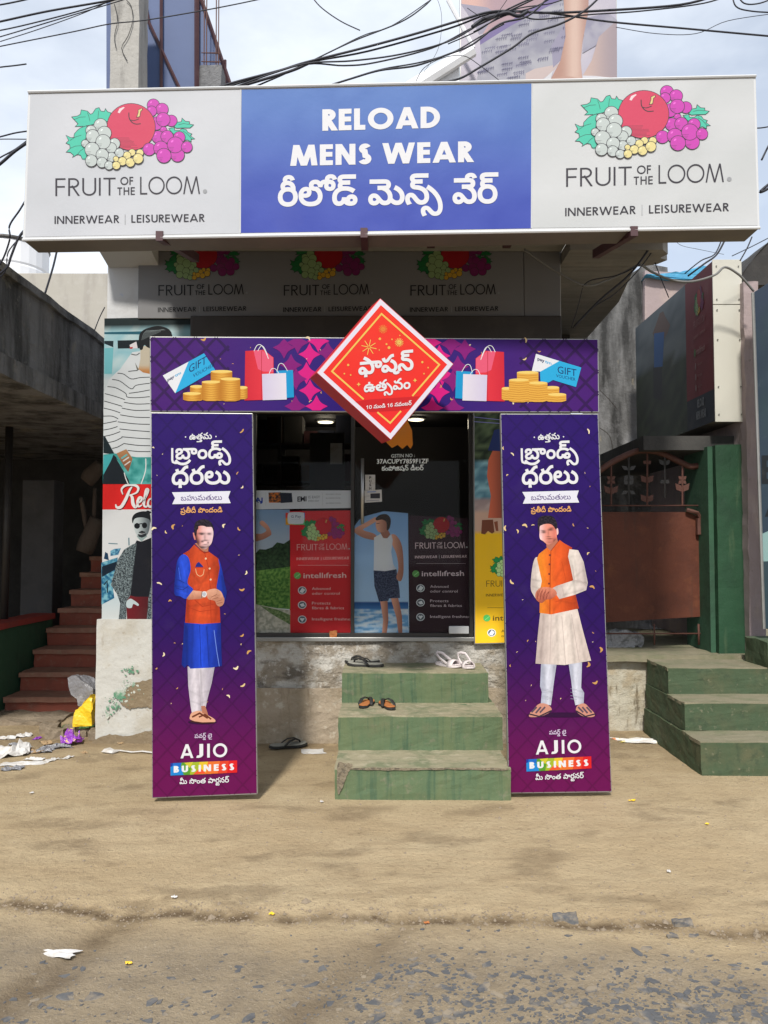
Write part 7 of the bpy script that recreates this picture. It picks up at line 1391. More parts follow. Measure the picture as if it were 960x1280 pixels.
# payment sticker
q = leaf_poster('payment_sticker', 'small white payment sticker with coloured corners on the red window poster', [(357, 641), (381, 641), (381, 656), (357, 656)], lambda x, y: (228, 70, 54) if x < 366 and y < 648 else (244, 176, 40) if x < 366 else (56, 160, 90) if y > 648 else (60, 120, 220), None, 0, plane=PY(WY+.007))
P = Print(PY(WY+.007), GS*1.2, .0016); P.T = tf((310, 500), 4.13)
P.poly(smoothp([(206, 590), (222, 580), (278, 580), (290, 590), (288, 630), (276, 640), (218, 640), (206, 630)]), (226, 230, 238)); inter(P, 'G Pay', (222, 608), (274, 607), 14, (80, 90, 110), .012); P.line([(222, 618), (272, 617)], .4, (150, 154, 164))
P.build('lettering', q, M['inkm'])
# push sign, licence lettering, orange sticker on the door
q = thing('push_sign', 'white vertical PUSH sign with small card below it on the glass door', 'sign', PY(WY-.006).hit(456, 628))
DPp = PY(WY-.006)
MB().prism([DPp.hit(*c) for c in ((456.5, 593.5), (469, 593.5), (469, 612.5), (456.5, 612.5))], (0, .0015, 0)).build('sheet', M['paper'], q)
MB().prism([DPp.hit(*c) for c in ((455.5, 613), (477, 612), (477.5, 627), (456, 628.5))], (0, .0015, 0)).build('card', M['paper'], q)
P = Print(DPp, GS, .0008)
for i, ch in enumerate('PUSH'): inter(P, ch, (461.5, 598.6+i*4.5), (464.2, 598.6+i*4.5), 3.3, (30, 30, 36), .03)
P.poly([(463, 617), (475, 616.5), (475, 623), (463, 623)], (40, 40, 46)); P.line([(459, 615), (470, 614.6)], 1.2, (90, 110, 150)); P.line([(458, 626), (474, 625.3)], 1., (120, 120, 126)); P.line([(458, 620), (462, 620)], .8, (120, 120, 126))
P.build('lettering', q, M['inkm'])
q = thing('licence_lettering', 'pale registration lettering on the upper part of the glass door', 'lettering', DPp.hit(500, 590))
P = Print(DPp, GS, .0008)
inter(P, 'GSTIN NO :', (489, 572), (518.5, 571.2), 4.4, (170, 176, 176), .01); inter(P, '37ACUPY7859F1ZF', (471, 579.6), (535.5, 579.0), 5.8, (206, 210, 210), .018); tel(P, 'కంపోజిషన్ డీలర్', (477, 588.2), (529.5, 587.6), (196, 202, 202), .02)
P.build('lettering', q, M['inkm'])
q = thing('orange_decal', 'torn orange decal on the glass door just below the red diamond', 'decal', DPp.hit(500, 560))
P = Print(DPp, GS, .0006); P.poly([(482, 552), (484, 535), (492, 524), (508, 523), (515, 538), (516, 556), (513, 561), (509, 556), (503, 561), (497, 556), (490, 560), (487, 557)], (176, 104, 30)); P.build('decal', q, M['inkm'])
# socket box at the foot of the door
q = MB().box(onY(561, 790, WY-.04).x, onY(586, 790, WY-.04).x, WY-.06, WY-.031, onY(1, 792, WY-.04).z, onY(1, 782.5, WY-.04).z).build('door_box', M['white_sheet'], loc=onY(573, 792, WY-.04), bevel=.006); tag(q, 'small off white box on the sill at the right foot of the glass door', 'box')
# orange scrap on the sill
q = MB().box(onY(412, 790, WY-.04).x, onY(421, 790, WY-.04).x, WY-.045, WY-.02, sillz+.012, sillz+.06).build('sill_scrap', M['foot_orange'], loc=onY(416, 795, WY-.04)); roughen(q, 2, .008, .03, 2); tag(q, 'little orange scrap lying on the window sill below the red poster', 'scrap')
# yellow poster on the right pier
YP = PY(WY-.07)
q = thing('pier_poster', 'yellow poster with bare legs at a pool on the pier right of the door', 'poster', YP.hit(594, 805))
MB().prism([YP.hit(*c) for c in ((591.5, 470), (690, 470), (690, 803), (593, 805.5))], (0, .035, 0)).build('board', M['alu'], q, bevel=.002)
P = Print(YP, GS*1.05, .001)
P.grid([(593, 490), (690, 490), (690, 802), (594, 804)], 16, 60, lambda x, y: NZ((24, 34, 26), (70, 84, 60), 5)(x, y) if y < 577 else NZ((60, 96, 112), (112, 150, 160), 7)(x*.4, y) if y < 622 else NZ((118, 104, 104), (148, 132, 128), 8)(x*.3, y*2) if y < 640 else (160, 132, 116) if y < 665 else G2((224, 178, 30), (214, 170, 28), 665, 800, 1)(x, y))
P.layer(1); P.T = zt2
P.line([(650, 85), (790, 100)], .7, (110, 110, 170)); P.line([(650, 108), (790, 118)], .7, (110, 110, 170))
P.poly([(745, 250), (800, 245), (800, 590), (720, 590), (735, 480), (715, 380), (722, 300)], G2((166, 84, 60), (110, 56, 44), 610, 632), g=3); P.poly([(752, 150), (840, 130), (840, 260), (720, 252)], (28, 40, 84)); P.poly([(690, 600), (745, 598), (752, 660), (740, 668), (720, 655), (705, 672), (686, 668)], (92, 52, 36)); P.poly([(750, 610), (768, 605), (772, 655), (760, 655)], (110, 62, 44))
P.build('printed_face', q, M['inkm'])
brandposter(q, 607.8, 733.5, .0765, (96, 74, 24), PAL_DEEP, (40, 60, 30), YP, GS*1.05, (70, 160, 80), (70, 56, 24), 1, 7.5)

# ------------------------------------------------------------------ upright box sign on the right (seen along its face)
BX = 2.75
bs = thing('box_sign', 'upright double box sign with cream edge and dark outdoor advert on its side', 'box sign', (2.85, 7.6, 2.56))
ya, yb = 6.60, 8.65; z0_, z1_ = 2.555, 3.90
MB().box(BX, BX+.235, ya, yb, z0_, z1_).build('box', M['dull_sheet'], bs, bevel=.004)
m_cream = mat('cream sheet', (.5, .49, .43), .5, [(1.6, (.5, .48, .42), .5, .75, .4), ((10, 10, 1), (.4, .37, .31), .62, .74, .4)], (3, .06, .01))
zm = onY(900, 381, 6.6).z
e = MB(); e.box(BX-.004, BX+.239, ya-.012, ya-.0005, z0_-.01, zm-.004); e.box(BX-.004, BX+.239, ya-.012, ya-.0005, zm+.002, z1_+.01)
e.build('edge_panel', m_cream, bs, bevel=.002)
sc_ = MB()
for u in (.025, .21):
    for zz in (z0_+.05, z0_+.28, zm-.05, zm-.3, zm+.04, z1_-.05): sc_.lathe((BX+u, ya-.02, zz), [(.006, 0), (.006, .004)], 8)
sc_.build('screws', M['dark_frame'], bs)
XP = Plane((BX, 0, 0), (-1, 0, 0))
P = Print(XP, .42, .002)
def xq(y, z): v = Vector((BX, y, z))-EYE; f = Vector((0, cP, sP)); d = v.dot(f); return (480+1000*v.x/d, 640-1000*v.dot(Vector((0, -sP, cP)))/d)
ym = onX(857, 400, BX).y
P.grid([xq(yb, z1_), xq(ym, z1_), xq(ym, z0_), xq(yb, z0_)], 10, 16, lambda x, y: NZ((92, 104, 112), (120, 130, 136), 20)(x, y) if y < 470-(x-800)*.55 else NZ((34, 44, 36), (62, 76, 56), 9)(x, y))
P.grid([xq(ym, z1_), xq(ya, z1_), xq(ya, z0_+.27), xq(ym, z0_+.27)], 6, 10, (122, 26, 38)); P.grid([xq(ym, z0_+.27), xq(ya, z0_+.27), xq(ya, z0_), xq(ym, z0_)], 4, 3, (28, 36, 52))
P.layer(1); P.T = tf((740, 300), 3.765)
P.poly([(285, 440), (300, 400), (318, 345), (335, 335), (345, 360), (368, 400), (355, 440), (335, 470), (295, 465)], (116, 92, 84)); P.poly([(292, 440), (340, 432), (332, 595), (292, 600)], (40, 100, 170)); P.poly([(288, 600), (330, 598), (328, 750), (290, 745)], (28, 32, 42))
P.build('outdoor_photo', bs, M['inkm'])
P = Print(XP, .35, .004)
def sk(p):   # emblem frame -> the side face, true to its own plane
    u = (p[0]-40)/830; v = (p[1]-60)/1900
    return xq(ym-.18-(ym-ya-.36)*u, z1_-.12-v*1.15)
P.T = sk
emblem(P, PAL_DEEP, (40, 30, 30), hatch=False, lw=4)
fut(P, 'FRUIT', (42, 617), (386, 613), 101, (170, 120, 120), .1); fut(P, 'OF', (413, 554), (487, 553), 46, (170, 120, 120), .15); fut(P, 'THE', (396, 612), (496, 610), 44, (170, 120, 120), .14, .17); fut(P, 'LOOM', (526, 608), (868, 605), 101, (170, 120, 120), .1, .07)
fut(P, 'INNERWEAR', (37, 776), (405, 770), 44, (170, 120, 120), .14); fut(P, 'LEISUREWEAR', (476, 769), (893, 763), 44, (170, 120, 120), .14)
inter(P, 'intellıfresh', (200, 1020), (850, 1020), 100, (180, 140, 140), .012); P.ell(110, 980, 60, 60, (80, 130, 70))
for i in range(3): P.ell(150, 1180+i*160, 50, 50, (160, 130, 132)); inter(P, ('Advanced', 'Protects', 'Intelligent')[i], (280, 1195+i*160), (620, 1195+i*160), 46, (160, 120, 120), 0)
fut(P, 'RELOAD', (230, 1800), (720, 1800), 120, (150, 156, 164), .2); fut(P, 'MENS WEAR', (130, 1970), (830, 1970), 120, (150, 156, 164), .2)
P.build('lettering', bs, M['inkm'])

# ------------------------------------------------------------------ roof top: pillar, hoarding seen from behind, stub column, billboard
PYr = 6.35
up = thing('roof_pillar', 'stained square concrete pillar rising from the roof at upper left', 'pillar', (-2.05, PYr, 4.02))
a, b_ = onY(137, 100, PYr).x, onY(173, 100, PYr).x
o = MB().box(a, b_, PYr, PYr+.24, 4.02, 6.2).build('shaft', M['concrete_pale'], up); roughen(o, 4, .008, .15, 5)
wv = MB()
for q in ([(158, 0), (164, 8), (166, 25), (160, 45), (152, 60), (159, 76)], [(143, 5), (147, 25), (143, 45), (145, 60)]):
    wv.tube([onY(x_, y_, PYr-.012) for x_, y_ in smoothp(q, False, 3)], .0035, 5)
wv.build('cracked_conduit', M['dark_frame'], up)
HY = 6.85
hg = thing('hoarding', 'blue back of a tall hoarding on brown angle frames at upper left', 'hoarding', (-1.7, HY, 4.02))
MB().prism([onY(x_, y_, HY) for x_, y_ in ((133, 118), (133, -90), (222, -90), (252, 0), (291, 112), (291, 118))], (0, .05, 0)).build('panel', M['hoard'], hg)
fr = MB()
for p, q_, r_ in (((201.5, -60), (201.5, 118), .014), ((246, -20), (246, 118), .022), ((250, -6), (290, 112), .016), ((281.5, 75), (281.5, 118), .012), ((186, 28), (226, 114), .014), ((170, -60), (186, 28), .014)):
    fr.tube([onY(*p, HY-.03), onY(*q_, HY-.03)], r_, 4)
fr.build('angle_frame', M['brown_frame'], hg)
sc2 = thing('stub_column', 'short blackened concrete stub with bare reinforcing cage beside the blue hoarding', 'column', (-1.4, 6.6, 4.02))
o = MB().box(onY(249, 100, 6.6).x, onY(276, 100, 6.6).x, 6.6, 6.78, 4.02, onY(260, 81, 6.6).z).build('stub', M['concrete_dark'], sc2); roughen(o, 3, .012, .08, 3)
rbm = MB()
for x_, y_ in ((255, 6.63), (258, 6.75), (270, 6.63), (273, 6.75)): rbm.tube([onY(x_, 82, y_), onY(x_+.8, -60, y_)], .005, 5)
for yy in (66, 77): rbm.tube([onY(x_, yy+dd, Y_) for x_, dd, Y_ in ((252, 0, 6.62), (274, 1, 6.62), (276, 0, 6.76), (254, 0, 6.76), (252, 0, 6.62))], .004, 5)
rbm.build('reinforcing_bars', M['rust_bar'], sc2)
# billboard with boxer shorts
LY = 7.6; LP = PY(LY)
bl = thing('billboard', 'roof billboard photo of grey printed boxer shorts and a bare arm at the top', 'billboard', (1.4, LY, 4.1))
MB().prism([LP.hit(*c) for c in ((575, -90), (770.5, -90), (771.5, 112), (575, 112))], (0, .06, 0)).build('panel', M['alu'], bl)
P = Print(LP, .55, .001); P.grid([(576, -89), (769.5, -89), (770.5, 111), (576, 111)], 14, 14, NZ((222, 216, 228), (204, 200, 220), 60)); P.layer(1); P.T = tf((570, 0), 4.364)
P.poly([(20, -300), (500, -300), (490, 10), (300, 110), (160, 190), (120, 170), (60, 60), (30, 20)], G2((238, 196, 186), (196, 168, 178), 590, 620), g=6)
P.poly([(25, 20), (170, 40), (215, 70), (150, 180), (126, 190), (100, 130)], (176, 172, 192))
P.poly([(130, 225), (330, 100), (560, 0), (620, -20), (600, 20), (620, 160), (570, 300), (540, 360), (460, 430), (110, 445), (140, 330)], NZ((196, 196, 206), (164, 164, 182), 22), g=6)
P.poly([(130, 200), (300, 110), (480, 10), (560, -30), (560, 5), (300, 140), (132, 245)], (140, 128, 178))
P.poly([(380, 400), (430, 375), (560, 350), (520, 400), (460, 440), (380, 440)], (222, 204, 202)); P.poly([(520, 250), (600, 120), (620, 160), (580, 320), (530, 370)], (172, 168, 192))
for i in range(70):
    x, y = R.uniform(135, 610), R.uniform(20, 430)
    if y < 250-(x-130)*.52 or (x > 560 and y > 260) or (y > 340 and x > 380): continue
    for k in range(5): P.line([(x+k*12-24+R.uniform(-3, 3), y-k*2), (x+k*12-15, y-9-k*2), (x+k*12-19, y+8-k*2)], .55, (118, 116, 150))
P.poly([(690, 100), (830, 70), (880, 110), (760, 250), (690, 290), (700, 200)], NZ((190, 188, 204), (168, 166, 188), 14), g=5)
P.poly([(740, 330), (780, 200), (878, 110), (878, 425), (690, 415)], G2((222, 196, 188), (182, 168, 176), 730, 770), g=6)
P.poly([(580, -120), (725, -120), (722, 60), (690, 230), (680, 330), (690, 435), (515, 435), (570, 330), (598, 200), (592, 80)], G3((202, 160, 146), (236, 206, 192), (196, 156, 146), 700, 736), g=5)
P.poly([(470, 440), (530, 385), (515, 440)], (236, 236, 242)); P.poly([(690, 412), (760, 414), (882, 428), (882, 445), (690, 440)], (238, 238, 246))
P.build('printed_photo', bl)
wf = MB(); wf.tube([onY(507, 118, 7.4), onY(592, 64, 7.4)], .05, 6); wf.tube([onY(560, 0, 7.4), onY(592, 60, 7.4)], .02, 6); wf.prism([onY(505, 104, 7.45), onY(574, 62, 7.45), onY(574, 112, 7.45), onY(505, 112, 7.45)], (0, .05, 0))
wf.build('white_brace', M['tank'], bl)
# ------------------------------------------------------------------ overhead cables, each one a thing
WIRES = []
def wire(pts, Y, r, label, m='wire', group='overhead cables', name='overhead_cable'):
    q = smoothp(pts, False, 6); ends = []
    for a, b_ in ((pts[0], pts[1]), (pts[-1], pts[-2])):      # cables run on well past the view
        L_ = math.hypot(a[0]-b_[0], a[1]-b_[1])
        ends.append([(a[0]+(a[0]-b_[0])/L_*380, a[1]+(a[1]-b_[1])/L_*380)] if (not -10 < a[0] < 970 or a[1] < -5) else [])
    q = ends[0]+q+ends[1]
    n_ = len(q); W = []
    for i, (x, y) in enumerate(q):
        t = i/(n_-1); yy = Y if not isinstance(Y, tuple) else Y[0]+(Y[1]-Y[0])*t
        W.append(onY(x, y, yy))
    c = sum(W, Vector((0, 0, 0)))/len(W)
    o = MB().tube(W, r*.78, 6).build(name, M[m], loc=c, smooth=True); tag(o, label, 'cable', group)
k1 = .0075
wire([(-30, 33), (0, 27), (60, 14), (135, 1), (175, -8)], 5.6, .009, 'upper thick cable from the left edge to the pillar top')
wire([(-30, 38), (0, 38), (80, 19), (140, 1), (165, -8)], 5.7, .006, 'second cable from the left edge rising towards the pillar top')
wire([(-30, 53), (0, 46), (70, 25), (137, 5), (172, -6)], 5.65, .005, 'thin cable crossing the one above it before the pillar top')
wire([(-30, 65), (0, 58), (90, 40), (137, 30), (183, 25), (260, 12), (320, 0), (370, -12)], 5.5, .005, 'thin long cable sagging across the pillar and blue hoarding')
wire([(-30, 10), (0, 6), (30, 0), (60, -8)], 5.4, .007, 'short cable end in the top left corner of the sky')
wire([(-30, 88), (0, 84), (18, 82), (33, 80)], 5.3, .006, 'cable at left reaching the signboard near its top corner')
wire([(-30, 178), (0, 171), (20, 166), (42, 163)], 5.0, .006, 'upper cable entering behind the left end of the signboard')
wire([(-30, 176), (0, 174), (30, 174), (50, 174)], 5.0, .004, 'level thin cable just under the upper one at the left end of the signboard')
wire([(-30, 228), (0, 205), (20, 188), (44, 172)], 5.0, .012, 'thick steep cable rising behind the left end of the signboard')
wire([(-30, 215), (0, 197), (20, 186), (44, 168)], 5.1, .006, 'slim steep cable beside the thick one at the left end of the signboard')
wire([(38, 240), (25, 262), (12, 282), (12, 300), (0, 330), (-20, 345)], 4.9, .007, 'dropping cable curling down past the white water tank')
wire([(38, 280), (24, 296), (14, 320), (8, 335), (-12, 350)], 4.9, .009, 'thicker cable dropping below the left end of the signboard')
wire([(36, 283), (22, 300), (10, 316), (6, 340), (-14, 356)], 4.95, .005, 'thin cable hanging in front of the water tank')
# bundle over the sign
wire([(262, 112), (300, 101), (350, 88), (382, 78), (450, 61), (520, 42), (580, 24), (620, 14), (680, 16), (740, 14), (850, 6), (900, -8)], 5.4, .010, 'main black cable bundle sweeping from the hoarding foot over the billboard')
wire([(268, 114), (330, 94), (385, 78), (460, 64), (560, 36), (622, 15), (690, 17), (760, 27), (860, 36), (960, 45), (1000, 48)], 5.42, .008, 'long cable running from the hoarding foot to the right edge')
wire([(285, 112), (340, 92), (386, 79), (440, 76), (500, 68), (560, 52), (600, 30), (626, 16), (660, 0), (690, -10)], 5.38, .007, 'cable dipping below the main bundle before the billboard')
wire([(315, 110), (350, 95), (386, 80), (430, 82), (470, 78), (540, 60), (590, 35), (640, 12), (690, -12)], 5.44, .007, 'lowest cable of the bundle sagging over the blue panel')
wire([(386, 78), (440, 52), (500, 28), (530, 8), (545, -8)], 5.5, .006, 'steep thin cable leaving the bundle towards the top middle')
wire([(384, 80), (450, 46), (490, 32), (538, 0), (550, -10)], 5.55, .004, 'finest steep cable rising beside its twin at the top middle')
wire([(408, 108), (440, 98), (475, 88), (520, 82), (560, 68), (590, 56), (625, 30), (660, 20), (690, -8)], 5.3, .008, 'cable rising from behind the blue panel to the billboard')
wire([(413, 107), (445, 96), (480, 86), (525, 78), (565, 66), (600, 46), (630, 30)], 5.34, .006, 'slim cable running beside the one from behind the blue panel')
wire([(548, 104), (575, 98), (600, 84), (640, 60), (665, 42), (700, 30), (730, 14), (752, -6)], 5.3, .009, 'cable crossing the printed shorts up to the top edge')
wire([(386, -10), (400, 8), (425, 26), (450, 38)], 5.5, .005, 'short curved cable hanging from the top middle of the sky')
wire([(518, 106), (530, 85), (555, 72), (580, 70), (600, 82), (626, 102)], 5.2, .003, 'fine arched cable just above the blue panel')
wire([(545, -6), (552, 20), (548, 60), (530, 90)], 5.6, .002, 'hair thin cable hanging straight in the sky left of the billboard')
wire([(915, -10), (920, 8), (940, 14), (975, 16)], 5.4, .006, 'looped cable at the top right corner')
wire([(920, -10), (930, 4), (950, 4), (975, -6)], 5.45, .006, 'small inner loop at the top right corner')
wire([(770, 34), (820, 42), (870, 42), (910, 26), (975, 16)], 5.5, .003, 'thin drooping cable right of the billboard')
wire([(592, 40), (630, 20), (670, 8), (700, -10)], 5.36, .006, 'cable lifting off the main bundle above the billboard edge')
wire([(600, 26), (640, 18), (668, 24), (700, 22), (740, 18), (800, 14), (880, 4), (920, -10)], 5.46, .006, 'cable woven under the main bundle across the billboard')
wire([(560, 55), (598, 38), (625, 20), (650, 10), (690, 4), (720, -8)], 5.48, .005, 'thin cable peeling up through the knot on the billboard')
wire([(590, 34), (604, 24), (618, 20), (634, 16), (648, 20), (660, 14)], 5.35, .016, 'thick taped joint of the cables in front of the billboard')
wire([(640, -10), (628, 8), (616, 22), (600, 20), (584, 10)], 5.33, .003, 'loose thin tail hanging from the taped joint')
wire([(300, 108), (360, 90), (384, 80), (392, 76)], 5.41, .012, 'thick taped part of the bundle just above the blue panel')
wire([(0, 52), (50, 36), (110, 14), (150, -6)], 5.75, .004, 'extra fine cable between the thick ones at upper left')
# right side
wire([(985, 150), (962, 158), (944, 160), (940, 155)], 4.9, .005, 'cable hook at the right end of the signboard')
wire([(985, 150), (965, 175), (952, 200)], 5.0, .008, 'steep cable passing the right end of the signboard')
wire([(985, 205), (965, 232), (950, 240), (965, 228), (985, 222)], 5.0, .012, 'knotted thick cable at the right end of the signboard')
wire([(940, 296), (934, 310), (925, 326)], 5.6, .006, 'short cable from the sign bottom down to the box sign top')
wire([(908, 296), (896, 318), (880, 330), (860, 345)], 5.7, .009, 'thick cable running down from the signboard to the blue sheet')
wire([(902, 300), (893, 318), (876, 326), (856, 342)], 5.75, .006, 'slim cable beside the thick one above the blue sheet')
wire([(655, 312), (690, 336), (730, 357), (760, 350), (785, 338), (800, 331), (815, 340), (840, 350), (865, 352), (893, 344), (906, 334), (922, 342), (932, 352), (942, 364)], (5.95, 6.3), .012, 'heavy cable looping from the slab across the box sign edge', 'wire_grey')
wire([(728, 358), (740, 350), (772, 344), (800, 331)], 6.0, .006, 'thin cable looping under the slab above the heavy one')
wire([(822, 294), (805, 320), (785, 345), (750, 375), (718, 408)], 5.95, .011, 'doubled cable slanting down under the slab soffit')
wire([(828, 296), (800, 335), (770, 366), (742, 384), (716, 410)], 6.0, .006, 'second slanting cable close below the doubled one')
wire([(728, 360), (722, 385), (714, 410)], 6.05, .004, 'short hanging cable end under the slab soffit')
wire([(818, 326), (825, 345), (836, 372)], 6.2, .005, 'stray cable hanging in front of the white wall')
wire([(915, 320), (940, 308), (975, 290)], 6.3, .005, 'thin cable along the edge of the black tin roof')
wire([(840, 294), (850, 306), (875, 312), (905, 318)], 6.0, .002, 'hair thin cable under the right end of the signboard')
wire([(71, 314), (66, 335), (56, 368)], 10, .016, 'guy wire slanting down the beige building at left')
wire([(131, 384), (124, 398), (114, 424)], 7.2, .006, 'short thin rod leaning by the top of the left banner')
wire([(750, 488), (762, 500), (772, 512)], 7.0, .003, 'bent dry twig just behind the arch, upper one', 'wood', 'dry twigs behind the arch', 'dry_twig')
wire([(750, 535), (762, 545), (766, 562)], 7.0, .003, 'bent dry twig just behind the arch, lower one', 'wood', 'dry twigs behind the arch', 'dry_twig')
wire([(747, 577), (756, 578), (766, 584)], 7.0, .003, 'dry twig touching the gate arch beside the purple post', 'wood', 'dry twigs behind the arch', 'dry_twig')

# ------------------------------------------------------------------ footwear
SOLE = [(0, .135), (.030, .128), (.046, .095), (.047, .055), (.038, .01), (.033, -.03), (.036, -.08), (.030, -.118), (.0, -.133), (-.030, -.118), (-.036, -.08), (-.035, -.03), (-.042, .01), (-.048, .055), (-.044, .095), (-.026, .128)]
def slipper(name, label, group, p, yaw, scale, sole, foot, strap, style='thong', tilt=0.):
    q = thing(name, label, 'sandal', p, group)
    ca, sa = math.cos(yaw), math.sin(yaw)
    W = lambda x, y, z: Vector(p)+Vector(((x*ca-y*sa)*scale, (x*sa+y*ca)*scale, z*scale+tilt*x))
    def slab(k, z0, z1, rock=.006):
        mb = MB(); ol = smoothp(SOLE, True, 3); n_ = len(ol)
        ring = lambda kk, z: mb.add([W(x*kk, y*kk, z+rock*max(0, (y-.06)/.07)**2+.004*max(0, (-y-.03)/.1)) for x, y in ol], [])
        rs = [ring(k*.96, z0), ring(k, z0+.003), ring(k, z1-.003), ring(k*.965, z1)]
        for a, b_ in zip(rs, rs[1:]):
            for i in range(n_): mb.f.append([a+i, a+(i+1) % n_, b_+(i+1) % n_, b_+i]); mb.m.append(0)
        mb.f.append([rs[0]+i for i in range(n_)][::-1]); mb.m.append(0); mb.f.append([rs[-1]+i for i in range(n_)]); mb.m.append(0)
        return mb
    slab(1., 0, .016).build('sole', M[sole], q, smooth=False)
    slab(.95, .0165, .024).build('footbed', M[foot], q)
    if style == 'thong':
        mb = MB(); toe = (0, .085, .026)
        for s_ in (-1, 1):
            pts = [W(*toe), W(s_*.004, .078, .042), W(s_*.020, .045, .056), W(s_*.036, .005, .050), W(s_*.046, -.028, .026), W(s_*.044, -.04, .014)]
            mb.tube(pts, [(.006*scale, .006*scale), (.008*scale, .005*scale), (.013*scale, .004*scale), (.015*scale, .004*scale), (.013*scale, .004*scale), (.010*scale, .004*scale)], 8)
        mb.build('strap', M[strap], q, smooth=True)
    else:
        mb = MB()
        def band(y0, y1, h_, wv):
            N_ = 10
            for i in range(N_):
                v = []
                for j in (i, i+1):
                    t = math.pi*j/N_
                    for y in (y0, y1):
                        for e in (0, .006): v.append(W(-math.cos(t)*(wv+e), y, .012+math.sin(t)*(h_+e)))
                mb.add(v, [(0, 1, 5, 4), (2, 6, 7, 3), (1, 3, 7, 5), (0, 4, 6, 2)])
        band(.035, .095, .045, .043)
        mb.build('toe_band', M[strap], q, smooth=True)
        hs = MB(); pts = [W(-.040, .03, .028), W(-.042, -.05, .062), W(-.032, -.105, .092), W(0, -.125, .098), W(.032, -.105, .092), W(.042, -.05, .062), W(.040, .03, .028)]
        hs.tube(pts, [(.006, .011)]*7, 8); hs.build('heel_strap', M[strap], q, smooth=True)
    return q
def at(px, py, z): v = onZ(px, py, z); return (v.x, v.y, z)
slipper('flip_flop', 'black flip-flop with grey footbed lying on the ground left of the steps', 'black and grey flip-flops', at(360, 934, ground_h(*onZ(360, 934, .01).xy)+.004), rad(-68), 1.10, 'sole_black', 'foot_grey', 'sole_black')
slipper('flip_flop', 'black flip-flop with grey footbed at the left end of the top step', 'black and grey flip-flops', at(457, 833, .614), rad(72), 1.08, 'sole_black', 'foot_grey', 'sole_black')
slipper('flip_flop', 'black flip-flop mostly hidden behind its twin on the top step', 'black and grey flip-flops', at(453, 829.0, .614), rad(98), 1.02, 'sole_black', 'foot_grey', 'sole_black')
slipper('flip_flop', 'left one of the two orange flip-flops on the middle step', 'orange flip-flops', at(458, 882, .402), rad(-12), .92, 'sole_black', 'foot_orange', 'sole_black')
slipper('flip_flop', 'right one of the two orange flip-flops, toe over the middle step edge', 'orange flip-flops', at(484, 884, .402), rad(16), .92, 'sole_black', 'foot_orange', 'sole_black')
slipper('strap_sandal', 'white sandal lying sideways on the top step, left of its pair', 'white strap sandals', at(560, 833, .614), rad(-142), .95, 'foot_white', 'foot_white', 'foot_white', 'band')
slipper('strap_sandal', 'white sandal pointing outward on the top step, right of its pair', 'white strap sandals', at(582, 834, .614), rad(-168), .95, 'foot_white', 'foot_white', 'foot_white', 'band')

# ------------------------------------------------------------------ litter
def crumple(name, label, cat, px, py, z, w_, d_, h_, m, yaw=0., seed=0, group=None, lift=.003):
    p = Vector(at(px, py, z)); n_ = 12
    if z < .12: p = Vector(at(px, py, 0)); p.z = ground_h(p.x, p.y)
    mb = MB(); ca, sa = math.cos(yaw), math.sin(yaw); vs = []
    for j in range(n_+1):
        for i in range(n_+1):
            u, v = i/n_-.5, j/n_-.5
            x, y = u*w_, v*d_
            q = noise.noise_vector(Vector((u*3.1+seed*3.3, v*3.1, seed))); q2 = noise.noise_vector(Vector((u*8+seed, v*8, seed*2)))
            x += q.x*w_*.18; y += q.y*d_*.18
            zz = lift+max(0, (q.z*.9+.45*q2.z+.25))*h_*(1-1.2*max(abs(u), abs(v)))
            vs.append(p+Vector((x*ca-y*sa, x*sa+y*ca, zz)))
    mb.add(vs, [[j*(n_+1)+i, j*(n_+1)+i+1, (j+1)*(n_+1)+i+1, (j+1)*(n_+1)+i] for j in range(n_) for i in range(n_)])
    o = mb.build(name, M[m], loc=p); sd = o.modifiers.new('thick', 'SOLIDIFY'); sd.thickness = .0015
    return tag(o, label, cat, group)
crumple('paper_scrap', 'square white paper lying on the ground beside the black flip-flop', 'paper', 392, 940, .01, .17, .13, .008, 'paper', .15, 1)
crumple('paper_scrap', 'dirty torn paper strip on the road at lower left', 'paper', 70, 1185, -.02, .15, .055, .012, 'paper', -.1, 2)
crumple('paper_scrap', 'large crumpled white paper heap at the left edge', 'paper', 17, 943, .03, .24, .22, .14, 'paper', .3, 3)
crumple('paper_scrap', 'flat white paper strip in front of the crumpled heap at left', 'paper', 30, 955, .02, .30, .09, .03, 'paper', .22, 4)
crumple('paper_scrap', 'small folded white paper standing behind the rubbish heap at left', 'paper', 30, 922, .05, .11, .10, .06, 'paper', .5, 5)
crumple('paper_scrap', 'grey white crumpled wrapper in the middle of the left rubbish', 'wrapper', 53, 940, .03, .16, .1, .06, 'polybag', .2, 6)
crumple('paper_scrap', 'shiny silver wrapper near the purple packet', 'wrapper', 74, 935, .03, .17, .09, .05, 'polybag', .4, 7)
crumple('paper_scrap', 'blue white torn sachet right of the crumpled paper heap', 'wrapper', 44, 950, .03, .12, .07, .03, 'paper', -.2, 8)
crumple('cardboard_scrap', 'brown torn cardboard piece in the left rubbish', 'cardboard', 40, 941, .04, .14, .09, .05, 'card', .1, 9)
crumple('cardboard_scrap', 'small brown box flap beside the torn cardboard', 'cardboard', 32, 937, .04, .12, .08, .05, 'card', -.4, 19)
crumple('snack_packet', 'crumpled purple snack packet below the yellow bag by the pier', 'packet', 91, 931, .05, .15, .13, .17, 'foil_p', .2, 10, None, .02)
def bag(name, label, pxs, Y, dy, m, seed):
    o = MB().prism([onY(a, b_, Y) for a, b_ in pxs], (0, dy, 0)).build(name, M[m], loc=onY(pxs[-1][0], pxs[-1][1], Y)); roughen(o, 4, .028, .10, seed)
    return tag(o, label, 'bag')
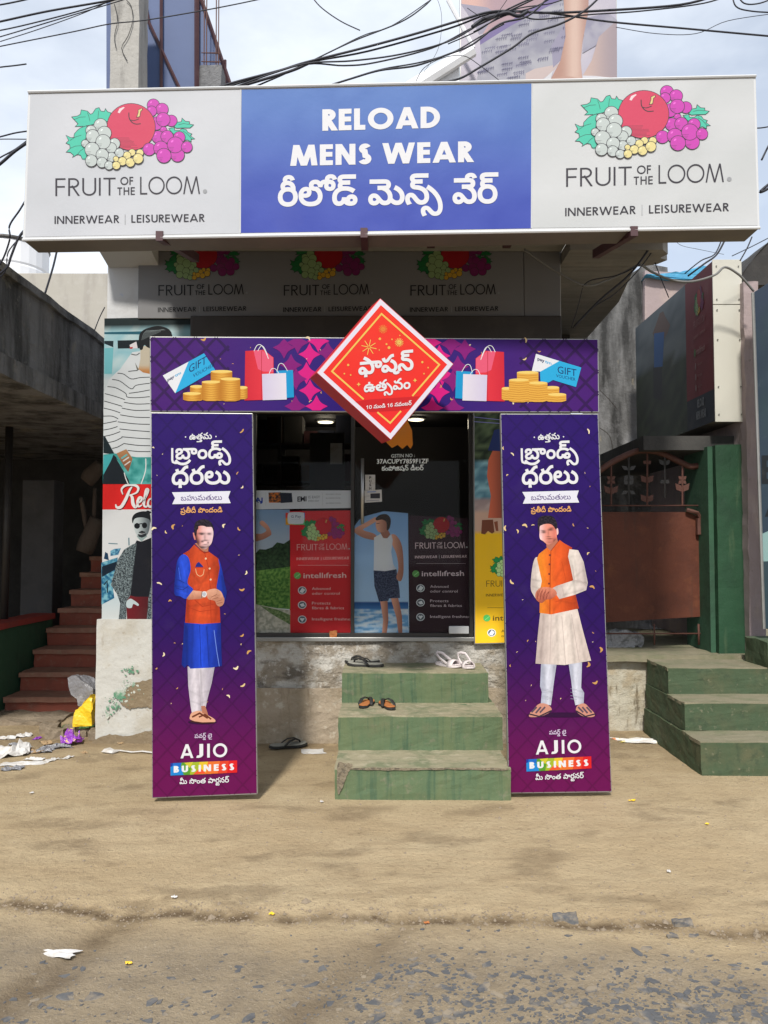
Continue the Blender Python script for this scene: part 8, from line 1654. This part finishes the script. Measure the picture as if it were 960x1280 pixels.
bag('plastic_bag', 'grey translucent plastic bag slumped above the yellow bag by the pier', [(86, 846), (97, 845), (108, 852), (117, 862), (117, 876), (106, 882), (97, 882), (90, 868)], 6.5, .14, 'polybag', 3)
bag('snack_bag', 'shiny yellow snack bag leaning against the corner of the left pier', [(97, 884), (104, 879), (112, 874), (116, 868), (116, 905), (104, 909), (90, 909), (91, 893)], 6.35, .12, 'foil_y', 6)
for i, (x, y, s_) in enumerate([(70, 921, .065), (62, 915, .07), (103, 919, .04), (122, 922, .06), (88, 914, .05), (110, 918, .05)]):
    p = at(x, y, .02); o = MB().box(p[0]-s_, p[0]+s_, p[1]-s_*.7, p[1]+s_*.7, 0, s_*1.3).build('rubble_stone', M['rubble'], loc=p); roughen(o, 3, s_*.35, s_*1.6, i+3)
    tag(o, ['broken masonry block beside the left rubbish', 'smaller broken block behind the masonry block at left', 'stone half under the purple packet', 'stone at the foot of the left pier corner', 'stone tucked under the yellow snack bag', 'little stone between the yellow bag and the pier'][i], 'stone', 'rubble at the pier corner')
crumple('scrap_leaves', 'green scrap leaves under the yellow snack bag', 'leaves', 98, 914, .05, .22, .12, .10, 'leafy', .3, 12)
rb_ = thing('paper_ribbon', 'long white paper ribbon trailing to the left purple post', 'paper', at(160, 940, 0))
mb = MB(); pts = [at(x, y, .012) for x, y in ((134, 938), (142, 940), (150, 938), (165, 940), (178, 939), (195, 941), (215, 942))]
mb.tube(pts, [(.05, .02), (.035, .015), (.012, .004), (.012, .004), (.014, .004), (.012, .004), (.010, .004)], 6); mb.build('ribbon', M['paper'], rb_)
wr = crumple('wrapper', 'white orange and yellow wrapper on the ground left of the corner steps', 'wrapper', 800, 928, .02, .36, .14, .03, 'paper', -.08, 14)
wr.data.materials.clear(); wm = mat('printed wrapper', (.72, .70, .68), .35, [((7, 3, 3), (.75, .6, .02), .55, .58, .95), ((9, 4, 4), (.7, .2, .05), .60, .63, .9)], (25, .4, .01)); wr.data.materials.append(wm)
crumple('foil_scrap', 'shiny dark plastic scrap wedged between the green steps and right purple post', 'plastic', 627, 893, .16, .12, .5, .22, 'tarp', .1, 15)
for i, (x, y, lb, m_) in enumerate([(790, 1002, 'bright yellow scrap right of the right purple post', 'foil_y'), (884, 1033, 'tiny yellow scrap far right in the dirt yard', 'foil_y'), (836, 1091, 'white matchstick sized scrap at right above the road edge', 'paper'), (402, 1004, 'small white blob in front of the green steps', 'paper'), (340, 1141, 'tiny yellow scrap on the road edge in the middle', 'foil_y'), (161, 1200, 'tiny yellow scrap on the road at lower left', 'foil_y'), (40, 992, 'small white scrap at left below the rubbish', 'paper'), (652, 990, 'crumpled white scrap at the foot of the right purple post', 'paper'), (218, 1122, 'tiny white scrap left of centre above the road edge', 'paper'), (533, 1149, 'tiny orange scrap on the road edge right of centre', 'foot_orange')]):
    crumple('litter_scrap', lb, 'scrap', x, y, 0 if y < 1130 else -.025, .022 if i not in (0, 7) else .04, .015, .012, m_, i*.7, 20+i, None, .008)
for i, (x, y, w_, m_, lb) in enumerate([(8, 925, .10, 'paper', 'creased white paper bit above the large paper heap at the left edge'), (64, 951, .07, 'paper', 'little white paper bit right of the flat strip in the left rubbish'), (58, 930, .09, 'card', 'tan cardboard bit between the silver wrapper and the red stairs kerb'), (22, 932, .08, 'polybag', 'thin clear plastic bit behind the large paper heap'), (84, 948, .06, 'paper', 'small dirty paper bit right of the left rubbish'), (105, 941, .05, 'card', 'small brown card bit below the purple packet'), (15, 962, .10, 'polybag', 'flat clear plastic bit below the paper heap at the left edge'), (47, 925, .06, 'foil_p', 'tiny purple foil bit at the back of the left rubbish'), (150, 930, .04, 'card', 'little brown leaf-like bit under the pier patch'), (70, 915, .07, 'leafy', 'green leaf bit by the red stairs kerb')]):
    crumple('rubbish_bit', lb, 'rubbish', x, y, 0, w_*1.3, w_*.8, w_*.4, m_, i*1.1, 50+i, 'rubbish by the left pier')
rk = MB(); p = at(100, 1250, -.03); ol = [(p[0]+.085*math.cos(t)*(1+.1*math.sin(3*t)), p[1]+.038*math.sin(t), -.045) for t in [2*math.pi*i/18 for i in range(18)]]
rk.prism(ol, (0, 0, .028)); o = rk.build('flat_stone', M['stone'], loc=p, bevel=.008); tag(o, 'flat oval grey stone set in the road at lower left', 'stone')
for i, (x, y, lb) in enumerate([(840, 1172, 'dark pebble below the road edge at right'), (853, 1156, 'flat grey stone in the road edge at right'), (706, 1150, 'teal grey flattened scrap of stone in the road edge right of centre'), (327, 1145, 'small dark pebble on the road edge in the middle')]):
    p = at(x, y, -.02); s_ = (.022, .04, .05, .014)[i]; o = MB().box(p[0]-s_, p[0]+s_, p[1]-s_*.5, p[1]+s_*.5, -.04, -.02+s_*.35).build('road_pebble', M['stone'], loc=p); roughen(o, 2, s_*.3, s_, i); tag(o, lb, 'pebble')
